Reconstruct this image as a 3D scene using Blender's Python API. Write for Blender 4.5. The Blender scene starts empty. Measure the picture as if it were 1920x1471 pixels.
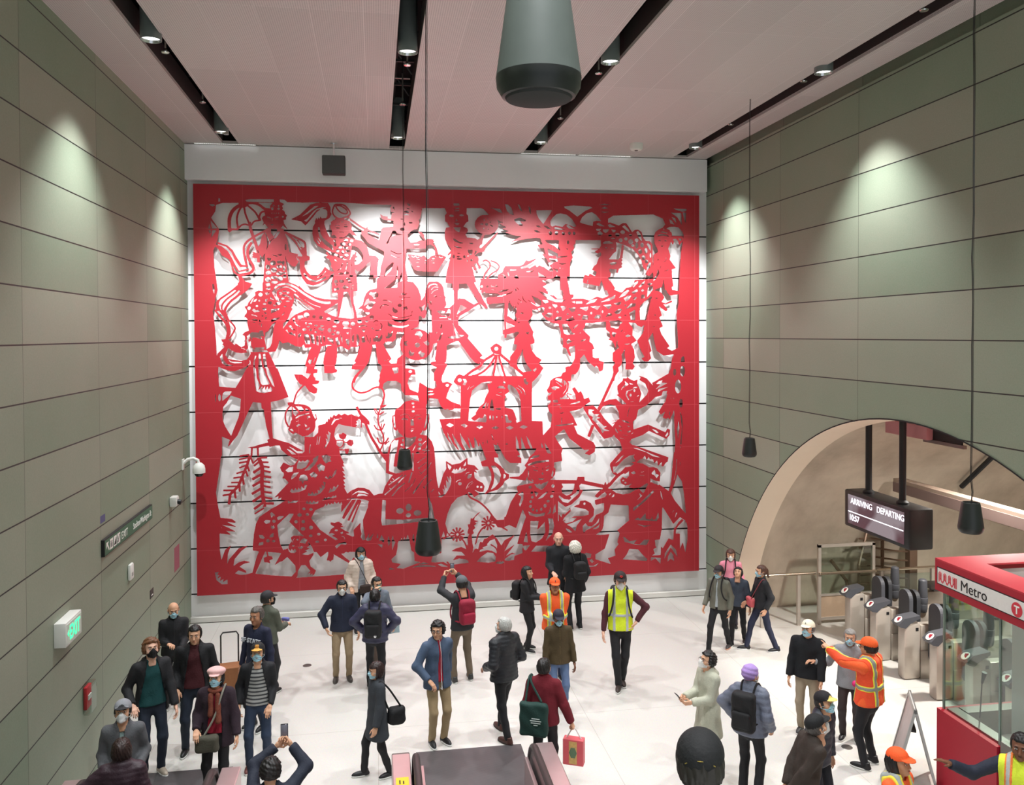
import bpy, bmesh, math, random
import numpy as np
from mathutils import Matrix, Vector
random.seed(7); np.random.seed(7)
scn = bpy.context.scene
col = scn.collection
# ------------------------------------------------------------------ camera
CAM = (0.0, 0.0, 5.65); FOC = 1585.11; YAW, PIT, ROL = 0.15968, -0.018044, -0.003575
def make_camera():
    cd = bpy.data.cameras.new('camera'); cam = bpy.data.objects.new('camera', cd); col.objects.link(cam)
    cd.sensor_width = 36.0; cd.lens = FOC/1920*36.0; cd.shift_y = -(735.5-655.77)/1920; cd.clip_start = .05; cd.clip_end = 100
    s, c = math.sin(YAW), math.cos(YAW); sp, cp = math.sin(PIT), math.cos(PIT); sr, cr = math.sin(ROL), math.cos(ROL)
    F = Vector((cp*s, cp*c, sp)); R = Vector((c, -s, 0)); U = Vector((-sp*s, -sp*c, cp))
    R2 = cr*R+sr*U; U2 = -sr*R+cr*U
    m = Matrix(((R2.x, U2.x, -F.x, CAM[0]), (R2.y, U2.y, -F.y, CAM[1]), (R2.z, U2.z, -F.z, CAM[2]), (0, 0, 0, 1)))
    cam.matrix_world = m; scn.camera = cam
    return R2, U2, F
CR, CU, CF = make_camera()
def px(u, v, axis, val):            # where the sight line through a photo pixel meets the plane axis = val
    r = CF+CR*((u-960)/FOC)-CU*((v-655.77)/FOC)
    t = (val-CAM[axis])/r[axis]
    return Vector(CAM)+r*t
# ------------------------------------------------------------------ world, exposure
XL, XR, YB, CEIL = -3.63, 7.07, 17.42, 9.37
w = bpy.data.worlds.new('world'); scn.world = w; w.use_nodes = True
w.node_tree.nodes['Background'].inputs[0].default_value = (.86, .94, 1, 1)
w.node_tree.nodes['Background'].inputs[1].default_value = .72
scn.view_settings.view_transform = 'Standard'; scn.view_settings.look = 'None'
scn.view_settings.exposure = 0.0; scn.view_settings.gamma = 1.0; scn.view_settings.use_curve_mapping = False
def spot(name, loc, target, power, angle, blend=.7, r=.06, color=(.965, .985, 1.0)):
    l = bpy.data.lights.new(name, 'SPOT'); l.energy = power; l.spot_size = math.radians(angle); l.spot_blend = blend
    l.shadow_soft_size = r; l.color = color
    o = bpy.data.objects.new(name, l); col.objects.link(o); o.location = loc
    o.rotation_euler = (Vector(target)-Vector(loc)).to_track_quat('-Z', 'Y').to_euler(); return o
LX = (-2.71, .43, 3.13, 6.21); LY = (15.85, 11.05, 6.25, 1.45, -3.35)
DOWN = 800; ART = 3700
for x in LX:
    for y in LY:
        spot('downlight_beam', (x, y, CEIL-.14), (x, y, 0), DOWN, 92, .75, .07)
# track spots in the ceiling slots aimed at the artwork
for x, tx, tz, p in ((.33, .3, 6.3, 1.0), (3.15, 3.1, 6.1, .9), (-2.6, -2.3, 5.6, .35), (6.1, 5.9, 5.6, .40)):
    spot('artwork_beam', (x, 13.0, CEIL-.24), (tx, 17.27, tz-.35), ART*p, 54, 1.0, .06, (.97, .985, 1))
# light in the cross passage behind the arch
for y in (8.2, 11.5, 14.2):
    spot('passage_beam', (9.4, y, 4.1), (9.8, y, 0), 1150, 160, .8, .12, (1, .95, .88))
# ------------------------------------------------------------------ small helpers
def tag(o, label=None, cat=None, group=None, kind=None):
    if label: o['label'] = label
    if cat: o['category'] = cat
    if group: o['group'] = group
    if kind: o['kind'] = kind
    return o
_m = {}
def mat(name, c, rough=.6, metal=0., noise=.06, scale=30., bump=0., emit=None, es=1., spec=None, trans=0., coat=0.):
    if name in _m: return _m[name]
    m = bpy.data.materials.new(name); m.use_nodes = True; nt = m.node_tree; b = nt.nodes['Principled BSDF']
    b.inputs['Roughness'].default_value = rough; b.inputs['Metallic'].default_value = metal
    if spec is not None: b.inputs['Specular IOR Level'].default_value = spec
    if trans: b.inputs['Transmission Weight'].default_value = trans
    if coat: b.inputs['Coat Weight'].default_value = coat
    c = tuple(c)+(1,)
    tc = nt.nodes.new('ShaderNodeTexCoord'); n = nt.nodes.new('ShaderNodeTexNoise'); n.inputs['Scale'].default_value = scale
    n.inputs['Detail'].default_value = 4
    nt.links.new(tc.outputs['Object'], n.inputs['Vector'])
    mx = nt.nodes.new('ShaderNodeMix'); mx.data_type = 'RGBA'
    mx.inputs[6].default_value = tuple(max(0, v*(1-noise)) for v in c[:3])+(1,); mx.inputs[7].default_value = tuple(min(1, v*(1+noise)) for v in c[:3])+(1,)
    nt.links.new(n.outputs['Fac'], mx.inputs[0]); nt.links.new(mx.outputs[2], b.inputs['Base Color'])
    if bump:
        bp = nt.nodes.new('ShaderNodeBump'); bp.inputs['Strength'].default_value = bump; bp.inputs['Distance'].default_value = .01
        nt.links.new(n.outputs['Fac'], bp.inputs['Height']); nt.links.new(bp.outputs['Normal'], b.inputs['Normal'])
    if emit:
        b.inputs['Emission Color'].default_value = tuple(emit)+(1,); b.inputs['Emission Strength'].default_value = es
    _m[name] = m; return m
def srgb(r, g, b):
    f = lambda v: ((v/255+.055)/1.055)**2.4 if v > 10 else v/255/12.92
    return (f(r), f(g), f(b))
def glass_mat():
    if 'glass' in _m: return _m['glass']
    m = bpy.data.materials.new('clear_glass'); m.use_nodes = True; nt = m.node_tree; nt.nodes.remove(nt.nodes['Principled BSDF'])
    out = nt.nodes['Material Output']; t = nt.nodes.new('ShaderNodeBsdfTransparent'); t.inputs[0].default_value = (.86, .93, .90, 1)
    g = nt.nodes.new('ShaderNodeBsdfGlossy'); g.inputs['Roughness'].default_value = .03; lw = nt.nodes.new('ShaderNodeLayerWeight'); lw.inputs[0].default_value = .10; f = nt.nodes.new('ShaderNodeMath'); f.operation = 'MULTIPLY_ADD'; f.inputs[1].default_value = .72; f.inputs[2].default_value = .03; nt.links.new(lw.outputs['Facing'], f.inputs[0])
    mx = nt.nodes.new('ShaderNodeMixShader'); nt.links.new(f.outputs[0], mx.inputs[0]); nt.links.new(t.outputs[0], mx.inputs[1]); nt.links.new(g.outputs[0], mx.inputs[2])
    nt.links.new(mx.outputs[0], out.inputs[0]); _m['glass'] = m; return m
def empty(name, loc=(0, 0, 0), rz=0., parent=None):
    o = bpy.data.objects.new(name, None); col.objects.link(o); o.location = loc; o.rotation_euler = (0, 0, rz); o.empty_display_size = .1
    if parent: o.parent = parent
    return o
def mesh_obj(name, v, f, mats, parent=None, mi=None, smooth=False, loc=None, rz=0.):
    me = bpy.data.meshes.new(name); me.from_pydata([tuple(map(float, p)) for p in v] if not isinstance(v, np.ndarray) else v.tolist(), [], f if not isinstance(f, np.ndarray) else f.tolist())
    for m in (mats if isinstance(mats, (list, tuple)) else [mats]): me.materials.append(m)
    if mi is not None: me.polygons.foreach_set('material_index', np.asarray(mi, np.int32))
    if smooth: me.polygons.foreach_set('use_smooth', np.ones(len(me.polygons), bool))
    me.update()
    o = bpy.data.objects.new(name, me); col.objects.link(o)
    if parent: o.parent = parent
    if loc is not None: o.location = loc
    o.rotation_euler[2] = rz
    return o
class MB:                                        # collects boxes, tubes, lathes into one mesh
    def __init__(s): s.v = []; s.f = []; s.mi = []; s.cur = 0
    def add(s, v, f, m=None):
        k = len(s.v); s.v += [tuple(p) for p in v]; s.f += [tuple(i+k for i in q) for q in f]; s.mi += [s.cur if m is None else m]*len(f); return s
    def box(s, x0, x1, y0, y1, z0, z1, M=None, bev=0., m=None):
        b = min(bev, (x1-x0)/2.01, (y1-y0)/2.01, (z1-z0)/2.01)
        if b <= 0:
            v = [(x, y, z) for x in (x0, x1) for y in (y0, y1) for z in (z0, z1)]
            f = [(0, 1, 3, 2), (4, 6, 7, 5), (0, 4, 5, 1), (2, 3, 7, 6), (0, 2, 6, 4), (1, 5, 7, 3)]
        else:
            bm = bmesh.new(); bmesh.ops.create_cube(bm, size=1)
            for q in bm.verts: q.co = Vector(((x0+x1)/2+q.co.x*(x1-x0), (y0+y1)/2+q.co.y*(y1-y0), (z0+z1)/2+q.co.z*(z1-z0)))
            bmesh.ops.bevel(bm, geom=bm.edges[:], offset=b, segments=2, affect='EDGES', profile=.5)
            bm.verts.index_update(); v = [q.co.copy() for q in bm.verts]; f = [[q.index for q in p.verts] for p in bm.faces]; bm.free()
        if M is not None: v = [M@Vector(p) for p in v]
        return s.add(v, f, m)
    def tube(s, pts, r, n=10, m=None, caps=True):
        pts = [Vector(p) for p in pts]; rr = r if isinstance(r, (list, tuple)) else [r]*len(pts); v = []; f = []
        a = None
        for i, p in enumerate(pts):
            d = (pts[min(i+1, len(pts)-1)]-pts[max(i-1, 0)]).normalized()
            if a is None: a = d.orthogonal().normalized()
            a = (a-d*a.dot(d)); a = a.normalized() if a.length > 1e-6 else d.orthogonal().normalized(); b = d.cross(a)
            for k in range(n):
                t = 2*math.pi*k/n; v.append(p+(a*math.cos(t)+b*math.sin(t))*rr[i])
        for i in range(len(pts)-1):
            for k in range(n): f.append((i*n+k, i*n+(k+1) % n, (i+1)*n+(k+1) % n, (i+1)*n+k))
        if caps: f.append(tuple(range(n))[::-1]); f.append(tuple((len(pts)-1)*n+k for k in range(n)))
        return s.add(v, f, m)
    def lathe(s, prof, c=(0, 0, 0), n=32, m=None, M=None):   # prof: (r, z) pairs
        v = []; f = []
        for r, z in prof:
            for k in range(n): t = 2*math.pi*k/n; v.append((c[0]+r*math.cos(t), c[1]+r*math.sin(t), c[2]+z))
        for i in range(len(prof)-1):
            for k in range(n): f.append((i*n+k, i*n+(k+1) % n, (i+1)*n+(k+1) % n, (i+1)*n+k))
        if M is not None: v = [M@Vector(p) for p in v]
        return s.add(v, f, m)
    def quad(s, a, b, c, d, m=None): return s.add([a, b, c, d], [(0, 1, 2, 3)], m)
    def prism(s, poly, d, m=None, M=None):                   # poly: 3D points in a plane, d: extrusion vector
        n = len(poly); p = [Vector(q) for q in poly]; v = p+[q+Vector(d) for q in p]
        f = [tuple(range(n))[::-1], tuple(range(n, 2*n))]+[(i, (i+1) % n, n+(i+1) % n, n+i) for i in range(n)]
        if M is not None: v = [M@q for q in v]
        return s.add(v, f, m)
    def build(s, name, mats, parent=None, smooth=False, loc=None, rz=0.):
        o = mesh_obj(name, s.v, s.f, mats, parent, s.mi, smooth, loc, rz)
        if smooth:
            try: o.data.set_sharp_from_angle(angle=math.radians(38))
            except Exception: pass
        return o
def text_obj(name, body, size, material, M, parent, align='LEFT', ext=.002, sx=1., bold=0.):
    cu = bpy.data.curves.new(name, 'FONT'); cu.body = body; cu.size = size; cu.extrude = ext; cu.align_x = align; cu.offset = bold
    t = bpy.data.objects.new(name, cu); col.objects.link(t)
    dg = bpy.context.evaluated_depsgraph_get(); me = bpy.data.meshes.new_from_object(t.evaluated_get(dg)); bpy.data.objects.remove(t); 
    me.transform(M@Matrix.Diagonal((sx, 1, 1, 1))); me.materials.clear(); me.materials.append(material)
    o = bpy.data.objects.new(name, me); col.objects.link(o); o.parent = parent; return o
def frame(origin, xdir, ydir):                       # matrix whose local x, y run along the given directions
    x = Vector(xdir).normalized(); y = Vector(ydir).normalized(); z = x.cross(y)
    return Matrix(((x.x, y.x, z.x, origin[0]), (x.y, y.y, z.y, origin[1]), (x.z, y.z, z.z, origin[2]), (0, 0, 0, 1)))
# ================================================================== THE SETTING
def panel_mat(name, axis, y0, z0, py, pz, ca, cb, joint=(.012, .013, .011), vj=.010, hj=.016):
    m = bpy.data.materials.new(name); m.use_nodes = True; nt = m.node_tree; b = nt.nodes['Principled BSDF']; b.inputs['Roughness'].default_value = .55
    N = nt.nodes.new; Lk = nt.links.new
    g = N('ShaderNodeNewGeometry'); sp = N('ShaderNodeSeparateXYZ'); Lk(g.outputs['Position'], sp.inputs[0])
    def mth(op, a, b2=None, c=None):
        n = N('ShaderNodeMath'); n.operation = op
        for i, q in enumerate((a, b2, c)):
            if q is None: continue
            if isinstance(q, (int, float)): n.inputs[i].default_value = q
            else: Lk(q, n.inputs[i])
        return n.outputs[0]
    uy = mth('DIVIDE', mth('SUBTRACT', sp.outputs[axis], y0), py); uz = mth('DIVIDE', mth('SUBTRACT', sp.outputs[2], z0), pz)
    fy, fz = mth('FLOOR', uy), mth('FLOOR', uz)
    ry, rz = mth('SUBTRACT', uy, fy), mth('SUBTRACT', uz, fz)
    dz = mth('MULTIPLY', mth('MINIMUM', rz, mth('SUBTRACT', 1.0, rz)), pz); dy = mth('MULTIPLY', mth('MINIMUM', ry, mth('SUBTRACT', 1.0, ry)), py)
    jz = mth('LESS_THAN', dz, hj/2); jy = mth('MULTIPLY', mth('LESS_THAN', dy, vj/2), .62)
    cb3 = N('ShaderNodeCombineXYZ'); Lk(fy, cb3.inputs[0]); Lk(fz, cb3.inputs[1]); wn = N('ShaderNodeTexWhiteNoise'); wn.noise_dimensions = '2D'; Lk(cb3.outputs[0], wn.inputs['Vector'])
    no = N('ShaderNodeTexNoise'); no.inputs['Scale'].default_value = .9; no.inputs['Detail'].default_value = 3; Lk(g.outputs['Position'], no.inputs['Vector'])
    fine = N('ShaderNodeTexNoise'); fine.inputs['Scale'].default_value = 55; fine.inputs['Detail'].default_value = 3; Lk(g.outputs['Position'], fine.inputs['Vector'])
    f = mth('ADD', mth('MULTIPLY', wn.outputs['Value'], .62), mth('MULTIPLY', no.outputs['Fac'], .38))
    f = mth('ADD', f, mth('MULTIPLY', mth('SUBTRACT', fine.outputs['Fac'], .5), .5)); f = mth('MAXIMUM', mth('MINIMUM', f, 1.0), 0.0)
    mx = N('ShaderNodeMix'); mx.data_type = 'RGBA'; mx.inputs[6].default_value = ca+(1,); mx.inputs[7].default_value = cb+(1,); Lk(f, mx.inputs[0])
    m2 = N('ShaderNodeMix'); m2.data_type = 'RGBA'; m2.inputs[7].default_value = joint+(1,); Lk(mx.outputs[2], m2.inputs[6]); Lk(mth('MAXIMUM', jz, jy), m2.inputs[0])
    Lk(m2.outputs[2], b.inputs['Base Color'])
    bp = N('ShaderNodeBump'); bp.inputs['Strength'].default_value = .12; bp.inputs['Distance'].default_value = .004; Lk(fine.outputs['Fac'], bp.inputs['Height']); Lk(bp.outputs[0], b.inputs['Normal'])
    return m
GA, GB = srgb(120, 142, 118), srgb(160, 163, 146)
wallL_m = panel_mat('green_cement_panels', 1, 9.50, 5.561, 2.44, .61, GA, GB)
wallR_m = panel_mat('green_cement_panels_right', 1, 9.12, 5.561, 2.46, .61, GA, GB)
Y0 = -6.0
mb = MB(); mb.box(XL-.2, XL, Y0, YB+.3, 0, CEIL+.9); tag(mb.build('wall_left', wallL_m), kind='structure')
# right wall with the arch of the cross passage
AY, AZC, AR = 10.5, -1.31, 5.76
def archz(y): return max(0., AZC+math.sqrt(max(0., AR*AR-(y-AY)**2))) if abs(y-AY) < AR else 0.
ys = [Y0]+[AY+AR*math.sin(t) for t in np.linspace(-1.33, 1.33, 97)]+[YB+.3]
mb = MB()
for a, b in zip(ys[:-1], ys[1:]):
    za, zb = (archz(a), archz(b)); top = CEIL-.10
    for xx, fl in ((XR, 0), (XR+.25, 1)):
        q = [(xx, a, za), (xx, b, zb), (xx, b, top), (xx, a, top)]
        mb.add(q if fl else q[::-1], [(0, 1, 2, 3)])
mb.box(XR+.06, XR+.25, Y0, YB+.3, CEIL-.101, CEIL+.95)
mb.quad((XR, Y0, CEIL-.10), (XR, YB+.3, CEIL-.10), (XR+.08, YB+.3, CEIL-.10), (XR+.08, Y0, CEIL-.10))
tag(mb.build('wall_right', wallR_m), kind='structure')
# back wall: white panels with black reveals
white = mat('white_wall_panel', srgb(236, 236, 236), .5, noise=.015, scale=3)
dark = mat('black_reveal', (.008, .008, .009), .7)
mb = MB(); mb.box(XL-.1, XR+.1, YB+.02, YB+.25, 0, CEIL+.9, m=1)
zs = [0.54, *[.54+.9009*k for k in range(1, 10)]]
mb.box(XL, XR, YB-.03, YB+.02, .0, .525, m=0)
for k in range(9): mb.box(XL, XR, YB, YB+.021, zs[k]+.016, zs[k+1]-.016 if k < 8 else CEIL, m=0)
tag(mb.build('wall_back', [white, dark]), kind='structure')
mb = MB(); mb.box(XL, XR, YB-.14, YB-.028, .012, .12, bev=.01); tag(mb.build('baseboard_back', mat('ledge_white', srgb(222, 220, 214), .45, noise=.02)), kind='structure')
# soffit beam above the artwork
mb = MB(); mb.box(XL, 6.997, 17.19, YB-.001, 8.68, CEIL-.012, bev=.006); tag(mb.build('trim_1', mat('beam_white', srgb(240, 240, 242), .5, noise=.015)), kind='structure')
# floor
fm = bpy.data.materials.new('white_terrazzo'); fm.use_nodes = True; nt = fm.node_tree; b = nt.nodes['Principled BSDF']; b.inputs['Roughness'].default_value = .32
g = nt.nodes.new('ShaderNodeNewGeometry'); n1 = nt.nodes.new('ShaderNodeTexNoise'); n1.inputs['Scale'].default_value = 1.2; n1.inputs['Detail'].default_value = 6
n2 = nt.nodes.new('ShaderNodeTexVoronoi'); n2.inputs['Scale'].default_value = 90; nt.links.new(g.outputs['Position'], n1.inputs[0]); nt.links.new(g.outputs['Position'], n2.inputs[0])
mx = nt.nodes.new('ShaderNodeMix'); mx.data_type = 'RGBA'; mx.inputs[6].default_value = srgb(202, 199, 193)+(1,); mx.inputs[7].default_value = srgb(212, 210, 204)+(1,)
nt.links.new(n1.outputs[0], mx.inputs[0]); m3 = nt.nodes.new('ShaderNodeMix'); m3.data_type = 'RGBA'; m3.inputs[0].default_value = .06
nt.links.new(mx.outputs[2], m3.inputs[6]); nt.links.new(n2.outputs['Color'], m3.inputs[7])
br = nt.nodes.new('ShaderNodeTexBrick'); br.offset = 0; br.inputs['Scale'].default_value = 1; br.inputs['Mortar Size'].default_value = .004; br.inputs['Brick Width'].default_value = 3.05; br.inputs['Row Height'].default_value = 3.05
br.inputs['Color1'].default_value = br.inputs['Color2'].default_value = (1, 1, 1, 1); br.inputs['Mortar'].default_value = (.72, .7, .68, 1)
nt.links.new(g.outputs['Position'], br.inputs[0]); m4 = nt.nodes.new('ShaderNodeMix'); m4.data_type = 'RGBA'; m4.blend_type = 'MULTIPLY'; m4.inputs[0].default_value = 1
nt.links.new(m3.outputs[2], m4.inputs[6]); nt.links.new(br.outputs[0], m4.inputs[7]); nt.links.new(m4.outputs[2], b.inputs['Base Color'])
mb = MB(); mb.box(XL-.2, 20, Y0, YB+.3, -.25, 0); tag(mb.build('floor', fm), kind='structure')
# ceiling: perforated pinkish panels between four open slots
SX = [(-2.90, -2.60), (.29, .59), (3.00, 3.30), (6.20, 6.50)]
cm = bpy.data.materials.new('perforated_ceiling_panel'); cm.use_nodes = True; nt = cm.node_tree; b = nt.nodes['Principled BSDF']; b.inputs['Roughness'].default_value = .5
g = nt.nodes.new('ShaderNodeNewGeometry')
br = nt.nodes.new('ShaderNodeTexBrick'); br.offset = 0; br.inputs['Scale'].default_value = 1; br.inputs['Mortar Size'].default_value = .006; br.inputs['Brick Width'].default_value = .61; br.inputs['Row Height'].default_value = 2.44
mp = nt.nodes.new('ShaderNodeMapping'); mp.inputs['Location'].default_value = (.12, -.19, 0); nt.links.new(g.outputs['Position'], mp.inputs[0]); nt.links.new(mp.outputs[0], br.inputs[0])
br.inputs['Color1'].default_value = srgb(208, 199, 197)+(1,); br.inputs['Color2'].default_value = srgb(198, 190, 188)+(1,); br.inputs['Mortar'].default_value = srgb(218, 210, 208)+(1,)
wv = nt.nodes.new('ShaderNodeTexVoronoi'); wv.inputs['Scale'].default_value = 38; wv.inputs['Randomness'].default_value = 0.0; nt.links.new(g.outputs['Position'], wv.inputs[0])
lt = nt.nodes.new('ShaderNodeMath'); lt.operation = 'LESS_THAN'; lt.inputs[1].default_value = .26; nt.links.new(wv.outputs['Distance'], lt.inputs[0])
mx = nt.nodes.new('ShaderNodeMix'); mx.data_type = 'RGBA'; mx.inputs[7].default_value = (.34, .31, .31, 1); nt.links.new(lt.outputs[0], mx.inputs[0]); nt.links.new(br.outputs[0], mx.inputs[6]); nt.links.new(mx.outputs[2], b.inputs['Base Color'])
edges = [XL]+[q for s in SX for q in s]+[XR-.10]
mb = MB()
for i in range(0, len(edges), 2): mb.box(edges[i], edges[i+1], Y0, YB-.0, CEIL, CEIL+.05)
for a, b_ in SX:                                    # the slots close just before the beam
    mb.box(a, b_, 17.10, YB, CEIL, CEIL+.05)
tag(mb.build('ceiling', cm), kind='structure')
mb = MB()
for a, b_ in SX:
    mb.box(a-.012, a, Y0, 17.10, CEIL+.05, CEIL+.35); mb.box(b_, b_+.012, Y0, 17.10, CEIL+.05, CEIL+.35)
tag(mb.build('trim_2', mat('slot_side', srgb(58, 48, 47), .7)), kind='structure')
mb = MB(); mb.box(XL-.2, XR+.3, Y0, YB+.3, CEIL+.85, CEIL+.95); tag(mb.build('trim_3', mat('plenum_black', (.010, .010, .011), .9)), kind='structure')
# pipes and struts up inside the slots
stm = mat('plenum_steel', (.10, .10, .10), .5, .6)
mb = MB()
for a, b_ in SX:
    c = (a+b_)/2
    mb.tube([(c-.09, Y0, CEIL+.62), (c-.09, 17, CEIL+.62)], .025, 6)
    for y in np.arange(2.0, 17, 1.22):
        mb.box(a-.02, b_+.02, y, y+.04, CEIL+.42, CEIL+.46)
        if int(y*2) % 3: mb.tube([(a, y+.3, CEIL+.75), (b_, y+.55, CEIL+.40)], .012, 5)
tag(mb.build('trim_4', stm), kind='structure')
# --- cross passage behind the arch
vault = bpy.data.materials.new('sprayed_concrete'); vault.use_nodes = True; nt = vault.node_tree; b = nt.nodes['Principled BSDF']; b.inputs['Roughness'].default_value = .85
g = nt.nodes.new('ShaderNodeNewGeometry'); mp = nt.nodes.new('ShaderNodeMapping'); mp.inputs['Scale'].default_value = (1, 1, .45); mp.inputs['Rotation'].default_value = (.3, .5, 0); nt.links.new(g.outputs['Position'], mp.inputs[0])
n = nt.nodes.new('ShaderNodeTexNoise'); n.inputs['Scale'].default_value = 1.0; n.inputs['Detail'].default_value = 9; n.inputs['Roughness'].default_value = .62; nt.links.new(mp.outputs[0], n.inputs[0])
cr_ = nt.nodes.new('ShaderNodeValToRGB'); cr_.color_ramp.elements[0].position = .3; cr_.color_ramp.elements[0].color = srgb(164, 150, 134)+(1,); cr_.color_ramp.elements[1].position = .72; cr_.color_ramp.elements[1].color = srgb(204, 190, 172)+(1,)
nt.links.new(n.outputs[0], cr_.inputs[0]); nt.links.new(cr_.outputs[0], b.inputs['Base Color']); bp = nt.nodes.new('ShaderNodeBump'); bp.inputs['Strength'].default_value = .5; bp.inputs['Distance'].default_value = .06
nt.links.new(n.outputs[0], bp.inputs['Height']); nt.links.new(bp.outputs[0], b.inputs['Normal'])
VR = 5.95
mb = MB(); nseg = 64
X1 = XR+.42
for i in range(nseg):
    t0, t1 = [math.radians(-12+204*k/nseg) for k in (i, i+1)]
    P = lambda x, t, r: (x, AY+r*math.cos(t), AZC+r*math.sin(t))
    for xa, xb, ra, rb in ((X1, 10.5, VR, VR), (10.5, 19.5, VR, VR)):
        mb.add([P(xa, t0, ra), P(xa, t1, ra), P(xb, t1, rb), P(xb, t0, rb)], [(0, 1, 2, 3)])
mb.add([P(19.5, math.radians(-12+204*k/nseg), VR) for k in range(nseg+1)], [tuple(range(nseg+1))])
o = mb.build('wall_passage', vault, smooth=False); tag(o, kind='structure')
# pale liner ring of the arch
ring = mat('arch_liner', srgb(232, 214, 192), .5, noise=.05, scale=2)
mb = MB()
for i in range(nseg):
    t0, t1 = [math.radians(8+164*k/nseg) for k in (i, i+1)]
    for xa, xb, ra, rb in ((XR-.012, X1+.02, AR, AR-.02), (X1+.02, X1+.02, AR-.02, VR+.02)):
        mb.add([P(xa, t0, ra), P(xa, t1, ra), P(xb, t1, rb), P(xb, t0, rb)], [(0, 1, 2, 3)])
    mb.add([P(XR-.012, t0, AR), P(XR-.012, t1, AR), P(XR-.012, t1, AR+.02), P(XR-.012, t0, AR+.02)], [(0, 1, 2, 3)], 1)
tag(mb.build('trim_5', [ring, dark]), kind='structure')
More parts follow.
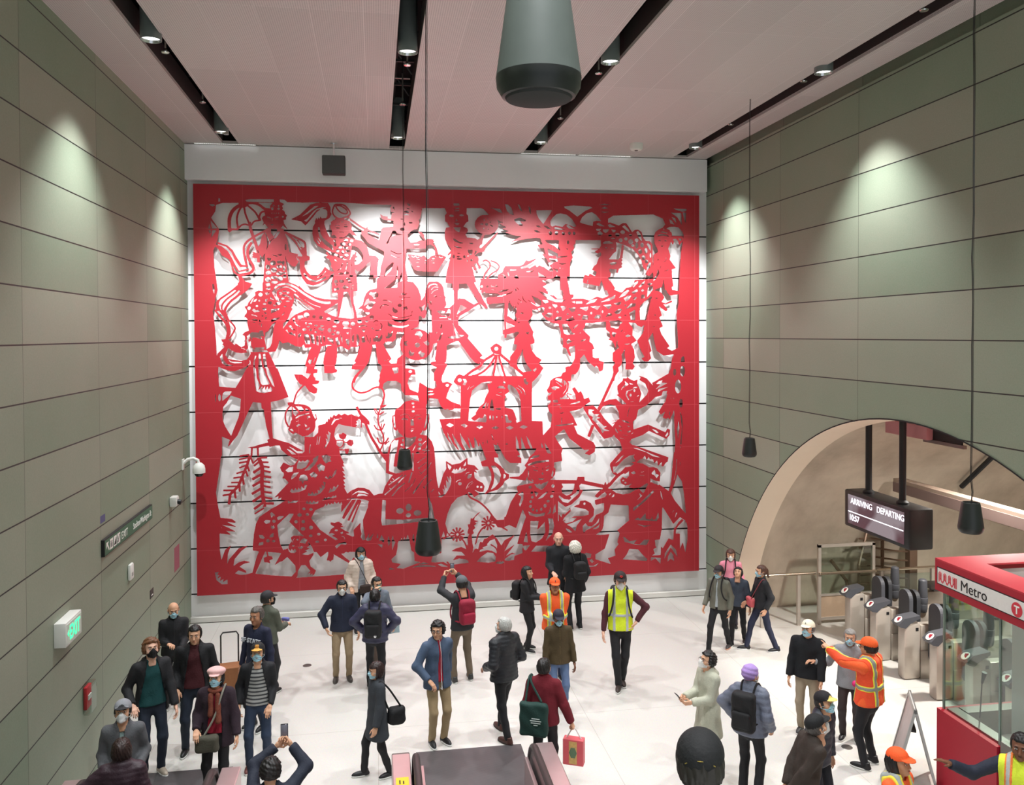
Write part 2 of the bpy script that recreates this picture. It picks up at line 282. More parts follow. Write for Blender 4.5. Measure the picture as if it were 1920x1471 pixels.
# ================================================================== THE CUT STEEL ARTWORK
# cuts and strokes drawn on the sheet, in 5 mm steps from its top left corner: R/r/O add metal, W/w/o cut it away
ARTDATA = """W 85,80 111,72 195,70 358,66 453,64 565,60 670,66 776,66 883,77 1068,73 1134,72 1345,116 1658,110 1688,92 1863,84 1905,101 1917,126 1927,146 1998,168 1988,236 1981,304 1976,407 1974,463 1965,509 1972,623 1972,650 1957,664 1948,737 1922,771 1950,805 1953,919 1960,1056 1950,1216 2005,1356 2005,1448 89,1369 93,1338 89,1302 80,1255 74,1207 87,1123 96,1050 98,991 101,928 101,859 90,787 86,739 89,697 81,660 80,616 76,559 71,491 81,438 88,413 82,363 76,322 73,259 89,218 96,176 66,131 82,105
W 94,54 100,54 101,68 94,68
W 59,78 77,78 82,84 72,87 62,83
W 64,141 90,172 69,174 66,156
W 60,153 64,174 54,173
W 69,179 86,179 66,210
W 55,179 65,180 62,196
R 170,60 203,59 208,80 190,91 170,86
r13 190,78 167,85 147,103 136,128 134,154 135,182
R 130,183 131,165 141,171 167,171 169,177 144,179 135,187
r6 167,173 179,159 194,154 207,158
r6 217,158 226,145 235,140 253,137
r10 203,71 226,70 248,77 268,92 286,95
r7 253,138 248,126 253,110 261,104 274,101
r7 180,86 168,110 163,136 167,172
r7 191,88 195,112 207,145 211,158
r7 205,81 228,101 239,116 249,135
r11 210,145 215,174 223,200 232,226 242,263 244,303
R 181,60 195,59 195,70 181,70
W 195,59 216,55 304,54 304,65 259,66 200,66
R 307,52 325,51 330,64 343,72 335,80 339,89 335,94 345,101 347,111 354,116 349,126 351,132 340,135 342,148 357,173 346,164 338,156 329,167 316,175 296,175 283,168 268,150 246,176 260,158 265,147 258,131 261,123 271,118 266,102 274,92 291,91 289,81 297,70 307,65
W 326,54 345,55 355,64 409,64 417,73 425,64 477,61 482,65 481,72 348,74 327,64
w3 276,124 286,126 295,131
w2 278,133 291,131
w3 305,127 314,124 323,123
w2 308,133 322,131
w2 299,127 297,141
W 286,148 293,153 304,152 296,158
o 298,91 5,6
o 322,91 5,5
o 303,79 3,3
o 322,80 3,4
w2 294,105 294,112
w2 300,105 300,112
w2 306,105 306,112
w2 313,105 313,112
w3 322,105 322,112
o 338,122 4,4
R 275,168 339,169 344,182 349,209 346,288 269,289 267,278 272,262 280,241 283,220 285,215 270,184
W 292,170 315,169 316,183 302,201 292,186
W 319,180 329,180 313,204 295,215 283,238 285,220 302,207
W 270,187 285,215 280,215
r8 273,177 245,192 219,208 199,224 189,242 188,263 192,289 199,318
R 268,184 257,199 250,231 238,247 247,268 257,283 267,270 273,262 277,231 275,204
R 219,262 231,264 244,273 248,302 240,302 238,286 227,286 219,283 224,276 220,272 225,268
w3 240,255 245,267
r10 218,225 208,242 202,263 206,289 216,305 223,318 222,334 205,347 167,354
R 91,225 126,238 146,256 158,279 178,312 204,317 204,321 173,322 153,292 141,264 121,243 88,232
R 76,233 103,240 128,261 143,287 155,313 169,337 207,327 207,332 183,339 168,342 143,313 153,337 167,351 218,339 210,351 165,358 147,342 133,293 105,277 93,254 76,239
R 165,355 180,360 192,378 219,387 200,413 142,413 165,392 170,376
R 269,283 346,285 353,335 358,377 363,412 258,412 264,341
W 276,285 292,286 290,296 279,295
o 299,305 11,10
o 323,301 10,6
o 338,304 5,9
o 279,321 9,10
o 302,333 12,10
o 323,319 11,7
o 341,326 5,11
o 281,344 11,9
o 324,346 13,8
o 343,344 7,4
o 303,362 14,7
o 343,358 8,6
o 279,370 11,10
o 325,367 11,10
o 304,381 13,6
o 279,394 11,8
W 290,271 318,276 315,281
W 313,272 336,269 328,277
r8 344,182 388,203 419,220 424,242 425,276
r8 347,182 372,206 391,229 405,255 418,276
r5 393,213 411,237 421,260
R 398,240 424,242 426,276 413,276
w3 398,216 416,245
w3 393,229 408,250
R 347,193 354,214 362,261 395,269 392,293 400,295 384,319 371,316 351,296 346,269
w2 388,278 390,290
w7 348,230 348,253
R 395,277 410,278 423,271 441,279 439,292 423,297 408,294 395,290
R 401,292 421,295 420,319 428,337 446,354 469,354 485,339 499,318 521,336 537,338 521,352 511,366 479,384 453,393 428,387 412,366 403,335
w7 417,344 433,364 456,375 482,371 503,359
w3 469,361 490,350 503,335
R 461,128 463,136 467,122 471,133 475,121 479,130 483,118 488,126 505,124 510,114 510,98 505,90 487,87 469,101 455,120 425,155 409,139 369,132 404,113 445,72 469,65 513,64 523,81 523,100 527,108 518,124 499,135 498,148 507,177 517,198 533,206 546,206 543,259 535,262 501,249 473,236 457,215 451,186 454,160 462,146
W 406,123 430,104 461,77 477,76 456,91 432,110
W 419,136 432,128 456,99 469,88 487,83 497,85 469,93 453,112 429,141
W 479,85 492,81 505,82 505,84
W 473,159 480,162 483,186 494,204 512,220 530,233 532,254 522,246 501,230 481,207 473,180
W 468,196 481,209 486,217 483,220
W 464,207 470,212 482,229 473,224
r6 539,70 560,69 581,75 600,102 588,117 559,125 539,117 530,97 539,70
r5 543,74 562,75 582,87 589,99 582,106 565,102 551,90 542,74
r7 586,117 607,133 651,162 714,186
R 539,125 573,124 580,131 599,136 606,154 604,168 617,183 626,195 611,189 614,195 596,181 582,195 569,203 548,203 538,190 525,194 529,179 525,169 520,156 525,150 523,140 533,132 539,132
W 578,122 599,125 595,135 580,129
w2 552,135 551,142
w2 558,135 558,142
w2 565,135 565,142
w2 571,134 571,142
o 551,163 9,2
o 582,157 8,3
w2 540,158 547,152 559,154
w2 575,150 587,147
w2 556,179 575,180
R 535,203 559,203 569,205 582,200 606,202 617,207 648,214 664,231 672,257 674,271 701,273 712,286 708,300 705,332 707,359 692,362 689,348 672,348 679,332 679,295 669,300 650,322 631,335 618,333 613,309 632,306 648,290 650,274 645,258 632,242 616,234 606,234 603,258 598,285 584,288 574,285 561,280 543,270 538,254 533,233
o 538,215 5,7
o 582,211 9,7
o 605,213 7,6
o 540,230 5,7
o 570,227 11,8
o 595,228 8,6
o 559,240 9,5
o 581,241 10,6
o 549,254 7,7
o 569,259 6,7
o 590,254 9,6
o 548,271 8,5
o 583,272 9,7
o 564,281 9,6
o 563,202 7,3
R 535,272 577,291 598,288 605,285 616,301 616,333 623,354 627,411 526,411 529,366 537,339 522,315 527,302
R 501,262 509,258 519,273 527,272 543,288 548,302 537,334 517,289 505,283 504,277 511,273
R 606,269 616,266 619,257 624,259 621,271 629,277 619,282 611,301 603,298 600,282 608,274
W 535,287 541,288 549,299 540,296
w4 569,304 562,320
w5 587,297 586,312 582,329
w3 597,298 605,314
w3 547,333 563,324
o 562,345 10,5
o 584,342 10,6
o 602,354 8,4
o 542,379 8,11
o 564,375 11,7
o 590,367 9,7
o 597,381 10,5
o 578,395 11,8
o 606,392 9,6
o 547,399 9,5
W 617,325 626,333 618,334
R 643,170 651,175 654,167 664,161 666,153 669,167 667,183 672,188 714,209 722,166 730,158 776,153 780,256 732,254 669,220 656,202 643,188
R 722,182 773,154 829,180 821,256 815,296 828,369 806,372 801,358 774,369 748,391 721,410 702,410 705,362 716,356 719,316 732,273 733,251
R 718,104 731,112 748,114 748,122 771,125 771,129 744,129 731,128 721,118
R 759,77 768,60 878,58 886,82 879,117 872,128 876,134 867,162 851,165 834,185 829,180 773,181 770,153 771,130 749,129 749,122 761,124 765,98 759,90
R 826,186 832,207 840,218 861,215 883,206 893,210 904,201 923,202 934,204 930,210 938,211 930,215 934,219 923,221 918,225 909,225 899,241 821,242 818,186
R 861,162 875,174 884,174 894,185 893,198 904,211 893,210 877,188
r7 923,221 939,235 947,262
r4 936,243 940,254 939,265
W 732,353 740,321 764,299 772,299 759,332 735,356
W 772,376 781,348 785,307 789,323 785,356 777,366
W 792,366 797,350 805,334 803,361
W 768,170 778,170 786,181 810,186 775,189 757,197 749,224 741,222 749,208 760,187
w3 759,251 786,263 803,261
w2 759,267 780,277 796,277
W 813,92 824,88 834,92 832,99 813,96
W 813,102 824,100 837,107 813,107
W 820,77 840,80 830,83
W 827,58 842,64 836,70 827,65
W 835,87 851,91 848,95
o 815,143 3,7
o 806,164 10,6
o 804,123 5,2
o 840,137 8,3
W 767,79 774,72 776,87
W 761,95 776,94 773,98 763,99
W 851,166 867,166 877,185 900,211 883,205 861,214 840,216 830,202 829,186 840,172
R 826,264 853,266 882,273 893,268 909,285 920,272 942,265 961,264 984,274 974,289 963,306 947,333 904,334 866,331 852,325 839,296
w3 842,270 850,276 858,271 865,278 874,275
w3 940,272 950,270 961,277 970,274
o 867,285 9,2
o 866,297 8,2
o 869,313 7,2
o 931,281 6,2
o 930,289 8,2
o 930,298 6,2
o 899,289 6,2
o 900,298 7,2
o 864,225 13,3
o 861,235 15,2
R 978,74 987,94 979,105 980,129 989,134 999,152 983,155 978,172 979,200 988,221 1004,240 1002,248 988,265 992,267 1004,259 999,281 985,335 979,379 1009,381 1009,409 1034,409 1035,382 1067,381 1083,408 1106,408 1094,378 1106,374 1097,348 1094,329 1081,296 1070,275 1067,253 1067,187 1062,182 1073,166 1070,156 1054,149 1065,133 1075,127 1073,103 1067,98 1068,62 978,64
R 1062,182 1067,193 1103,196 1111,202 1125,195 1131,181 1142,181 1133,203 1131,219 1122,225 1117,233 1125,238 1167,197 1194,169 1198,173 1144,235 1141,244 1136,252 1114,255 1097,269 1067,266 1029,240 1002,226
W 1071,242 1092,244 1090,261 1081,266 1073,253
W 1103,247 1110,247 1104,259 1096,265
R 1122,236 1144,233 1139,241 1146,241 1139,246 1143,249 1130,253 1117,252
o 1006,106 10,5
o 1047,103 10,4
W 1025,115 1032,127 1021,127
W 1016,134 1040,135 1033,143 1025,143
W 1013,55 1038,55 1038,64 1015,65
W 1019,74 1038,72 1037,78 1019,77
W 1016,84 1038,82 1035,87 1019,87
W 1012,153 1044,152 1037,173 1021,165
W 1010,199 1018,198 1035,210 1056,216 1043,219 1018,210
W 1011,228 1029,230 1054,237 1029,237
W 1076,217 1087,214 1096,217 1087,221
W 1026,256 1045,257 1034,260
o 1014,272 5,8
o 1033,272 8,3
o 1058,272 6,6
o 1037,281 11,4
O 1150,139 49,42
r8 1139,175 1122,219
o 1150,138 6,6
w5 1139,115 1140,126
w3 1155,113 1154,118
w5 1123,138 1136,137
w5 1165,141 1175,146
w4 1139,152 1136,158
w3 1157,153 1156,161
w4 1164,133 1167,125
R 1070,272 1084,266 1114,271 1117,282 1114,293 1122,309 1127,316 1120,322 1115,319 1114,310 1105,296 1097,302 1100,312 1109,321 1105,327 1097,326 1092,312 1078,302 1070,309 1066,303 1068,296 1073,285
o 1087,285 5,5
o 1070,288 2,8
R 1123,61 1123,70 1139,77 1161,100 1197,120 1219,129 1200,133 1233,149 1214,154 1243,166 1225,170 1264,182 1295,185 1250,209 1317,195 1359,190 1376,192 1382,199 1664,195 1664,50
W 1123,77 1139,78 1161,99 1123,101
W 1357,76 1424,74 1421,83 1387,133 1368,111 1359,92
W 1418,138 1416,121 1427,105 1444,90 1461,87 1487,92 1509,109 1529,140 1515,142 1495,134 1481,131 1469,143 1438,138 1424,143
W 1475,58 1515,53 1587,56 1598,61 1567,74 1532,100 1498,75 1478,65
W 1542,123 1552,102 1572,85 1595,79 1613,90 1636,117 1613,115 1601,121 1598,140 1584,136 1552,127
W 1225,53 1239,55 1253,67 1264,99 1247,94 1234,81
W 1278,52 1287,55 1295,71 1298,84 1287,74
W 1324,57 1334,70 1335,95 1328,84
W 1263,116 1289,107 1314,118 1312,123 1289,124 1302,140 1289,143 1272,129
W 1164,70 1206,73 1218,92 1203,88 1184,78
W 1354,140 1368,139 1379,147 1365,147
W 1345,160 1359,158 1376,168 1359,168
W 1387,140 1402,140 1421,154 1404,152
W 1433,149 1438,144 1458,148 1481,156 1438,156
W 1484,138 1492,134 1509,145 1526,151 1495,150
W 1549,136 1561,133 1595,143 1561,145
o 1417,170 7,8
o 1443,169 8,8
o 1472,170 7,7
o 1498,169 6,7
o 1518,169 6,7
o 1546,169 10,8
W 1554,154 1575,152 1569,165 1558,163
W 1561,177 1569,171 1578,178
W 1578,160 1587,152 1607,151 1601,168 1591,177 1581,171
W 1608,147 1636,148 1630,155 1612,157
W 1618,162 1630,158 1644,168 1630,178 1620,174
o 1575,185 12,2
o 1607,184 10,2
R 1373,191 1393,199 1404,210 1430,221 1458,240 1458,256 1429,251 1404,240 1410,262 1444,265 1446,276 1410,275 1417,290 1410,292 1398,274 1390,268 1381,256 1396,260 1390,232 1370,233 1363,219 1384,217
R 1449,193 1524,192 1523,211 1515,220 1518,233 1505,248 1512,270 1500,292 1500,348 1486,349 1496,406 1460,407 1458,354 1424,357 1373,357 1429,329 1412,305 1429,293 1448,287
W 1394,200 1454,200 1451,220 1459,243 1430,221 1404,211
W 1404,233 1418,239 1452,256 1435,258 1410,249
W 1452,293 1489,295 1466,301 1455,298
W 1432,268 1486,263 1492,266 1458,272
o 1492,207 5,8
W 1483,232 1493,234 1489,239
o 1469,317 2,2
o 1469,327 2,2
o 1457,315 2,3
W 1426,315 1452,320 1446,333
W 1410,307 1418,309 1431,326 1418,329 1412,318
W 1429,355 1443,345 1458,349 1459,356
R 1135,361 1152,366 1177,372 1196,369 1196,344 1216,333 1219,320 1227,308 1289,307 1303,300 1314,283 1325,287 1345,280 1353,274 1355,280 1336,294 1317,304 1291,313 1294,319 1322,313 1328,317 1353,302 1359,312 1370,304 1390,312 1415,329 1432,329 1446,340 1424,357 1390,365 1361,371 1398,384 1381,390 1404,407 1121,408 1122,386 1130,380 1138,380
r6 1133,290 1147,285 1163,298 1161,317 1144,337 1137,359 1138,372
r6 1166,287 1188,295 1201,309 1194,325 1172,339 1152,358 1147,367
o 1129,393 6,6
o 1152,393 5,5
W 1166,391 1167,383 1171,391 1185,391 1188,383 1191,391 1198,392 1196,395 1166,395
W 1166,399 1192,399 1177,404
W 1208,343 1221,340 1231,355 1224,366 1221,350
W 1234,336 1240,332 1245,355 1240,352
W 1247,322 1280,323 1261,328 1247,328
W 1260,352 1277,344 1283,358 1284,374 1272,376 1274,363
W 1311,331 1349,324 1328,343 1336,334
W 1311,360 1328,359 1342,376 1311,380 1330,372
W 1364,332 1404,355 1367,354
W 1269,399 1277,396 1285,407 1280,407
R 1527,122 1598,138 1601,118 1624,116 1650,124 1676,122 1711,134 1728,123 1743,123 1754,138 1769,161 1781,151 1795,149 1810,159 1819,185 1828,197 1848,198 1858,212 1860,328 1845,345 1830,340 1833,323 1822,314 1816,306 1810,278 1795,255 1772,230 1734,214 1699,203 1661,194 1526,196
R 1904,45 2088,41 2089,404 1977,404 1981,299 1986,236 1996,213 1999,168 1981,134 1957,129 1916,129 1907,101
W 1633,63 1650,56 1667,62 1650,65
W 1627,77 1670,76 1650,82
W 1621,47 1650,43 1685,48 1650,49
W 1613,129 1624,123 1653,139 1627,137
W 1662,132 1673,128 1699,140 1670,142
W 1725,138 1737,131 1754,149 1760,163 1746,155
W 1787,160 1795,154 1807,168 1813,199 1798,185
W 1832,210 1839,205 1851,215 1852,241 1842,227
W 1640,151 1670,149 1664,160 1653,166 1644,161
W 1677,150 1699,153 1696,161 1685,163
o 1673,176 8,5
o 1705,172 10,8
o 1728,161 11,8
o 1686,188 10,3
o 1719,195 9,8
o 1742,189 8,7
o 1762,173 8,4
o 1763,201 11,11
o 1789,194 9,8
o 1772,217 8,5
o 1789,216 7,13
o 1813,214 8,10
o 1804,242 9,10
o 1830,238 7,12
o 1819,268 9,11
o 1850,257 4,11
o 1832,283 8,8
W 1833,303 1845,286 1854,289 1848,308 1833,325
W 1610,149 1636,148 1627,158 1615,157
W 1618,165 1630,158 1644,168 1630,178 1620,174
R 1633,190 1696,195 1701,217 1699,242 1687,251 1676,265 1667,276 1711,276 1716,262 1722,214 1734,217 1727,263 1728,269 1722,273 1727,279 1722,286 1727,295 1722,300 1725,309 1711,315 1706,333 1700,332 1702,318 1670,316 1670,327 1676,332 1674,348 1663,355 1693,400 1687,405 1650,406 1635,363 1626,389 1555,375 1557,358 1563,342 1580,346 1585,337 1609,348 1615,330 1595,320 1604,305 1615,296 1624,271 1637,257 1632,246 1618,252 1607,243 1624,235 1592,235 1592,232 1627,231 1634,218
W 1641,207 1650,201 1670,199 1685,205 1685,210 1644,211
W 1699,207 1725,210 1715,270 1699,272 1677,265 1699,242 1702,223
o 1656,228 6,2
o 1682,230 8,2
W 1670,292 1687,287 1703,288 1696,297 1679,301
W 1572,376 1576,361 1579,362 1578,375
R 1867,204 1866,175 1872,158 1886,147 1907,138 1931,146 1943,166 1943,191 1934,214 1928,228 1932,240 1938,259 1934,274 1962,310 1943,317 1946,356 1951,387 1943,390 1946,404 1913,404 1908,356 1901,390 1863,405 1860,370 1875,356 1889,333 1883,314 1875,342 1863,356 1860,328 1863,255 1883,243 1880,229 1872,215
W 1889,158 1904,155 1929,161 1922,164
W 1879,177 1886,169 1901,166 1919,169 1937,177 1904,173
W 1882,197 1889,190 1898,197
W 1909,197 1916,190 1925,197
W 1891,213 1900,216 1909,214 1901,222
W 1879,278 1885,268 1885,278
w2 1907,286 1917,279 1919,265
w2 1910,324 1922,321 1931,316
w2 1892,314 1895,302
o 1909,145 3,4
R 1904,141 1913,127 1934,129 1981,134 1999,175 1946,176 1937,152
W 1919,143 1934,135 1957,134 1975,137 1992,155 1998,173 1946,174 1943,160 1934,149
R 1943,177 1993,176 1996,191 1978,213 1972,194 1957,188 1949,212 1941,197
W 1948,187 1963,185 1975,197 1963,193 1953,197
W 1972,184 1990,185 1984,196
W 1949,57 2011,58 2009,68 1990,70 1963,63
W 1992,73 2009,73 2007,118 1999,105
W 1938,75 1987,76 1990,128 1969,95 1949,81
W 1941,92 1960,98 1966,120 1949,103
W 1932,102 1946,109 1957,126 1937,121
W 68,390 74,388 77,410 75,429 69,413
R 81,462 86,449 90,452 91,494 81,499
W 78,442 88,443 84,460 79,449
r7 167,394 142,415 116,434 96,449 89,465 91,483 101,499 113,515 123,528
r6 172,405 147,428 126,444 111,460 104,473 102,488
r8 187,412 162,436 139,454 124,473 116,488 113,504
R 165,384 219,386 210,402 192,420 177,431 164,428 182,405 162,399
R 101,486 118,496 131,530 121,533 103,507
r10 78,489 96,515 115,538 125,562 125,583 120,606
r6 126,528 141,543 152,562 143,583 129,604
r5 123,530 130,551 133,572 130,588 124,604
w3 85,494 101,515 116,530
W 68,489 81,512 98,533 74,533 71,515
R 258,383 294,383 294,422 309,451 334,464 352,462 370,483 357,504 336,530 298,567 280,573 267,578 264,607 269,636 269,649 226,646 208,628 201,606 211,583 241,578 206,578 201,554 199,538 200,526 191,517 186,526 189,512 198,501 197,491 189,477 200,474 204,462 217,446 230,433 229,420 243,413 258,416
R 294,409 302,391 320,380 350,377 386,390 417,414 448,435 479,447 478,488 460,489 422,470 386,443 376,425 378,451 373,470 357,499 334,467 306,436
w8 300,430 304,409 317,393 345,387 371,394 396,409 417,430 448,451 479,461
w5 330,461 311,436 310,417 321,406 345,399 366,405 386,419
w6 380,427 409,450 437,468 460,488
o 327,425 7,6
o 342,416 10,3
o 356,422 6,5
o 345,433 13,4
o 334,445 8,4
o 360,439 8,3
o 364,447 8,3
o 354,456 8,3
o 250,430 8,8
o 206,483 7,7
W 209,465 217,449 227,440 222,452 214,467
W 221,459 227,449 238,445 232,457
W 266,423 281,420 285,426 273,433
W 268,407 286,399 289,409 281,412
W 269,386 286,384 289,394 274,399
W 267,448 278,446 273,458 267,457
W 286,436 306,454 288,447
o 286,462 8,7
o 265,467 7,4
o 245,454 4,4
o 236,475 5,4
o 316,465 10,7
W 296,468 309,472 303,480
W 255,483 273,480 271,491 260,492
W 289,488 323,483 319,490 290,505
W 260,499 271,499 273,509
o 257,514 4,3
W 265,520 275,517 269,529
W 216,491 224,484 232,491 247,490 247,496 232,499 226,500
w3 214,509 229,512 237,516
W 214,530 224,525 238,528 238,533 222,532
W 216,538 235,538 224,541
W 243,525 252,538 244,538
w3 254,544 252,557
w2 247,541 244,551
o 344,476 6,3
R 357,499 373,483 365,499 354,525 339,541 333,567 344,583 323,602 315,633 305,654 279,657 269,646 279,641 289,620 296,573 311,538 326,528 342,496
W 280,570 293,546 308,536 300,557 296,583 292,620 284,638 270,641 269,628 273,602 272,586
W 289,529 301,523 326,519 313,530 290,538
W 326,516 343,496 339,507
W 207,583 231,580 244,579 244,572 257,571 260,583 262,594 249,594 256,605 244,604 231,599 218,599 213,614 211,601 208,591
R 179,588 188,578 203,572 214,578 203,588 195,609 198,627 203,646 175,648 152,621 175,637 188,630 190,612 189,593
W 196,593 211,585 206,606 199,606
W 207,612 212,614 212,630 218,641 214,649 203,659 190,658 203,635
R 100,606 125,604 150,629 154,621 175,637 190,643 198,658 175,660 155,657 137,648 125,638 112,635 107,628 103,627 108,619 103,615
w2 174,640 190,645
R 84,663 112,635 126,638 114,666 124,682 149,687 175,690 197,685 213,659 231,657 212,693 195,712 174,722 149,731 129,729 106,721 89,713
W 94,674 103,661 107,685 121,703 149,710 116,711 101,698
W 125,685 139,693 180,696 174,699 149,700 132,695
W 126,641 150,656 177,664 203,659 197,672 172,682 149,682 129,672
R 210,656 279,657 302,707 327,771 169,769 197,719 212,693
W 224,638 264,637 261,646 228,646
w2 226,650 256,654
w5 230,670 223,699 224,725 221,751 228,770
W 241,662 248,662 252,699 259,738 274,771 245,770 237,738 240,699
W 257,665 266,662 273,712 286,747 293,771 281,771 266,739 258,699
w3 207,688 209,706
R 479,488 422,491 385,507 365,523 352,541 333,567 344,583 323,602 318,607 333,623 354,618 384,634 405,637 415,626 420,641 446,638 472,640 504,629 535,632 551,637 564,635 582,648 592,650 598,638 624,638 629,635 709,628 725,630 762,620 784,604 816,585 843,566 867,558 870,531 870,509 881,482 892,460 881,452 879,431 868,401 849,377 817,372 796,374 785,385 785,399 737,403 705,402 673,410 660,424 653,440 646,469 625,487 644,488 657,499 675,504 657,517 625,521 599,525 551,519 525,512 494,496
R 397,393 422,417 461,438 500,447 549,448 549,461 526,475 507,488 494,496 460,491 422,470 396,451
w8 396,410 427,432 461,451 494,461 520,461
w3 419,448 448,467 481,479
w4 396,443 422,464 458,488
W 494,496 515,498 521,499 499,503
R 526,382 626,381 626,414 526,421
R 550,413 573,416 568,448 553,517 546,520 549,461
R 590,416 610,413 611,461 622,501 626,541 613,527 612,504 597,440
W 534,405 552,400 557,408 536,415
W 565,400 576,389 592,400 576,409
W 597,408 605,400 611,400 609,409
W 599,394 613,386 613,394
W 538,381 550,387 547,393 539,392
W 335,554 336,541 348,534 344,546
W 371,525 380,520 383,528 377,533 388,541 381,541 395,552 406,554 395,557 380,546
W 354,552 362,549 369,554 372,562 387,572 372,570
W 344,570 351,567 356,581 369,578 374,586 382,583 383,594 359,586
W 392,513 411,511 416,523 408,520 401,533 393,525
o 426,511 11,11
o 455,517 7,7
W 392,589 405,578 405,591 395,602
o 482,520 8,8
o 512,527 9,7
o 543,537 11,9
o 579,545 13,11
o 608,546 9,8
o 516,571 8,9
o 548,581 7,8
o 682,519 9,8
o 662,536 7,4
o 634,536 9,7
o 424,544 4,5
o 440,545 8,4
o 433,556 7,3
o 463,552 7,4
o 486,553 8,4
o 417,568 8,6
o 442,569 6,6
o 457,565 3,3
o 462,578 5,5
W 469,565 481,556 486,565 495,563 491,573 481,574
o 486,581 5,2
o 535,555 8,4
o 535,573 5,4
o 529,587 8,4
W 568,565 572,557 588,556 604,566 588,564
W 580,579 593,579 587,588
W 626,560 638,551 656,549 667,558 651,555 635,557
W 640,568 658,568 651,580
w3 688,541 696,533 709,534
w4 716,542 722,552 720,563 709,572 696,572
W 680,556 691,568 688,570 681,563
w2 696,550 707,550
W 745,532 752,544 773,552 805,555 830,549 830,554 805,563 779,561 747,555
W 759,524 784,530 816,528 838,520 827,531 800,542 773,535
w3 747,504 768,517 795,521 832,515 843,509
o 794,471 8,7
W 764,482 768,477 774,486 784,488 787,498 776,504 766,496
W 807,480 822,474 827,485 823,490 817,482 811,493
w4 716,485 720,474 736,468 750,473
w3 726,450 745,451 766,461
W 799,428 806,418 812,424 828,420 817,430
w2 790,436 817,439 838,439
w3 801,455 806,444
w3 841,504 845,493
W 672,426 678,418 689,421 700,418 709,421 709,437 691,445 684,434
W 649,476 660,450 670,442 673,453 698,458 683,480 670,488 659,480 673,461
W 628,486 648,486 641,499 622,515
W 654,499 674,499 670,509 657,516 646,516
W 736,585 742,601 748,577 754,587 768,571 762,595 749,605 738,603
W 778,590 787,574 789,583 796,574 803,583 811,574 812,606 778,606
W 727,629 736,618 768,618 778,604 805,605 796,623 797,644 807,669 783,687 780,707 759,707 748,698 760,687
W 416,585 431,585 439,608 439,626 422,626 417,607
W 439,585 454,588 457,608 457,626 445,621
W 462,593 473,593 472,632 465,630
W 477,592 483,593 485,626 479,621
W 488,592 499,597 496,624 491,608
W 506,600 530,603 531,627 522,619 509,613
W 538,603 548,599 556,627 545,635 540,616
W 556,584 567,603 566,621 561,613
W 578,608 593,606 594,622 589,635 580,622
W 603,595 613,587 612,608 608,622 602,608
W 621,584 630,592 634,614 629,632 622,632
W 640,600 653,595 656,619 643,622
w3 659,590 669,619
w4 676,601 674,625
W 685,590 690,606 704,587 709,606 722,587 725,603 714,617 688,617
R 446,635 483,636 469,679 459,709 453,725 468,727 466,741 451,743 452,754 461,767 427,767 443,743 422,742 426,716 419,711 428,679 436,655
W 430,695 437,685 441,691 447,685 443,703 438,708
w3 460,677 450,703
R 506,633 545,632 544,675 540,704 534,712 536,725 545,730 542,739 524,743 494,742 493,712 490,701 494,674
R 635,635 685,631 677,665 669,697 658,716 634,729 605,729 600,726 603,713 618,701 612,695 624,670
r7 651,719 629,745 615,766 610,782
R 696,627 725,625 738,649 760,687 748,698 759,707 780,706 783,687 807,669 815,671 815,777 708,776 716,749 724,730 719,714 706,703 701,671
W 762,725 786,721 791,736 769,748
w2 727,695 748,690
R 906,387 914,374 947,373 963,384 972,400 975,433 982,438 977,445 983,468 973,482 941,487 946,506 924,531 908,460
R 876,460 881,451 895,433 900,401 909,379 911,395 908,460 897,488 903,493 897,520 889,524 878,512 870,515 868,482
W 870,479 875,474 881,478 898,466 892,488 881,498 877,488
R 923,485 946,487 962,512 989,512 1009,474 1014,460 1014,419 1012,373 1034,373 1030,408 1029,444 1044,460 1022,515 1033,517 1030,531 1033,553 1075,594 1070,605 1038,618 1024,616 983,634 945,623 934,623 924,607 946,580 924,580 923,542
R 973,481 995,481 1009,468 1014,479 989,498 962,509 946,487
R 1031,441 1058,444 1075,455 1096,467 1116,457 1086,411 1067,373 1094,373 1124,427 1154,482 1145,483 1121,463 1069,496 1033,517 1022,512 1039,498 1068,481 1042,468
R 1036,553 1075,594 1070,605 1131,676 1119,686 1140,693 1115,711 1098,704 1079,682 1049,640 1033,618 1027,596
R 945,621 989,610 1016,615 983,634 983,673 980,701 973,705 986,712 977,730 969,746 961,760 961,779 931,779 931,759 939,740 945,724 926,716 915,705 923,701 940,699 935,691 941,656
w4 909,401 917,389 936,384 947,389
w4 921,408 933,397 951,397
w3 921,424 932,412 949,405
W 931,433 941,430 946,435 938,440
W 954,430 961,433 956,437
W 912,450 922,455 924,469 916,466
W 941,493 962,490 979,496 973,505 957,508
W 984,501 990,487 998,487 1001,498 995,516 979,516
w3 954,521 987,520
W 989,524 1004,526 996,534
W 957,539 967,553 963,566 954,564 961,554
W 1006,539 1012,547 1023,572 1035,591 1057,593 1035,604 1003,607 979,600 1022,594 1014,569
W 959,588 969,580 959,610 945,618
W 908,486 923,488 922,580 908,553
O 861,630 67,64
R 908,580 935,581 951,596 945,621 926,629 918,596
o 864,632 11,10
W 854,588 864,575 878,577 886,591 875,607 872,596 863,592 859,597
W 808,623 816,615 828,616 820,624 826,634 816,635
W 888,620 905,614 913,623 910,634 899,633
W 828,663 833,651 840,662 852,661 848,674 834,677
W 868,664 880,652 881,661 896,664 888,681 875,680
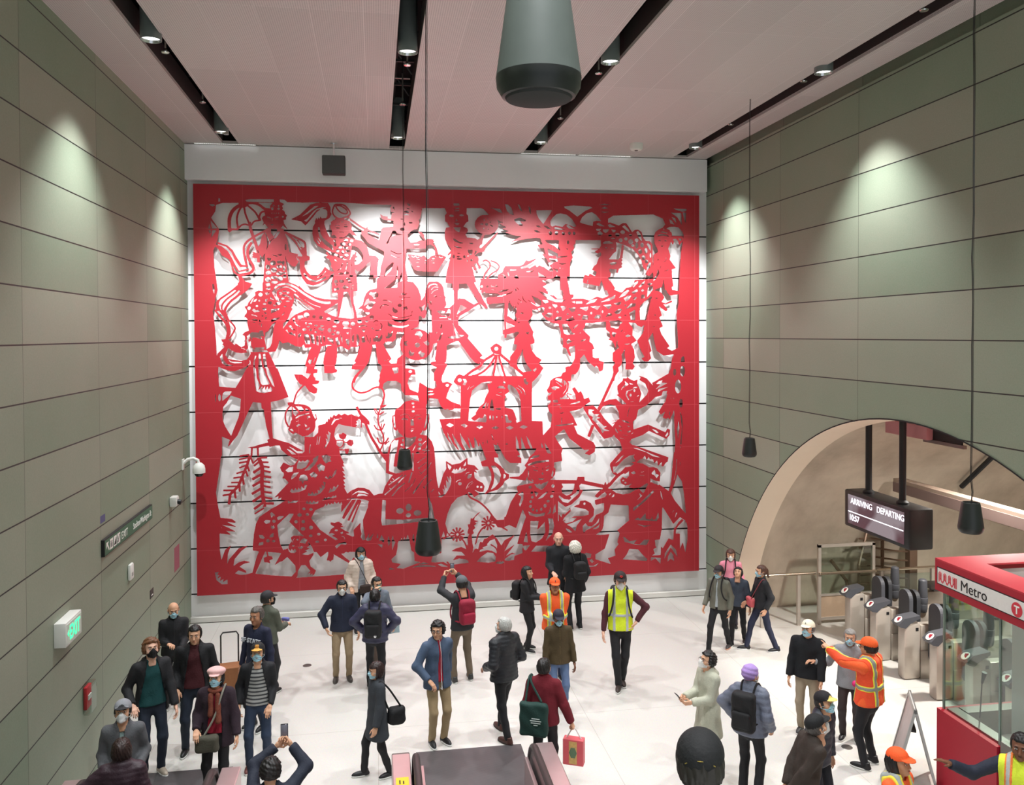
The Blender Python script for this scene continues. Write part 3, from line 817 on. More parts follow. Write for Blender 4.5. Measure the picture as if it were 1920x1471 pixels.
R 1122,361 1373,360 1401,384 1381,393 1389,404 1406,412 1406,425 1432,429 1446,442 1469,442 1472,426 1460,376 1492,376 1500,423 1516,425 1514,435 1504,444 1526,441 1554,441 1583,449 1615,433 1638,440 1664,433 1664,532 1615,540 1566,543 1457,548 1423,542 1398,529 1372,498 1358,487 1338,487 1341,512 1327,531 1316,538 1282,538 1274,526 1268,509 1274,498 1271,471 1260,487 1246,460 1243,432 1210,431 1188,420 1152,419 1127,419 1127,386 1122,386
W 1122,367 1127,367 1122,378
R 1146,441 1155,437 1243,431 1243,460 1224,460 1204,461 1177,462 1154,467 1149,457
W 1127,422 1138,415 1155,421 1174,427 1191,420 1207,427 1204,429 1149,437 1130,432
W 1193,416 1218,405 1245,403 1232,411 1204,418
W 1207,429 1232,422 1257,412 1252,421 1224,429
W 1162,404 1193,403 1177,408
o 1129,393 6,6
o 1152,393 5,5
W 1166,391 1167,383 1171,391 1185,391 1188,383 1191,391 1198,392 1196,395 1166,395
W 1264,399 1273,404 1273,418 1269,410
w3 1274,396 1284,407
w3 1277,457 1281,468
w3 1288,448 1294,459
w3 1280,442 1285,449
w3 1299,432 1302,446 1316,459
w3 1322,448 1341,462 1358,472
W 1246,460 1245,487 1260,487 1266,468 1257,476
W 1336,429 1364,440 1378,451 1377,470 1361,475 1353,462
W 1364,409 1384,415 1418,431 1437,445 1483,446 1469,456 1437,456 1401,443
W 1381,447 1406,449 1409,456 1389,465
W 1423,465 1443,466 1446,473 1437,483
o 1414,480 7,5
W 1361,484 1378,477 1391,480 1389,498 1378,504
W 1389,512 1406,501 1425,502 1423,512 1412,522
W 1432,527 1446,517 1464,517 1464,531 1434,534
o 1446,498 6,6
W 1459,473 1486,473 1480,484 1469,495
W 1491,480 1526,478 1520,495 1506,498
W 1537,476 1579,474 1569,494
W 1586,473 1629,471 1621,487 1612,491
o 1489,506 5,4
o 1537,510 7,3
o 1591,502 5,6
o 1639,496 4,7
W 1477,533 1511,516 1521,531 1497,536
W 1547,529 1560,513 1577,510 1577,531
W 1602,523 1612,509 1629,508 1629,523 1612,529
W 1500,453 1552,453 1552,462 1526,463
W 1566,466 1589,448 1618,442 1606,456
W 1338,490 1344,498 1352,495 1358,488 1369,502 1361,509 1344,509
R 1232,515 1240,515 1271,537 1274,526 1277,498 1322,493 1341,509 1321,537 1344,580 1341,595 1349,614 1348,628 1330,631 1276,633 1261,629 1265,606 1285,584 1279,578 1240,589 1232,589 1230,604 1222,604 1222,590 1215,589 1216,572 1226,570 1268,556 1229,539
W 1229,541 1269,556 1235,562
R 1224,460 1239,457 1235,512 1228,531 1229,570 1223,570 1221,515
R 1276,631 1330,629 1335,653 1355,681 1379,696 1367,711 1386,730 1371,753 1357,770 1343,784 1298,783 1301,750 1273,730 1245,721 1245,683 1271,650
W 1299,647 1301,678 1310,703 1321,722 1338,742 1315,747 1301,748 1279,730 1273,711 1276,694 1290,672
W 1340,739 1355,728 1357,736 1349,746
W 1286,502 1296,498 1306,504 1293,505
o 1282,524 3,2
W 1277,539 1291,539 1282,544
W 1309,582 1327,580 1321,592
R 1449,542 1463,545 1474,587 1488,593 1525,590 1508,582 1503,570 1491,554 1488,543 1566,543 1563,559 1554,571 1571,587 1586,601 1583,621 1597,632 1604,652 1596,655 1597,686 1606,691 1626,691 1623,700 1645,708 1640,742 1626,748 1620,728 1611,722 1606,729 1577,705 1560,674 1542,693 1542,727 1531,749 1522,758 1505,757 1502,786 1419,785 1434,771 1462,765 1465,757 1485,752 1479,743 1508,716 1520,691 1522,665 1520,637 1497,643 1494,651 1504,679 1498,683 1482,648 1468,643 1471,626 1468,607 1461,604 1460,581
W 1483,621 1494,609 1505,618 1520,615 1508,621 1488,632
W 1510,568 1526,551 1537,548 1528,559 1514,568
W 1544,622 1548,614 1568,610 1563,618
w2 1532,658 1548,656 1571,658
W 1537,586 1548,580 1543,589
R 1523,441 1554,441 1583,449 1618,433 1641,440 1670,428 1699,411 1725,415 1742,396 1772,389 1781,362 1863,356 1860,424 1816,458 1801,492 1804,532 1783,543 1728,539 1710,532 1652,537 1594,543 1523,543
R 1641,369 1676,369 1694,397 1687,402 1710,411 1670,430
W 1526,453 1552,453 1552,462 1526,463
W 1566,466 1589,448 1618,442 1606,456
W 1629,457 1655,445 1687,430 1697,423 1693,439 1670,450
W 1709,439 1728,416 1751,403 1757,408 1740,427
W 1773,396 1778,374 1795,365 1795,374
W 1766,413 1792,399 1794,410 1775,422
W 1807,407 1816,399 1823,405 1814,413
W 1795,392 1813,374 1827,362 1822,379 1804,393
W 1833,379 1845,373 1860,376 1845,387
W 1839,390 1860,386 1860,404 1839,430 1833,436 1836,410
W 1731,440 1751,427 1766,427 1757,444 1740,453
W 1772,441 1782,431 1791,436 1780,448
W 1807,441 1810,424 1824,424 1824,438
W 1641,468 1676,464 1680,471 1667,487
W 1687,461 1722,453 1719,464 1705,470
W 1734,465 1745,467 1739,475
W 1738,487 1763,461 1786,461 1783,472
W 1689,499 1710,484 1726,485 1716,503 1699,506
W 1652,519 1664,502 1681,503 1681,512
o 1715,520 7,4
o 1739,511 5,2
W 1586,474 1632,471 1618,489
W 1540,480 1579,474 1577,487 1569,495
o 1591,502 5,6
o 1640,496 4,7
W 1549,526 1557,510 1579,512 1577,530 1554,531
W 1602,523 1612,509 1631,509 1631,523 1618,527
o 1539,509 7,4
W 1756,501 1783,486 1783,532 1763,532
W 1802,481 1804,470 1821,455 1839,467 1833,478 1845,472 1821,502 1804,492
W 1808,518 1832,512 1827,526 1813,533
R 1655,537 1670,537 1675,560 1699,568 1728,540 1751,540 1772,565 1769,596 1789,618 1771,628 1763,633 1777,656 1780,690 1771,715 1780,727 1771,741 1739,740 1742,712 1736,678 1738,650 1722,678 1725,706 1719,723 1707,731 1710,746 1693,768 1690,788 1678,788 1687,751 1684,728 1695,712 1684,703 1684,669 1713,647 1696,647 1690,633 1681,619 1664,613 1675,605 1670,582 1655,571
W 1670,536 1696,533 1699,540 1713,551 1710,565 1699,568 1687,557 1675,557
W 1680,591 1683,582 1700,585 1691,605 1683,599
W 1699,622 1706,619 1704,633 1713,647 1698,647
w3 1719,581 1728,572
w2 1732,586 1739,582
W 1738,599 1751,591 1764,598 1748,605
W 1729,632 1763,630 1748,636
R 1783,520 1804,532 1830,532 1845,472 1860,404 1880,407 1898,415 1911,435 1898,454 1916,461 1943,447 1946,455 1919,464 1905,464 1925,486 1919,495 1901,482 1886,472 1900,512 1888,520 1904,558 1889,566 1898,591 1934,643 1922,651 1945,663 1974,649 1977,728 1942,711 1953,677 1928,680 1907,682 1877,662 1868,628 1860,583 1839,614 1854,662 1845,670 1852,693 1839,707 1824,707 1810,696 1823,687 1807,659 1791,619 1815,588 1821,571 1808,560 1792,554 1783,543
W 1808,563 1823,551 1818,571 1810,571
w2 1801,599 1821,574
o 1876,439 5,2
o 1854,437 2,4
w3 1838,450 1848,447
o 1870,510 4,2
W 1857,557 1873,559 1863,561
R 1907,370 1946,370 1951,387 1940,393 1943,403 1981,408 1981,421 1934,427 1925,415 1913,390
R 1977,367 2089,366 2089,793 1874,790 1904,773 1931,759 1940,734 1945,700 1953,677 1972,649 1972,572 1968,532 1966,506 1977,458 1978,421
W 1984,711 1987,689 1999,686 2002,711
o 1957,748 8,19
o 1992,754 11,19
R 38,788 96,791 153,797 148,829 133,826 118,855 105,870 101,897 102,923 112,949 136,990 130,1001 97,986 99,1007 98,1059 93,1070 89,1104 10,1102
W 101,828 105,815 113,810 138,809 130,824 101,848
o 91,834 5,15
o 76,836 2,17
R 195,719 312,721 354,835 316,848 285,854 249,857 219,853 173,840 133,826 148,803 174,759
R 172,835 219,849 208,872 193,904 172,951 157,984 136,1010 120,1031 126,1007 142,963 162,913 169,877
R 249,852 285,850 289,948 293,1001 280,1000 266,945 259,884 250,878
W 219,720 230,720 233,759 245,788 237,809 255,790 251,807 265,790 264,807 274,791 278,807 285,792 293,805 288,813 260,818 239,815 229,809 224,772
W 239,720 259,720 268,749 283,784 255,787 249,783 240,751
W 268,720 278,720 293,760 301,797 291,786 273,747
R 270,1004 280,1000 293,998 312,1005 332,1012 353,1018 381,1035 415,1054 414,1070 365,1069 350,1068 324,1044 319,1027 301,1027 281,1032 276,1027 237,1034 222,1036 192,1033 220,1029 238,1023 275,1014
W 350,1030 371,1040 384,1051 415,1053 407,1061 386,1060
W 344,1040 360,1047 383,1065 365,1064
r7 212,1033 210,1067
r7 234,1034 235,1068
R 367,907 367,870 393,866 419,869 439,887 447,906 460,905 464,925 457,935 457,956 452,972 428,990 407,993 379,976 371,984 361,976 351,965 356,952 361,939
r6 353,954 343,933 341,906 349,885 362,871 382,867 413,870 434,881 444,903
R 350,857 367,856 379,864 377,872 352,869
W 353,885 362,880 365,907 367,925 353,944 349,920
W 370,874 393,899 380,912 371,902
W 380,872 403,874 413,886 413,892 398,894
W 379,919 392,909 434,899 434,903 398,913 382,922
W 419,881 431,887 439,893 418,892
W 382,950 392,943 402,947 392,951 387,956
w2 381,934 392,931
W 423,913 436,911 438,919 430,919 427,929
W 414,942 423,948 426,954 418,956
W 418,966 437,956 431,969 420,969
W 448,908 455,906 460,917 458,927
W 357,965 366,961 374,973 369,973
r6 372,864 385,822 409,793 419,788
R 376,745 407,747 432,767 443,762 445,746 449,749 451,759 458,770 474,773 471,783 458,786 445,787 466,805 463,821 453,824 435,815 419,791 399,785 383,764
r7 645,726 623,748 610,766 603,788 606,804 620,817 639,823 665,817 687,805 708,801 724,811 730,833 725,857 717,881
R 722,725 826,726 853,731 857,752 839,753 828,766 823,791 831,810 850,821 868,826 866,836 815,835 799,815 797,788 783,779 761,771 743,776 727,787 724,805 708,800 713,786 707,776 713,765 711,754 719,730
W 762,725 788,725 786,744 771,748
o 835,739 7,6
R 415,993 425,996 457,983 470,950 496,945 500,933 504,941 508,921 512,930 517,914 522,922 530,908 537,915 549,905 559,912 572,905 585,912 599,908 612,915 627,920 639,923 640,963 614,961 575,954 548,946 536,963 530,993 537,1010 548,1039 553,1068 568,1117 414,1113
W 424,994 444,988 457,972 462,954 469,959 467,981 451,996 433,997
W 625,928 637,928 635,961 614,960 623,952 614,949 623,944 617,937 623,934
W 516,947 530,925 560,922 562,925 537,931 522,951
r2 518,948 531,928 559,925
W 506,974 517,982 511,1016 495,1043 491,1040 501,1019 496,1000 506,1011 500,984 509,992
w3 466,994 462,1029
w3 475,994 469,1029
w3 438,1025 434,1047 435,1068
W 482,1064 500,1070 519,1081 513,1094 500,1102 487,1083
W 469,1061 471,1096 453,1114 440,1114 448,1095 461,1082
r10 620,879 635,909 649,934 662,966 677,1002 696,1034 714,1065 743,1103
R 627,920 641,909 654,920 670,939 671,953 654,947 641,944
r6 717,881 707,908 704,929 707,951 716,975 725,997 725,1027 711,1059
R 706,856 713,875 742,872 731,881 715,886
r4 689,886 696,905 707,913
r4 694,886 702,900 706,908
r5 730,900 710,912
r5 688,953 699,970 715,975
r5 731,949 723,967 715,978
r4 718,948 716,973
r6 701,1005 709,1024 722,1030
r6 746,1006 736,1022 722,1032
r4 749,1019 730,1035
R 548,987 559,988 564,981 580,991 574,1007 558,1007 551,1001
R 579,1021 590,1010 604,1013 606,1027 598,1037 585,1032
R 571,1047 590,1048 584,1067 574,1066
r4 537,1013 558,1012 574,1021 583,1021
r4 564,1004 567,1023 560,1038 545,1041
r4 545,1050 574,1052
W 540,1017 554,1016 562,1028 553,1040 540,1031
R 762,917 776,914 781,979 768,974 760,941
W 766,920 772,920 776,969 768,963
r8 805,1007 773,1015 757,1033 747,1065 743,1122
R 774,893 793,882 812,862 841,855 871,862 895,881 900,895 898,930 892,966 878,990 859,1006 832,1008 805,1002 787,985 774,950 771,914
R 799,779 826,791 833,812 866,826 872,783 890,794 906,805 928,811 942,803 939,784 931,767 931,746 945,721 977,722 972,743 964,757 961,776 966,787 985,782 1007,792 1000,801 995,809 985,831 980,850 1001,864 1037,878 1042,892 1015,891 1007,897 993,898 985,894 974,897 958,882 950,863 947,852 912,847 898,879 898,889 871,862 864,837 812,834 799,812
o 985,797 7,6
W 901,823 914,818 929,819 923,824
W 898,837 917,829 935,831 922,836
o 845,868 6,5
o 847,883 4,4
o 846,901 7,6
w2 793,918 809,912 825,915 833,926 848,927 857,917 879,918
W 835,934 846,932 849,959 835,960
W 794,935 806,927 822,930 825,938 809,933
W 860,935 871,927 883,934 871,932
w2 830,972 850,973
W 833,978 849,977 838,986
R 895,914 911,914 912,933 900,977 886,983 892,952
W 900,917 907,917 905,939 893,971 889,968 895,944
R 787,1012 808,1003 832,1008 873,996 900,1001 921,1026 930,1054 932,1081 932,1128 770,1123 776,1077
W 811,1005 832,1009 859,1003 851,1025 835,1043 816,1054 811,1037
W 762,1123 765,1077 781,1023 771,1014 757,1028 750,1076 748,1123
o 804,1018 5,6
o 801,1036 7,6
o 797,1052 7,6
o 873,1017 8,7
o 872,1037 7,7
o 869,1054 7,6
o 863,1072 8,6
o 860,1093 8,5
w3 856,1038 843,1062
w3 897,1023 883,1036 864,1062
w4 904,1037 897,1053 883,1061 912,1062
w3 900,1065 864,1090
w3 917,1079 913,1091 899,1107
w3 886,1093 861,1120
w3 916,1108 902,1127
W 841,1070 847,1071 848,1125 840,1125
R 1163,644 1176,633 1188,626 1201,633 1212,641 1209,655 1209,669 1198,673 1176,667 1167,657
o 1188,649 8,8
r10 1180,671 1137,698 1120,720 1084,742 1059,761
r8 1187,674 1164,712 1137,740 1103,758 1087,761
r8 1190,674 1182,721 1175,762
r8 1198,674 1206,707 1224,763
r11 1203,671 1240,702 1270,730 1304,758
R 1024,758 1035,752 1051,758 1298,763 1301,747 1326,744 1355,747 1360,764 1337,789 1336,950 1381,952 1383,1012 1371,1037 1037,947 1040,881 1040,799 1024,796 1010,782
R 1024,758 1035,752 1048,758 1059,774 1054,791 1040,799 1024,796 1010,782
W 1078,857 1087,819 1103,805 1125,789 1153,784 1172,783 1164,792 1150,795 1153,809 1156,825 1142,850 1136,872 1117,888 1101,912 1103,918 1081,934 1097,945 1116,932 1130,935 1133,916 1144,921 1147,941 1144,952 1111,955 1083,952 1070,946 1074,893
W 1236,797 1250,799 1270,816 1284,841 1289,869 1292,949 1272,957 1269,946 1272,943 1264,918 1256,901 1236,895 1222,892 1222,854 1228,851 1222,840 1242,826 1234,810
W 1222,921 1233,923 1239,945 1253,948 1247,959 1227,956
R 1081,934 1092,929 1108,918 1125,907 1136,905 1136,921 1130,935 1116,932 1100,940 1096,946 1096,940 1087,944 1089,938
R 1136,872 1117,888 1101,912 1105,921 1133,921 1153,894
W 1189,812 1200,801 1217,803 1227,815 1209,813
o 1220,790 6,6
w2 1186,839 1197,841 1211,847
w2 1195,829 1211,829
W 1161,883 1167,858 1171,858 1178,905 1161,902
W 1183,894 1205,892 1205,902 1186,900
W 1128,891 1147,866 1144,883 1136,896
w3 1153,872 1147,897
o 1161,933 3,11
o 1173,934 3,11
o 1189,930 2,7
o 1211,931 2,7
o 1036,777 8,8
W 1048,772 1062,773 1066,783 1059,798 1048,796 1054,783
w2 1067,818 1078,799
w3 1078,810 1095,800
R 952,935 1038,934 1072,945 1147,953 1278,957 1336,951 1381,952 1383,1012 1405,1038 1405,1065 1292,1065 1235,1064 1222,1058 1194,1046 1124,1047 1097,1055 1077,1057 1058,1064 1022,1063 987,1022 968,989
W 984,985 991,1003 1009,1039 1029,1064 1018,1064 1001,1034 987,1011
W 1001,988 1010,1004 1025,1029 1048,1064 1033,1064 1014,1031
W 1034,986 1042,1004 1058,1029 1076,1060 1059,1065 1042,1032
W 1067,1005 1075,1022 1088,1055 1080,1060 1072,1030
W 1094,1010 1105,1028 1113,1055 1097,1059
W 1116,1034 1124,1050 1124,1061 1116,1061
W 1174,1038 1191,1068 1177,1067
w3 1167,1002 1174,1027
w3 1192,1038 1195,1058
o 1230,1046 5,6
W 1268,1007 1278,1035 1283,1067 1269,1066
W 1289,1009 1303,1063 1292,1068
W 959,1061 1014,1065 1022,1068 959,1082
o 1149,1032 2,8
o 1131,1037 2,6
W 979,960 994,951 1012,961 997,970
W 1039,961 1054,956 1069,964 1058,973
W 1103,970 1116,963 1133,971 1118,979
W 1166,975 1184,968 1200,974 1186,983
W 1226,975 1243,968 1261,976 1243,985
W 1283,975 1300,966 1320,974 1303,983
R 1122,1045 1174,1040 1180,1068 1196,1096 1177,1098 1179,1115 1207,1136 1127,1133 1121,1114 1146,1106
R 1194,1046 1258,1048 1286,1088 1272,1095 1291,1103 1291,1124 1244,1122 1224,1105
W 1302,773 1312,773 1315,786 1323,789 1318,800 1309,797 1302,786
w3 1270,809 1287,821 1295,835
w3 1278,801 1301,819 1309,841
W 1289,1010 1297,1032 1311,1069 1301,1067
W 1311,1009 1325,1030 1339,1064 1334,1072 1320,1044
R 1383,1012 1416,977 1422,926 1408,909 1404,887 1419,873 1416,865 1404,862 1404,843 1422,834 1405,834 1400,822 1411,806 1415,784 1431,772 1459,768 1468,751 1482,746 1479,729 1491,724 1539,727 1525,755 1506,759 1501,777 1485,780 1494,796 1491,824 1473,849 1456,861 1493,861 1525,864 1522,844 1508,819 1519,811 1536,836 1545,828 1556,848 1559,862 1579,856 1587,873 1565,887 1559,893 1542,903 1496,914 1513,937 1530,973 1516,974 1530,1008 1599,1045 1608,1062 1605,1085 1582,1099 1562,1092 1582,1076 1559,1076 1533,1055 1496,1026 1473,986 1433,1016 1447,1041 1467,1070 1460,1089 1464,1120 1430,1125 1430,1142 1308,1138 1328,1105 1351,1075 1371,1037
W 1418,812 1431,807 1451,810 1455,815 1442,817 1436,824 1425,821
W 1434,778 1442,773 1465,777 1468,797 1454,789
W 1431,782 1468,808 1462,810
W 1471,779 1482,788 1482,799 1474,807
w3 1485,791 1485,816 1468,841
W 1426,865 1446,864 1448,875 1428,875
W 1399,836 1422,832 1414,844 1402,846
W 1493,884 1513,878 1539,870 1545,875 1525,882
w3 1428,886 1459,884
w3 1455,894 1462,901
W 1452,919 1476,916 1465,923
w3 1463,936 1463,964
W 1430,970 1513,962 1513,967 1456,975
W 1456,854 1468,857 1482,844 1496,859 1456,862
r3 1485,837 1508,844
r3 1482,841 1499,861
W 1375,1037 1386,1064 1376,1062
W 1388,1039 1405,1063 1421,1091 1441,1097 1421,1099 1399,1082 1393,1062
W 1322,1119 1339,1100 1365,1095 1370,1101 1348,1106
W 1365,1085 1385,1087 1399,1104 1385,1104
W 1314,1130 1359,1112 1404,1113 1404,1123 1359,1124 1322,1136
R 1559,893 1600,890 1626,916 1649,948 1686,985 1698,1005 1680,1024 1646,1032 1620,1000 1594,963 1556,901
W 1578,905 1605,909 1592,916 1602,927 1628,927 1614,936 1631,943 1614,947 1625,958 1646,978 1659,979 1644,987 1672,999 1646,999 1640,1009 1628,987 1608,961 1594,949 1597,938 1579,929
r12 1598,972 1579,1021
r11 1698,740 1687,773 1663,824 1640,871 1621,908
R 1704,808 1727,788 1729,777 1745,778 1748,771 1757,780 1777,789 1792,783 1790,800 1799,817 1809,843 1803,863 1798,888 1745,887 1722,864 1701,847 1710,844 1704,824
W 1735,787 1754,803 1748,808 1727,819 1717,835 1724,816 1739,802
W 1749,786 1757,797 1777,803 1760,804
W 1739,848 1742,831 1771,823 1774,814 1792,814 1792,819 1777,820 1768,828 1751,832 1745,848 1757,868 1751,870
o 1778,830 5,7
o 1762,849 5,7
W 1786,857 1798,847 1799,853
w2 1759,876 1777,877
R 1650,874 1669,866 1698,864 1719,884 1727,893 1698,892 1669,886 1640,894 1626,916 1620,908 1631,880
R 1801,880 1833,849 1840,832 1827,801 1801,785 1807,775 1795,766 1815,772 1833,779 1861,811 1857,798 1898,779 1934,762 1941,731 2089,732 2089,1161 1954,1157 1963,1079 1963,1051 1957,994 1954,919 1934,956 1928,947 1919,953 1904,947 1916,919 1895,934 1886,922 1904,893 1916,879 1925,845 1889,855 1871,858 1857,872 1830,894 1795,911 1786,950 1771,958 1762,904
W 1873,803 1886,791 1904,787 1894,804
W 1871,827 1899,797 1925,800
W 1880,838 1886,824 1931,815
W 1904,834 1925,833 1919,850 1898,853
o 1957,754 7,15
o 1992,750 11,23
o 1972,815 14,30
o 1985,887 8,19
w2 1941,861 1942,871
w2 1953,862 1954,871
o 1934,930 2,10
o 1953,933 3,17
W 1980,920 1990,943 1993,980 1987,1066 1981,1063 1989,994
W 1975,957 1978,994 1972,1045 1966,999
W 1982,1070 1986,1073 1982,1086
R 1695,892 1733,887 1795,888 1786,950 1771,961 1774,995 1839,975 1916,1010 1925,994 1936,999 1934,1022 1919,1038 1874,1017 1842,1002 1815,1019 1765,1035 1756,1049 1768,1060 1815,1090 1727,1082 1715,1045 1692,1022 1686,996 1681,985 1698,960 1713,949 1710,920
w3 1757,902 1752,918 1748,941
W 1721,953 1745,958 1756,965 1756,969 1733,963
W 1739,975 1758,981 1756,985
w3 1710,977 1724,986
W 1694,985 1707,1005 1707,1011 1695,999
w3 1710,994 1724,1001
W 1745,1003 1762,998 1762,1005 1751,1009
w3 1765,1014 1773,1008
w2 1727,1017 1751,1020
w2 1713,1029 1736,1035
r2 1681,958 1710,952
r3 1682,968 1704,960
W 1853,993 1874,1000 1887,1012 1877,1013
W 1914,1025 1926,1007 1929,1019 1919,1030
R 1724,1082 1774,1061 1929,1117 1925,1136 1917,1140 1907,1155 1898,1155 1901,1135 1881,1155 1879,1127 1862,1145 1853,1119 1836,1139 1842,1113 1825,1133 1824,1107 1806,1129 1789,1138 1774,1112 1756,1105 1727,1141 1712,1150 1674,1149 1672,1137
W 1768,1072 1792,1075 1898,1119 1859,1111 1830,1093
W 1692,1138 1721,1107 1736,1099 1712,1127
W 1727,1139 1756,1107 1774,1104 1777,1116 1745,1131 1730,1150
W 86,1369 472,1385 470,1555 380,1558 361,1552 284,1544 220,1534 208,1530 182,1536 162,1536 142,1529 162,1507 137,1501 112,1503 97,1480 92,1475 86,1432
W 389,1382 680,1393 679,1534 570,1554 387,1558
W 958,1419 1001,1407 1296,1419 1295,1500 1256,1512 1260,1527 1234,1530 1220,1527 1217,1538 1195,1541 1181,1537 1150,1535 1101,1528 1071,1530 995,1536 984,1521 930,1523 915,1520 922,1494 957,1484
r14 237,1073 250,1111 249,1164 251,1217 256,1254 258,1270
r7 242,1074 270,1074
r7 250,1092 275,1093
r7 252,1108 279,1113
r7 252,1124 283,1133
r7 254,1148 284,1153
r7 254,1168 281,1173
r7 251,1185 282,1193
r7 254,1209 286,1215
r7 256,1231 288,1239
r9 261,1256 294,1257
r10 247,1112 216,1133
r10 247,1140 212,1159
r10 247,1166 213,1186
r10 244,1197 210,1217
r10 249,1223 213,1247
r10 251,1253 218,1277
r6 256,1274 220,1296
r10 204,1065 194,1099 181,1130 170,1156 157,1185 128,1215
r10 128,1215 123,1255
r6 202,1061 165,1065
r6 199,1072 162,1079
r7 196,1087 162,1093
r6 191,1102 163,1112
r6 181,1125 152,1134
r6 175,1147 140,1152
r6 163,1169 132,1169
r6 152,1184 117,1184
r7 140,1200 102,1199
r7 132,1215 99,1219
r7 194,1105 201,1127
r7 186,1121 195,1147
r8 175,1148 180,1179
r8 163,1173 164,1206
r8 145,1204 148,1232
r6 237,1076 214,1097
r6 205,1065 215,1094
r8 242,1087 219,1106
R 83,1306 133,1313 147,1324 147,1329 83,1318
R 83,1318 116,1325 151,1345 83,1332
R 83,1329 123,1349 148,1364 103,1357
R 83,1340 100,1351 130,1375 88,1368
R 350,1066 474,1064 473,1254 338,1246 320,1243 325,1234 310,1240 313,1228 295,1235 352,1176 336,1158 326,1159 334,1148 333,1136 325,1131 319,1115 324,1108 332,1095 347,1103 360,1110 375,1105 386,1088 391,1087 370,1077
R 299,1271 338,1248 416,1246 390,1269 374,1301 353,1300 306,1344 311,1392 320,1432 329,1446 347,1438 347,1452 212,1441 212,1425 217,1374 225,1335 238,1309 287,1276
R 390,1267 473,1248 478,1256 454,1290 437,1322 472,1369 501,1391 545,1423 550,1461 448,1457 440,1435 407,1390 353,1332 379,1288
R 389,1061 550,1066 558,1082 569,1106 558,1101 571,1119 560,1117 571,1139 560,1136 574,1155 563,1155 576,1168 564,1171 573,1187 565,1187 573,1201 568,1203 582,1231 582,1252 562,1276 557,1259 551,1270 546,1259 538,1267 530,1257 525,1269 517,1263 512,1271 505,1263 499,1276 496,1265 486,1278 475,1281 454,1290 437,1293 387,1259
R 578,1230 596,1216 623,1205 647,1207 668,1216 686,1239 686,1258 580,1255
W 392,1088 401,1095 407,1087 414,1094 427,1086 434,1092 419,1116 401,1124 383,1121 386,1101
W 339,1127 355,1114 370,1113 367,1133 349,1135
W 361,1166 363,1150 373,1138 393,1135 380,1152
W 393,1171 392,1160 398,1148 410,1145 422,1150 427,1163 426,1172
W 401,1172 411,1172 406,1185
W 356,1212 364,1199 372,1210 377,1197 385,1208 390,1195 397,1206 401,1191 411,1203 414,1185 424,1188 416,1206 390,1216 364,1218
W 347,1259 348,1247 359,1254 369,1247 390,1249 379,1258
W 279,1297 285,1291 297,1301 299,1310 290,1306 285,1316
W 254,1328 263,1321 281,1324 276,1336 263,1338
W 305,1314 314,1308 334,1309 322,1320 309,1325
o 294,1328 7,7
W 281,1353 283,1343 288,1349 292,1342 297,1354 288,1361
W 234,1379 250,1381 258,1392 252,1398 239,1393
W 274,1393 281,1380 293,1372 291,1391
o 270,1405 7,7
o 292,1407 7,5
W 232,1423 237,1410 253,1408 251,1421
W 267,1430 272,1421 279,1430 272,1441
W 433,1145 448,1135 465,1149 455,1162 449,1157 440,1158
W 461,1111 474,1103 494,1115 489,1135 480,1131 471,1138
W 479,1072 500,1068 519,1078 513,1086 520,1097 508,1098 497,1105 487,1091
W 411,1131 430,1113 448,1095 446,1084 461,1074 469,1069 466,1088 451,1111 432,1129
W 424,1231 429,1217 437,1226 442,1215 452,1226 455,1218 465,1224 464,1208 473,1213 471,1195 481,1206 479,1187 489,1195 486,1176 496,1179 492,1201 476,1222 455,1233
W 488,1158 493,1163 497,1153 505,1164 513,1150 519,1160 531,1135 540,1127 536,1146 526,1159 505,1168
W 506,1223 515,1201 520,1212 528,1194 536,1202 544,1189 547,1194 531,1215
W 479,1253 494,1240 499,1244 507,1237 515,1242 525,1233 531,1237 536,1229 538,1241 515,1246
W 416,1262 423,1249 429,1260 434,1250 442,1261 447,1251 457,1258 468,1253 465,1264 442,1266
o 410,1283 7,6
o 437,1286 7,6
o 423,1306 7,6
o 393,1307 9,8
o 407,1334 7,7
o 379,1333 7,7
o 437,1359 8,8
o 406,1363 9,8
o 436,1392 7,6
o 467,1387 7,6
o 461,1417 8,5
o 493,1411 6,6
o 495,1437 5,4
o 479,1448 4,5
R 92,1475 107,1433 129,1417 117,1450 112,1499 106,1507
R 109,1503 122,1471 158,1430 196,1420 168,1441 142,1472 137,1501
R 132,1504 157,1486 178,1480 202,1487 177,1492 160,1503 185,1521 186,1529 157,1517 142,1529 122,1516
W 66,1521 82,1520 76,1532 84,1532 77,1545 90,1539 85,1556 100,1548 97,1561 115,1550 115,1570 93,1570 73,1553
R 214,1422 319,1424 329,1447 331,1442 349,1444 350,1425 363,1410 358,1396 368,1389 389,1390 415,1393 430,1431 419,1439 432,1442 409,1452 424,1453 398,1465 424,1469 447,1460 445,1470 429,1493 434,1515 455,1532 450,1545 441,1553 442,1543 432,1549 434,1539 422,1545 434,1533 414,1508 398,1508 385,1531 382,1555 361,1557 361,1551 377,1533 375,1509 362,1493 344,1472 331,1483 323,1489 316,1490 308,1495 295,1503 321,1456 259,1447 249,1469 236,1500 220,1535 209,1531 221,1486 229,1460 236,1446 214,1439
W 399,1406 409,1399 423,1407 414,1423 392,1418
o 384,1405 4,4
w2 363,1418 368,1405 374,1398
W 349,1439 357,1450 362,1439 367,1450 373,1440 380,1451 373,1459 357,1457 349,1449
W 386,1432 393,1438 399,1430 407,1436 399,1444 388,1440
o 368,1429 5,3
W 256,1257 246,1262 230,1277 235,1280 253,1267
R 254,1472 267,1467 263,1448 268,1448 272,1466 285,1468 288,1478 275,1483 278,1495 269,1491 255,1489
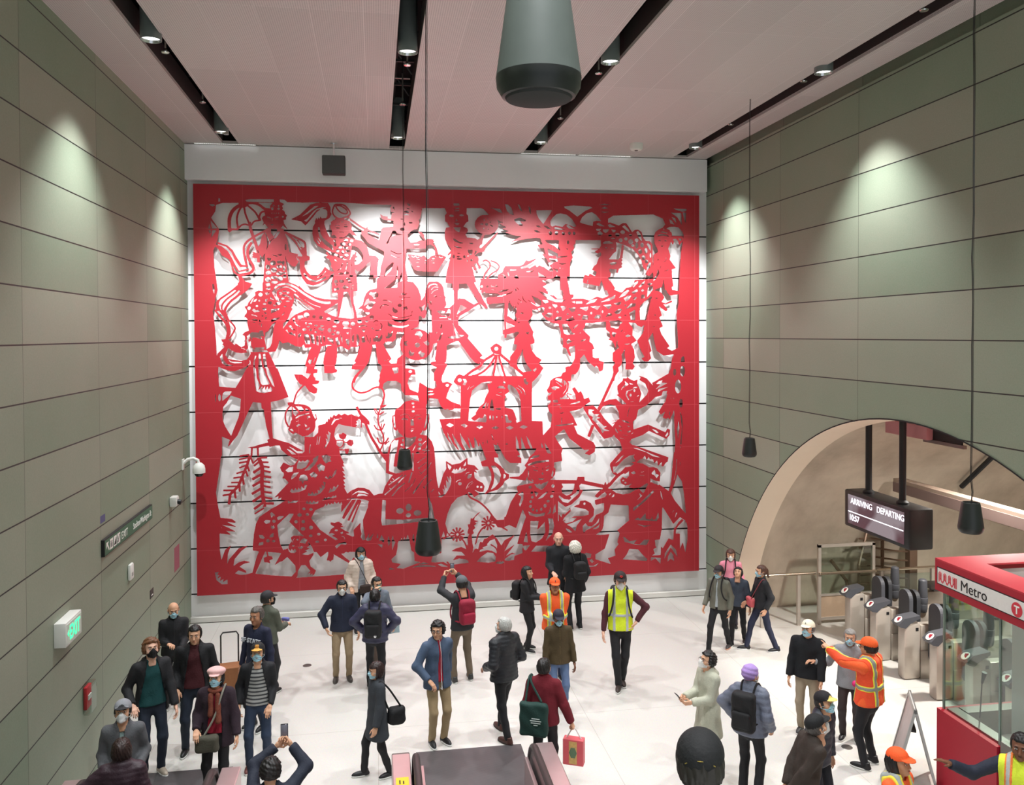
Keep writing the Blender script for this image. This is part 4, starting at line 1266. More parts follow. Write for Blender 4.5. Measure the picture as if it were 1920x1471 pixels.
R 506,1386 516,1368 530,1360 514,1349 514,1341 530,1344 538,1341 546,1340 556,1347 561,1351 553,1356 566,1358 551,1364 572,1378 593,1387 572,1389 603,1404 624,1426 624,1464 550,1461 548,1423 545,1412 535,1404 519,1395 532,1390 519,1384
R 435,1426 508,1424 505,1456 474,1479
R 508,1419 550,1410 606,1401 680,1404 679,1534 666,1507 650,1479 611,1461 592,1459 582,1466 574,1461 566,1468 554,1469 571,1486 588,1500 589,1511 518,1465 509,1456
R 497,1493 503,1475 505,1453 513,1457 526,1473 523,1492 516,1494 512,1501 508,1494
W 650,1479 661,1493 670,1511 666,1517 639,1505 645,1487
R 586,1510 605,1485 613,1504 597,1517
R 686,1239 705,1233 721,1232 729,1206 740,1187 759,1161 775,1156 824,1138 848,1073 932,1076 935,1130 940,1185 948,1221 956,1197 967,1159 979,1140 978,1107 1003,1123 1036,1118 1067,1096 1067,1123 1096,1129 1114,1149 1096,1146 1109,1161 1093,1154 1096,1179 1107,1190 1129,1202 1137,1216 1132,1238 1118,1239 1093,1228 1114,1247 1093,1260 1085,1245 1071,1237 1065,1244 1024,1259 999,1286 983,1324 974,1364 985,1401 996,1415 977,1422 968,1430 958,1419 955,1421 930,1434 608,1420 603,1377 641,1338 662,1285 662,1241
R 849,1400 920,1403 903,1477 830,1474
R 749,1071 754,1071 764,1142 794,1156 770,1161 735,1149 735,1103 711,1070
W 749,1071 773,1071 765,1123 802,1126 840,1119 824,1138 775,1153 747,1142
R 765,1123 773,1071 840,1068 840,1125 802,1128
W 840,1073 847,1073 846,1144 840,1144
w5 802,1159 745,1198
w5 815,1159 775,1199 729,1238
w3 759,1171 767,1177
w3 751,1182 759,1188
w5 810,1192 785,1213 758,1245
w3 785,1206 791,1213
w3 748,1210 756,1217
w5 840,1149 826,1192
w3 854,1174 839,1201 810,1227
w3 894,1167 861,1215 842,1239
W 720,1257 734,1260 731,1336 801,1341 898,1337 898,1350 801,1358 718,1362 714,1341
o 790,1305 15,12
o 825,1292 12,15
o 824,1324 11,9
o 861,1316 16,12
W 592,1239 612,1223 625,1217 647,1219 665,1231 665,1234 647,1228 620,1224
W 617,1241 625,1229 652,1233 665,1241 641,1238
W 579,1249 603,1246 649,1254 666,1261 651,1311 641,1332 603,1353 606,1401 593,1390 572,1376 567,1348 556,1329 556,1300
R 580,1252 599,1249 556,1302 557,1275
R 599,1253 615,1253 588,1298 567,1330 559,1325 572,1295
R 620,1253 633,1254 606,1299 588,1338 580,1335
r6 634,1257 617,1296 598,1344
W 633,1333 641,1332 643,1365 651,1417 640,1419 632,1405 636,1392 631,1370
W 652,1417 667,1388 664,1412 685,1391 673,1420 661,1424
W 695,1411 701,1389 702,1412
W 705,1422 715,1399 727,1420 724,1432 715,1425
W 740,1418 744,1402 747,1421 753,1426 744,1448 740,1431
W 756,1418 761,1402 764,1421 771,1430 758,1466
W 838,1422 844,1397 848,1422 847,1439
W 853,1420 856,1398 859,1420
W 697,1435 720,1439 717,1453
o 536,1374 7,4
W 552,1383 562,1380 562,1389 554,1390
w3 556,1398 566,1402 570,1413
W 530,1438 545,1427 571,1421 578,1430 571,1435 555,1431 537,1448
W 780,1436 786,1422 790,1431 796,1412 800,1428 807,1410 811,1426 821,1402 827,1421 830,1438 835,1468 846,1477 848,1512 875,1518 837,1530 802,1542 774,1538 792,1522 757,1514 754,1500 773,1484 779,1457
W 742,1543 749,1534 770,1543
W 763,1340 849,1342 898,1337 909,1337 904,1250 920,1283 931,1344 903,1348 849,1349 768,1356
w3 897,1086 861,1112
w3 899,1110 864,1135
w3 864,1130 871,1139
w3 898,1136 871,1161
w3 869,1146 877,1153
w3 918,1111 902,1138
w3 904,1159 877,1189 842,1235
w3 921,1179 885,1216
w3 885,1208 891,1218
w3 929,1220 916,1234
W 984,1117 1001,1132 994,1145 986,1135
W 1049,1129 1060,1110 1060,1127 1052,1131
W 1000,1154 1011,1138 1015,1146 1022,1138 1027,1148 1037,1130 1041,1144 1049,1136 1052,1145 1064,1137 1058,1148 1038,1158 1014,1160
W 1064,1179 1069,1165 1085,1162 1082,1176 1070,1184
w3 1055,1169 1063,1159 1074,1156
w3 1018,1196 1027,1188 1038,1186
o 1035,1202 8,7
w3 1060,1225 1071,1203 1088,1194
w2 1066,1222 1077,1209 1091,1198
o 1108,1217 5,5
o 1123,1219 5,5
W 981,1167 992,1181 994,1165 1000,1181 998,1203 986,1228 975,1244 958,1257 944,1254 948,1248 964,1246 969,1241 963,1216 972,1230 970,1202 980,1222 977,1184 989,1198
W 946,1229 956,1244 948,1246
W 958,1420 967,1394 973,1419
W 978,1417 981,1402 990,1414
r7 1067,1244 1079,1261 1109,1277 1134,1297 1156,1322 1170,1342 1184,1359
R 1162,1330 1184,1356 1195,1361 1218,1359 1219,1346 1225,1345 1246,1286 1271,1248 1296,1246 1296,1307 1268,1394 1234,1377 1217,1389 1234,1401 1231,1405 1206,1390 1190,1387 1178,1367 1162,1358
W 1236,1344 1241,1342 1241,1361 1248,1361 1254,1328 1260,1376 1246,1377 1236,1369
F 1152,1369 30,11
F 1024,1411 30,11
r6 1137,1382 1120,1398 1106,1425 1092,1485
r6 1037,1425 1053,1445 1064,1475
R 1123,1318 1095,1344 1093,1355 1112,1359 1095,1364 1104,1369 1092,1377 1098,1386 1087,1396 1092,1408 1081,1415 1084,1446 1095,1485 1067,1484 1066,1437 1070,1415 1065,1404 1070,1387 1066,1371 1076,1371 1079,1346 1087,1348 1106,1328
R 1121,1114 1135,1110 1145,1106 1135,1081 1191,1082 1195,1099 1177,1098 1179,1123 1202,1132 1218,1149 1224,1163 1239,1169 1239,1186 1221,1197 1213,1213 1190,1232 1162,1239 1135,1250 1151,1230 1165,1192 1165,1164 1152,1134 1132,1130
W 1163,1132 1179,1131 1196,1146 1206,1171 1199,1201 1179,1223 1161,1233 1174,1206 1178,1173 1171,1145
W 1217,1165 1227,1173 1224,1183 1215,1188
R 1066,1409 1081,1410 1085,1443 1085,1490 1100,1472 1109,1476 1117,1445 1128,1448 1134,1434 1145,1432 1170,1416 1189,1437 1206,1465 1220,1443 1262,1423 1240,1450 1217,1491 1262,1462 1240,1489 1223,1510 1251,1496 1266,1502 1245,1503 1220,1521 1220,1538 1181,1536 1150,1537 1101,1531 1071,1532 1067,1520 1053,1514 1031,1510 1004,1517 1020,1498 1056,1500 1040,1483 998,1478 1018,1468 1040,1463 1062,1475
W 1102,1527 1120,1508 1147,1490 1172,1494 1183,1511 1181,1531 1150,1534
W 1117,1478 1134,1473 1125,1470 1150,1460 1145,1457 1159,1441 1178,1436 1189,1462 1186,1497 1167,1485 1147,1481 1114,1487
r5 1161,1458 1181,1472 1191,1492
W 1086,1490 1089,1468 1106,1444 1114,1442 1106,1469 1095,1474
W 1073,1410 1065,1431 1069,1467 1062,1442 1051,1428 1054,1409
W 1182,1536 1192,1528 1196,1533 1200,1527 1206,1533 1211,1528 1219,1536 1206,1542 1192,1541
W 1223,1527 1251,1506 1262,1506 1259,1526
W 998,1530 1028,1510 1056,1514 1070,1527 1034,1533
W 833,1539 859,1531 892,1530 930,1536 936,1540 889,1538
W 858,1529 884,1518 909,1526
W 931,1523 941,1514 960,1512 976,1521 988,1536 965,1521 952,1517
W 941,1530 957,1528 979,1539 988,1545 957,1540
R 1305,1134 1317,1119 1325,1100 1342,1086 1461,1089 1464,1119 1427,1123 1428,1144 1436,1153 1434,1175 1424,1189 1413,1197 1410,1211 1381,1221 1342,1206 1319,1194 1316,1180 1308,1197 1241,1186 1241,1181 1280,1180 1297,1166 1312,1144
R 1271,1226 1277,1219 1325,1211 1413,1198 1447,1199 1446,1369 1466,1420 1446,1425 1423,1467 1273,1460 1282,1429 1305,1363 1310,1350 1296,1316 1268,1393 1243,1378 1217,1388 1201,1387 1184,1367 1184,1359 1218,1357 1220,1346 1229,1344 1251,1278 1277,1246
R 1293,1458 1352,1463 1349,1477 1330,1496 1304,1495
R 1447,1199 1527,1203 1531,1189 1560,1190 1561,1206 1642,1225 1651,1241 1628,1237 1546,1218 1537,1226 1541,1243 1554,1246 1538,1274 1504,1304 1478,1313 1449,1291 1438,1257 1447,1246
W 1461,1215 1518,1217 1515,1237 1504,1259 1484,1267 1464,1255 1461,1238 1468,1229
W 1528,1244 1539,1244 1535,1260 1510,1281 1489,1298 1467,1292 1449,1271 1450,1263 1472,1280 1495,1284 1504,1276 1498,1271 1524,1254
R 1449,1341 1461,1358 1466,1342 1498,1317 1501,1332 1472,1359 1466,1372 1518,1355 1555,1355 1578,1351 1579,1337 1564,1326 1518,1315 1515,1312 1538,1305 1541,1291 1564,1289 1587,1301 1602,1327 1599,1355 1581,1371 1578,1382 1593,1383 1610,1353 1639,1342 1654,1315 1651,1300 1610,1310 1605,1290 1654,1289 1651,1275 1666,1264 1732,1266 1732,1315 1674,1310 1665,1338 1645,1354 1648,1377 1645,1394 1639,1413 1625,1429 1495,1427 1449,1425
R 1606,1271 1628,1249 1651,1241 1663,1253 1651,1255 1613,1279
R 1651,1213 1657,1227 1669,1213 1651,1252 1639,1241
W 1469,1375 1495,1360 1529,1360 1509,1377 1481,1383
W 1483,1388 1509,1381 1550,1365 1527,1394 1521,1418 1501,1398
W 1552,1415 1552,1396 1564,1385 1575,1399 1590,1400 1610,1386 1625,1364 1622,1384 1599,1403 1567,1416 1558,1428
W 1593,1412 1619,1398 1628,1386 1622,1407 1610,1412
W 1478,1402 1495,1410 1514,1428 1501,1428 1483,1412
W 1468,1340 1472,1328 1495,1320 1498,1326 1472,1347
o 1560,1303 5,6
W 1610,1295 1639,1295 1663,1306 1666,1329 1655,1344 1657,1315 1639,1301
R 1481,1421 1567,1427 1610,1429 1668,1437 1657,1476 1625,1500 1610,1508 1437,1501 1438,1425
W 1609,1436 1628,1423 1665,1424 1668,1436 1628,1439
W 1352,1471 1406,1473 1403,1499 1330,1496
W 1317,1130 1353,1117 1407,1114 1410,1121 1365,1126 1322,1138
W 1325,1111 1342,1095 1370,1092 1365,1101
w2 1338,1138 1365,1147
W 1339,1152 1362,1157 1359,1161 1342,1156
w3 1394,1146 1410,1138
W 1394,1156 1411,1149 1404,1160 1397,1161
W 1376,1171 1380,1162 1386,1174 1381,1177
w2 1381,1146 1381,1158
W 1360,1190 1391,1191 1381,1197 1367,1196
W 1319,1150 1324,1161 1322,1180 1328,1187 1319,1183
W 1332,1186 1339,1195 1345,1202 1336,1202
W 1417,1182 1424,1155 1428,1169 1423,1187
W 1345,1214 1353,1212 1359,1216 1367,1210 1373,1217 1381,1211 1407,1202 1398,1219 1378,1240 1356,1229
o 1328,1226 7,7
o 1425,1224 7,8
o 1335,1250 6,6
o 1337,1268 6,6
o 1330,1286 6,6
o 1329,1306 7,6
o 1340,1320 5,7
o 1356,1325 5,6
o 1375,1320 5,7
o 1391,1306 7,8
o 1404,1287 7,6
o 1419,1267 8,7
o 1425,1248 7,3
W 1344,1242 1364,1251 1353,1268
W 1356,1279 1381,1257 1404,1244 1401,1252 1381,1272
W 1319,1325 1341,1337 1367,1339 1393,1333 1387,1348 1353,1352 1324,1342
W 1397,1345 1409,1331 1415,1306 1416,1337
W 1422,1343 1429,1312 1435,1297 1437,1333
W 1403,1358 1424,1360 1430,1391 1423,1424 1391,1457 1406,1423 1409,1390
W 1328,1367 1364,1368 1358,1405 1390,1372 1392,1417 1378,1442 1352,1458 1333,1452 1327,1420
W 1311,1410 1316,1431 1318,1457 1299,1453
W 1293,1469 1327,1468 1310,1490 1303,1487
W 1277,1254 1297,1243 1300,1252 1299,1277 1285,1308 1281,1296 1291,1265
R 1968,1097 2089,1100 2089,1530 2013,1526 2013,1362 2005,1321 1996,1264 1990,1223 1968,1191
R 1954,1096 1972,1097 1968,1191 1957,1231 1942,1273 1929,1267 1939,1236 1942,1216
w3 1966,1125 1963,1174 1954,1217
W 1979,1128 1983,1146 1981,1161
R 1715,1178 1745,1148 1765,1134 1786,1132 1815,1141 1847,1158 1862,1157 1880,1164 1893,1183 1890,1220 1871,1217 1849,1205 1847,1225 1815,1241 1774,1245 1753,1239 1771,1222 1753,1230 1733,1232 1718,1221 1715,1205 1727,1195 1742,1201 1755,1190 1755,1171 1739,1182
r10 1675,1140 1685,1171 1701,1186
r12 1753,1162 1709,1186 1669,1227 1648,1241
R 1605,1273 1628,1249 1651,1238 1686,1249 1698,1262 1727,1270 1756,1267 1780,1254 1800,1246 1833,1221 1856,1222 1889,1233 1913,1250 1904,1326 1901,1415 1889,1466 1868,1469 1874,1500 1904,1521 1691,1512 1691,1500 1709,1481 1700,1475 1709,1456 1715,1436 1703,1421 1709,1410 1755,1381 1753,1317 1703,1314 1671,1310 1663,1349 1645,1357 1645,1303 1607,1307 1605,1290 1651,1278 1657,1267 1648,1255 1616,1280
R 1889,1233 1930,1262 1942,1271 1957,1303 1993,1347 2017,1371 2017,1394 1996,1386 1981,1375 1951,1403 1904,1329
r10 1993,1387 1960,1423 1957,1475
W 1939,1271 1957,1228 1969,1191 1990,1223 1999,1275 2008,1362 1993,1347 1972,1315 1957,1303
W 1674,1236 1755,1172 1755,1191 1744,1203 1727,1196 1716,1207 1721,1223 1739,1233 1753,1239
o 1729,1210 5,4
o 1739,1220 5,4
W 1761,1178 1777,1171 1785,1181 1774,1186
w2 1806,1178 1821,1175
w2 1799,1190 1822,1191
W 1740,1155 1747,1142 1765,1134 1777,1140 1765,1151
W 1853,1182 1868,1168 1874,1186 1887,1192 1877,1206 1865,1191 1856,1188
W 1698,1152 1733,1119 1756,1105 1781,1102 1756,1121 1733,1144 1715,1178 1698,1160
W 1683,1150 1693,1174 1686,1178
W 1787,1135 1809,1118 1812,1124 1825,1107 1833,1127 1842,1113 1853,1136 1859,1120 1871,1151 1880,1132 1883,1154 1895,1138 1899,1163 1886,1167 1865,1157 1845,1158 1815,1141
W 1847,1204 1871,1216 1892,1220 1886,1236 1859,1225
W 1679,1249 1698,1262 1727,1270 1756,1267 1781,1253 1771,1248 1727,1249
W 1797,1246 1833,1224 1839,1230 1821,1264 1815,1267
W 1799,1265 1814,1278 1782,1304 1803,1282
W 1773,1344 1773,1327 1803,1309 1859,1256 1866,1262 1830,1299
W 1666,1273 1668,1264 1677,1260 1676,1266
W 1677,1281 1685,1268 1691,1268 1689,1278
W 1892,1255 1899,1272 1906,1304 1895,1283
W 1776,1379 1794,1370 1803,1377 1827,1352 1830,1377 1850,1380 1858,1365 1858,1382 1871,1380 1884,1349 1887,1374 1878,1389 1800,1383
W 1785,1396 1821,1405 1860,1406 1821,1412
W 1727,1449 1738,1453 1756,1470 1790,1465 1776,1481 1800,1485 1821,1466 1845,1467 1832,1490 1785,1487 1735,1472
W 1936,1363 1960,1337 1951,1351
W 1957,1377 1963,1356 1970,1355 1960,1376
W 1977,1420 2010,1398 2015,1420 2015,1477 2005,1531 1993,1485 1980,1516 1980,1447
W 1901,1329 1951,1403 1977,1378 1981,1387 1960,1420 1899,1418
W 1901,1418 1954,1423 1951,1474 1930,1465 1904,1507 1893,1496 1895,1521 1881,1520 1877,1500 1871,1497 1868,1469 1890,1468
W 1610,1435 1628,1424 1703,1421 1713,1439 1703,1472 1709,1480 1691,1503 1695,1529 1662,1538 1675,1564 1607,1540 1607,1519 1648,1496 1668,1436
W 1674,1310 1750,1318 1755,1381 1706,1419 1636,1419 1642,1399 1645,1357 1665,1343
W 1755,1502 1794,1506 1815,1531 1836,1550 1832,1558 1726,1546 1744,1525
W 1910,1554 1913,1527 1939,1491 1963,1515 1971,1549 1939,1505
W 1924,1566 1927,1542 1939,1522 1951,1538 1955,1564 1939,1553
W 1850,1559 1851,1542 1895,1547 1894,1574 1871,1548
W 1853,1536 1895,1535 1896,1495 1877,1500 1861,1508 1868,1528
W 1549,1519 1567,1510 1590,1516 1587,1533 1555,1534
W 1552,1545 1569,1563 1598,1567 1624,1554 1610,1570 1581,1572 1551,1569
W 1581,1544 1591,1535 1598,1547 1606,1545 1593,1556"""
AX0, AZT, AYF = -3.488, 8.606, 17.255
ARTW, ARTH, G = 10.337, 8.053, .0025
def catmull(P, n=6):
    if len(P) < 3: return P
    Q = np.vstack([2*P[0]-P[1], P, 2*P[-1]-P[-2]]); out = []
    for i in range(1, len(Q)-2):
        a, b, c, d = Q[i-1:i+3]
        for t in np.linspace(0, 1, n, endpoint=False): out.append(.5*((2*b)+(-a+c)*t+(2*a-5*b+4*c-d)*t*t+(-a+3*b-3*c+d)*t**3))
    out.append(P[-1]); return np.array(out)
def art_shapes():
    E = lambda x, y, a, b: np.array([(x+a*math.cos(t), y+b*math.sin(t)) for t in np.linspace(0, 2*math.pi, 18, endpoint=False)])
    for ln in ARTDATA.strip().split('\n'):
        q = ln.split(); c = q[0][0]; P = np.array([tuple(map(float, t.split(','))) for t in q[1:]])
        if c in 'RW': yield c == 'R', P
        elif c in 'rw':
            wd = float(q[0][1:]); P = catmull(P); d = np.gradient(P, axis=0); d /= np.linalg.norm(d, axis=1)[:, None]+1e-9
            n = np.stack([-d[:, 1], d[:, 0]], 1)*wd/2; yield c == 'r', np.vstack([P+n, (P-n)[::-1]])
        elif c in 'Oo': yield c == 'O', E(*P[0], *P[1])
        else:
            (x, y), (r, n) = P
            for i in range(int(n)):
                a = 2*math.pi*i/n; r0 = r*.27
                yield True, np.array([(x+k*math.cos(a+s), y+k*math.sin(a+s)) for k, s in ((r0, -.3), (r, -.14), (r, .14), (r0, .3))])
            yield True, E(x, y, r*.34, r*.34); yield False, E(x, y, r*.18, r*.2)
def art_mask():
    W, H = int(ARTW/G), int(ARTH/G); M = np.ones((H, W), bool)
    for v, P in art_shapes():
        q = P*2.0
        a = np.maximum(np.floor(q.min(0)).astype(int)-1, 0); b = np.minimum(np.ceil(q.max(0)).astype(int)+1, [W, H])
        if (b <= a).any(): continue
        X = np.arange(a[0], b[0])+.5; Y = np.arange(a[1], b[1])+.5; ins = np.zeros((len(Y), len(X)), bool)
        for i in range(len(q)):
            (x1, y1), (x2, y2) = q[i], q[(i+1) % len(q)]
            if y1 == y2: continue
            r = (Y >= min(y1, y2)) & (Y < max(y1, y2))
            if r.any(): ins[r] ^= (X[None, :] < (x1+(Y[r]-y1)*(x2-x1)/(y2-y1))[:, None])
        M[a[1]:b[1], a[0]:b[0]][ins] = v
    return M
def build_art():
    M = art_mask(); k = 4; H, W = M.shape[0]//k*k, M.shape[1]//k*k
    F = M[:H, :W].reshape(H//k, k, W//k, k).mean((1, 3)).astype(np.float32)
    F = np.pad(F, 1)*.998+.0007; h, w_ = F.shape; step = k*G          # samples at cell centres, padded with empty
    ins = F > .5; cid = np.arange(h*w_).reshape(h, w_)
    # vertex ids: corners 0..hw, horizontal edges hw.., vertical edges 2hw..
    def pos(ids):
        kind = ids//(h*w_); r = ids % (h*w_); j, i = r//w_, r % w_
        a = F[j, i]; tx = np.zeros(len(ids)); tz = np.zeros(len(ids))
        e1 = kind == 1; b = F[j, np.minimum(i+1, w_-1)]; tx[e1] = ((.5-a)/(b-a+1e-12))[e1]
        e2 = kind == 2; b = F[np.minimum(j+1, h-1), i]; tz[e2] = ((.5-a)/(b-a+1e-12))[e2]
        return np.stack([AX0+(i+tx-.5)*step, np.full(len(ids), AYF), AZT-(j+tz-.5)*step], 1)
    n = h*w_; A = ins[:-1, :-1]; B = ins[:-1, 1:]; C = ins[1:, 1:]; D = ins[1:, :-1]
    code = A*1+B*2+C*4+D*8; faces = []; walls = []
    J, I = np.mgrid[0:h-1, 0:w_-1]
    for c in range(1, 15):
        s = code == c
        if not s.any(): continue
        j, i = J[s], I[s]; cor = [j*w_+i, j*w_+i+1, (j+1)*w_+i+1, (j+1)*w_+i]; edg = [n+j*w_+i, 2*n+j*w_+i+1, n+(j+1)*w_+i, 2*n+j*w_+i]
        seq = []; kinds = []
        for q in range(4):
            if c >> q & 1: seq.append(cor[q]); kinds.append(0)
            if (c >> q & 1) != (c >> ((q+1) % 4) & 1): seq.append(edg[q]); kinds.append(1+(c >> q & 1))
        Fc = np.stack(seq, 1); faces += Fc.tolist(); m = len(seq)
        for q in range(m):
            if kinds[q] == 2 and kinds[(q+1) % m] == 1: walls.append(np.stack([seq[q], seq[(q+1) % m]], 1))
    full = code == 15
    for j in range(h-1):
        r = full[j].astype(np.int8); d = np.diff(np.concatenate([[0], r, [0]])); st = np.where(d == 1)[0]; en = np.where(d == -1)[0]
        for a, b in zip(st, en): faces.append([j*w_+a, j*w_+b, (j+1)*w_+b, (j+1)*w_+a])
    walls = np.vstack(walls)
    used = np.unique(np.concatenate([np.array([v for f in faces for v in f]), walls.ravel()])); lut = {int(u): q for q, u in enumerate(used)}
    V = pos(used); nv = len(V); V2 = V.copy(); V2[:, 1] += .014
    fs = [[lut[v] for v in f] for f in faces]
    back = [[v+nv for v in f[::-1]] for f in fs]
    wl = [[lut[a], lut[a]+nv, lut[b]+nv, lut[b]] for a, b in walls.tolist()]
    return mesh_obj('papercut_artwork', np.vstack([V, V2]), [f[::-1] for f in fs]+[f[::-1] for f in back]+wl, red_m)
# red enamel with the hairline joints between the sheets
red_m = bpy.data.materials.new('red_enamel_sheet'); red_m.use_nodes = True; nt = red_m.node_tree; b = nt.nodes['Principled BSDF']; b.inputs['Roughness'].default_value = .42
g = nt.nodes.new('ShaderNodeNewGeometry'); br = nt.nodes.new('ShaderNodeTexBrick'); br.offset = 0; br.inputs['Scale'].default_value = 1; br.inputs['Mortar Size'].default_value = .0042
br.inputs['Brick Width'].default_value = 1.034; br.inputs['Row Height'].default_value = .9009
mp = nt.nodes.new('ShaderNodeMapping'); sx = nt.nodes.new('ShaderNodeSeparateXYZ'); cb = nt.nodes.new('ShaderNodeCombineXYZ')
nt.links.new(g.outputs['Position'], sx.inputs[0]); nt.links.new(sx.outputs[0], cb.inputs[0]); nt.links.new(sx.outputs[2], cb.inputs[1]); nt.links.new(cb.outputs[0], mp.inputs[0])
mp.inputs['Location'].default_value = (3.488+.109, -.54+.9009*0, 0); nt.links.new(mp.outputs[0], br.inputs[0])
n = nt.nodes.new('ShaderNodeTexNoise'); n.inputs['Scale'].default_value = 120; nt.links.new(g.outputs['Position'], n.inputs[0])
mx = nt.nodes.new('ShaderNodeMix'); mx.data_type = 'RGBA'; mx.inputs[6].default_value = srgb(168, 32, 44)+(1,); mx.inputs[7].default_value = srgb(176, 37, 49)+(1,); nt.links.new(n.outputs[0], mx.inputs[0])
nt.links.new(mx.outputs[2], br.inputs['Color1']); nt.links.new(mx.outputs[2], br.inputs['Color2']); br.inputs['Mortar'].default_value = srgb(192, 74, 82)+(1,); nt.links.new(br.outputs[0], b.inputs['Base Color'])
art = build_art()
tag(art, 'huge red cut-metal papercut artwork of dancers, dragon, lion and horse on the white back wall', 'artwork')
mb = MB()                                            # stand-offs that hold the sheets off the wall
for i in range(11):
    for k in range(10):
        if (i in (0, 10) and k % 3 == 0) or (k in (0, 9) and i % 2 == 0):
            x = AX0+.12+i*(ARTW-.24)/10; z = AZT-ARTH+.12+k*(ARTH-.24)/9
            MB().tube([(x, AYF+.014, z), (x, YB-.002, z)], .012, 6).build('standoff', mat('standoff_steel', (.5, .5, .5), .4, .8), art)
# ================================================================== THINGS ON WALLS AND CEILING
grey_can = mat('fixture_grey', srgb(120, 128, 126), .45, noise=.03)
chrome = mat('chrome', (.75, .75, .76), .18, 1.0, noise=.02)
lampglow = mat('lamp_glow', (.9, .9, .9), .5, emit=(1, .98, .95), es=4)
blackm = mat('black_plastic', (.012, .012, .013), .42, noise=.1)
blackp = mat('black_paint', (.008, .008, .009), .55, noise=.1)
whitep = mat('white_plastic', srgb(226, 228, 222), .4, noise=.02)
steel = mat('brushed_steel', srgb(190, 182, 172), .38, .5, noise=.08, scale=8)
steel_d = mat('brushed_steel_dark', srgb(120, 116, 112), .4, .75, noise=.1, scale=8)
slot_lab = ['slot by the left wall', 'slot just left of the middle', 'slot right of the middle', 'slot by the right wall']
def downlight(x, y, lab):
    t = empty('downlight', (x, y, CEIL-.08)); tag(t, lab, 'ceiling light', 'cylinder downlights in the ceiling slots')
    MB().lathe([(.118, 0), (.127, 0), (.127, .72), (.0, .72)]).build('housing', grey_can, t, True)
    MB().lathe([(.118, .0), (.085, .10), (.0, .11)]).build('reflector', chrome, t, True)
    MB().lathe([(.104, .035), (.05, .028), (0, .026)]).build('lamp', lampglow, t, True)
for i, x in enumerate(LX):
    for y, w_ in ((15.85, 'grey cylinder downlight near the white beam in the ceiling '), (11.05, 'grey cylinder downlight nearer the viewer in the ceiling ')):
        downlight(x, y, w_+slot_lab[i])
sp_ = [(305, 98, 'beside the nearer downlight in the left wall slot'), (375, 192, 'midway along the left wall slot'), (411, 251, 'beside the far downlight in the left wall slot'),
       (763, 122, 'just past the nearer downlight in the slot left of the middle'), (752, 196, 'midway along the slot left of the middle'), (1121, 138, 'just past the nearer downlight in the slot right of the middle'),
       (1048, 222, 'midway along the slot right of the middle'), (1510, 153, 'just past the nearer downlight in the right wall slot'), (1374, 234, 'midway along the right wall slot'), (1743, 20, 'at the near top corner of the right wall slot')]
for u, v, lab in sp_:
    p = px(u, v, 2, CEIL-.02); p.x = min(LX, key=lambda q: abs(q-p.x))+.02
    t = empty('sprinkler_head', (p.x, p.y, CEIL-.02)); tag(t, 'small chrome fire sprinkler '+lab, 'sprinkler', 'sprinklers in the ceiling slots')
    MB().tube([(0, 0, .02), (0, 0, .5)], .012, 8).tube([(-.12, 0, .42), (.12, 0, .42)], .012, 6).build('pipe', steel, t)
    MB().lathe([(0, -.01), (.045, -.008), (.05, .004), (.02, .012), (.018, .05), (0, .05)]).build('deflector', chrome, t, True)
for x0, x1, lab in ((-3.44, -2.28, 'bright slotted air grille at the ceiling edge beside the left wall'), (2.95, 4.12, 'slotted air grille at the ceiling edge above the dragon, left of a pair'), (4.16, 5.30, 'slotted air grille at the ceiling edge above the dragon, right of a pair')):
    t = empty('air_grille', ((x0+x1)/2, 17.13, CEIL)); tag(t, lab, 'vent', 'linear air grilles along the beam'); L_ = (x1-x0)/2
    MB().box(-L_, L_, -.035, -.028, -.012, 0).box(-L_, L_, .028, .035, -.012, 0).box(-L_, -L_+.01, -.035, .035, -.012, 0).box(L_-.01, L_, -.035, .035, -.012, 0).build('frame', whitep, t)
    mb = MB()
    for k in range(int(L_*2/.035)): mb.box(-L_+.012+k*.035, -L_+.03+k*.035, -.028, .028, -.006, -.001)
    mb.build('louvre', mat('grille_glow', srgb(240, 240, 240), .4, emit=(1, 1, 1), es=.9), t)  # glow put into the vent slats so they look brightly lit
# loudspeaker box hung in front of the beam
p = px(626, 310, 1, 16.75)
t = empty('wall_loudspeaker', (p.x, 16.75, p.z)); tag(t, 'dark grey square loudspeaker hanging on a bracket before the white beam', 'loudspeaker')
MB().box(-.22, .22, -.10, .12, -.18, .18, bev=.02).build('cabinet', mat('speaker_grey', srgb(74, 76, 76), .6), t, True)
MB().box(-.20, .20, -.112, -.10, -.16, .16, bev=.004).build('grille', mat('speaker_mesh', srgb(88, 90, 90), .7, noise=.3, scale=260), t)
MB().box(-.015, .015, .0, .02, .18, CEIL-p.z-.004).box(-.06, .06, -.03, .05, CEIL-p.z-.012, CEIL-p.z-.002).build('bracket', chrome, t)
p = px(1193, 275, 2, CEIL-.06)
t = empty('smoke_detector', (p.x, p.y, CEIL)); tag(t, 'round white smoke detector on the ceiling near the beam', 'smoke detector')
MB().lathe([(0, -.13), (.10, -.13), (.125, -.10), (.13, -.02), (.13, 0)]).build('casing', whitep, t, True); MB().lathe([(0, -.145), (.03, -.143), (.035, -.13)]).build('sensor', steel_d, t, True)
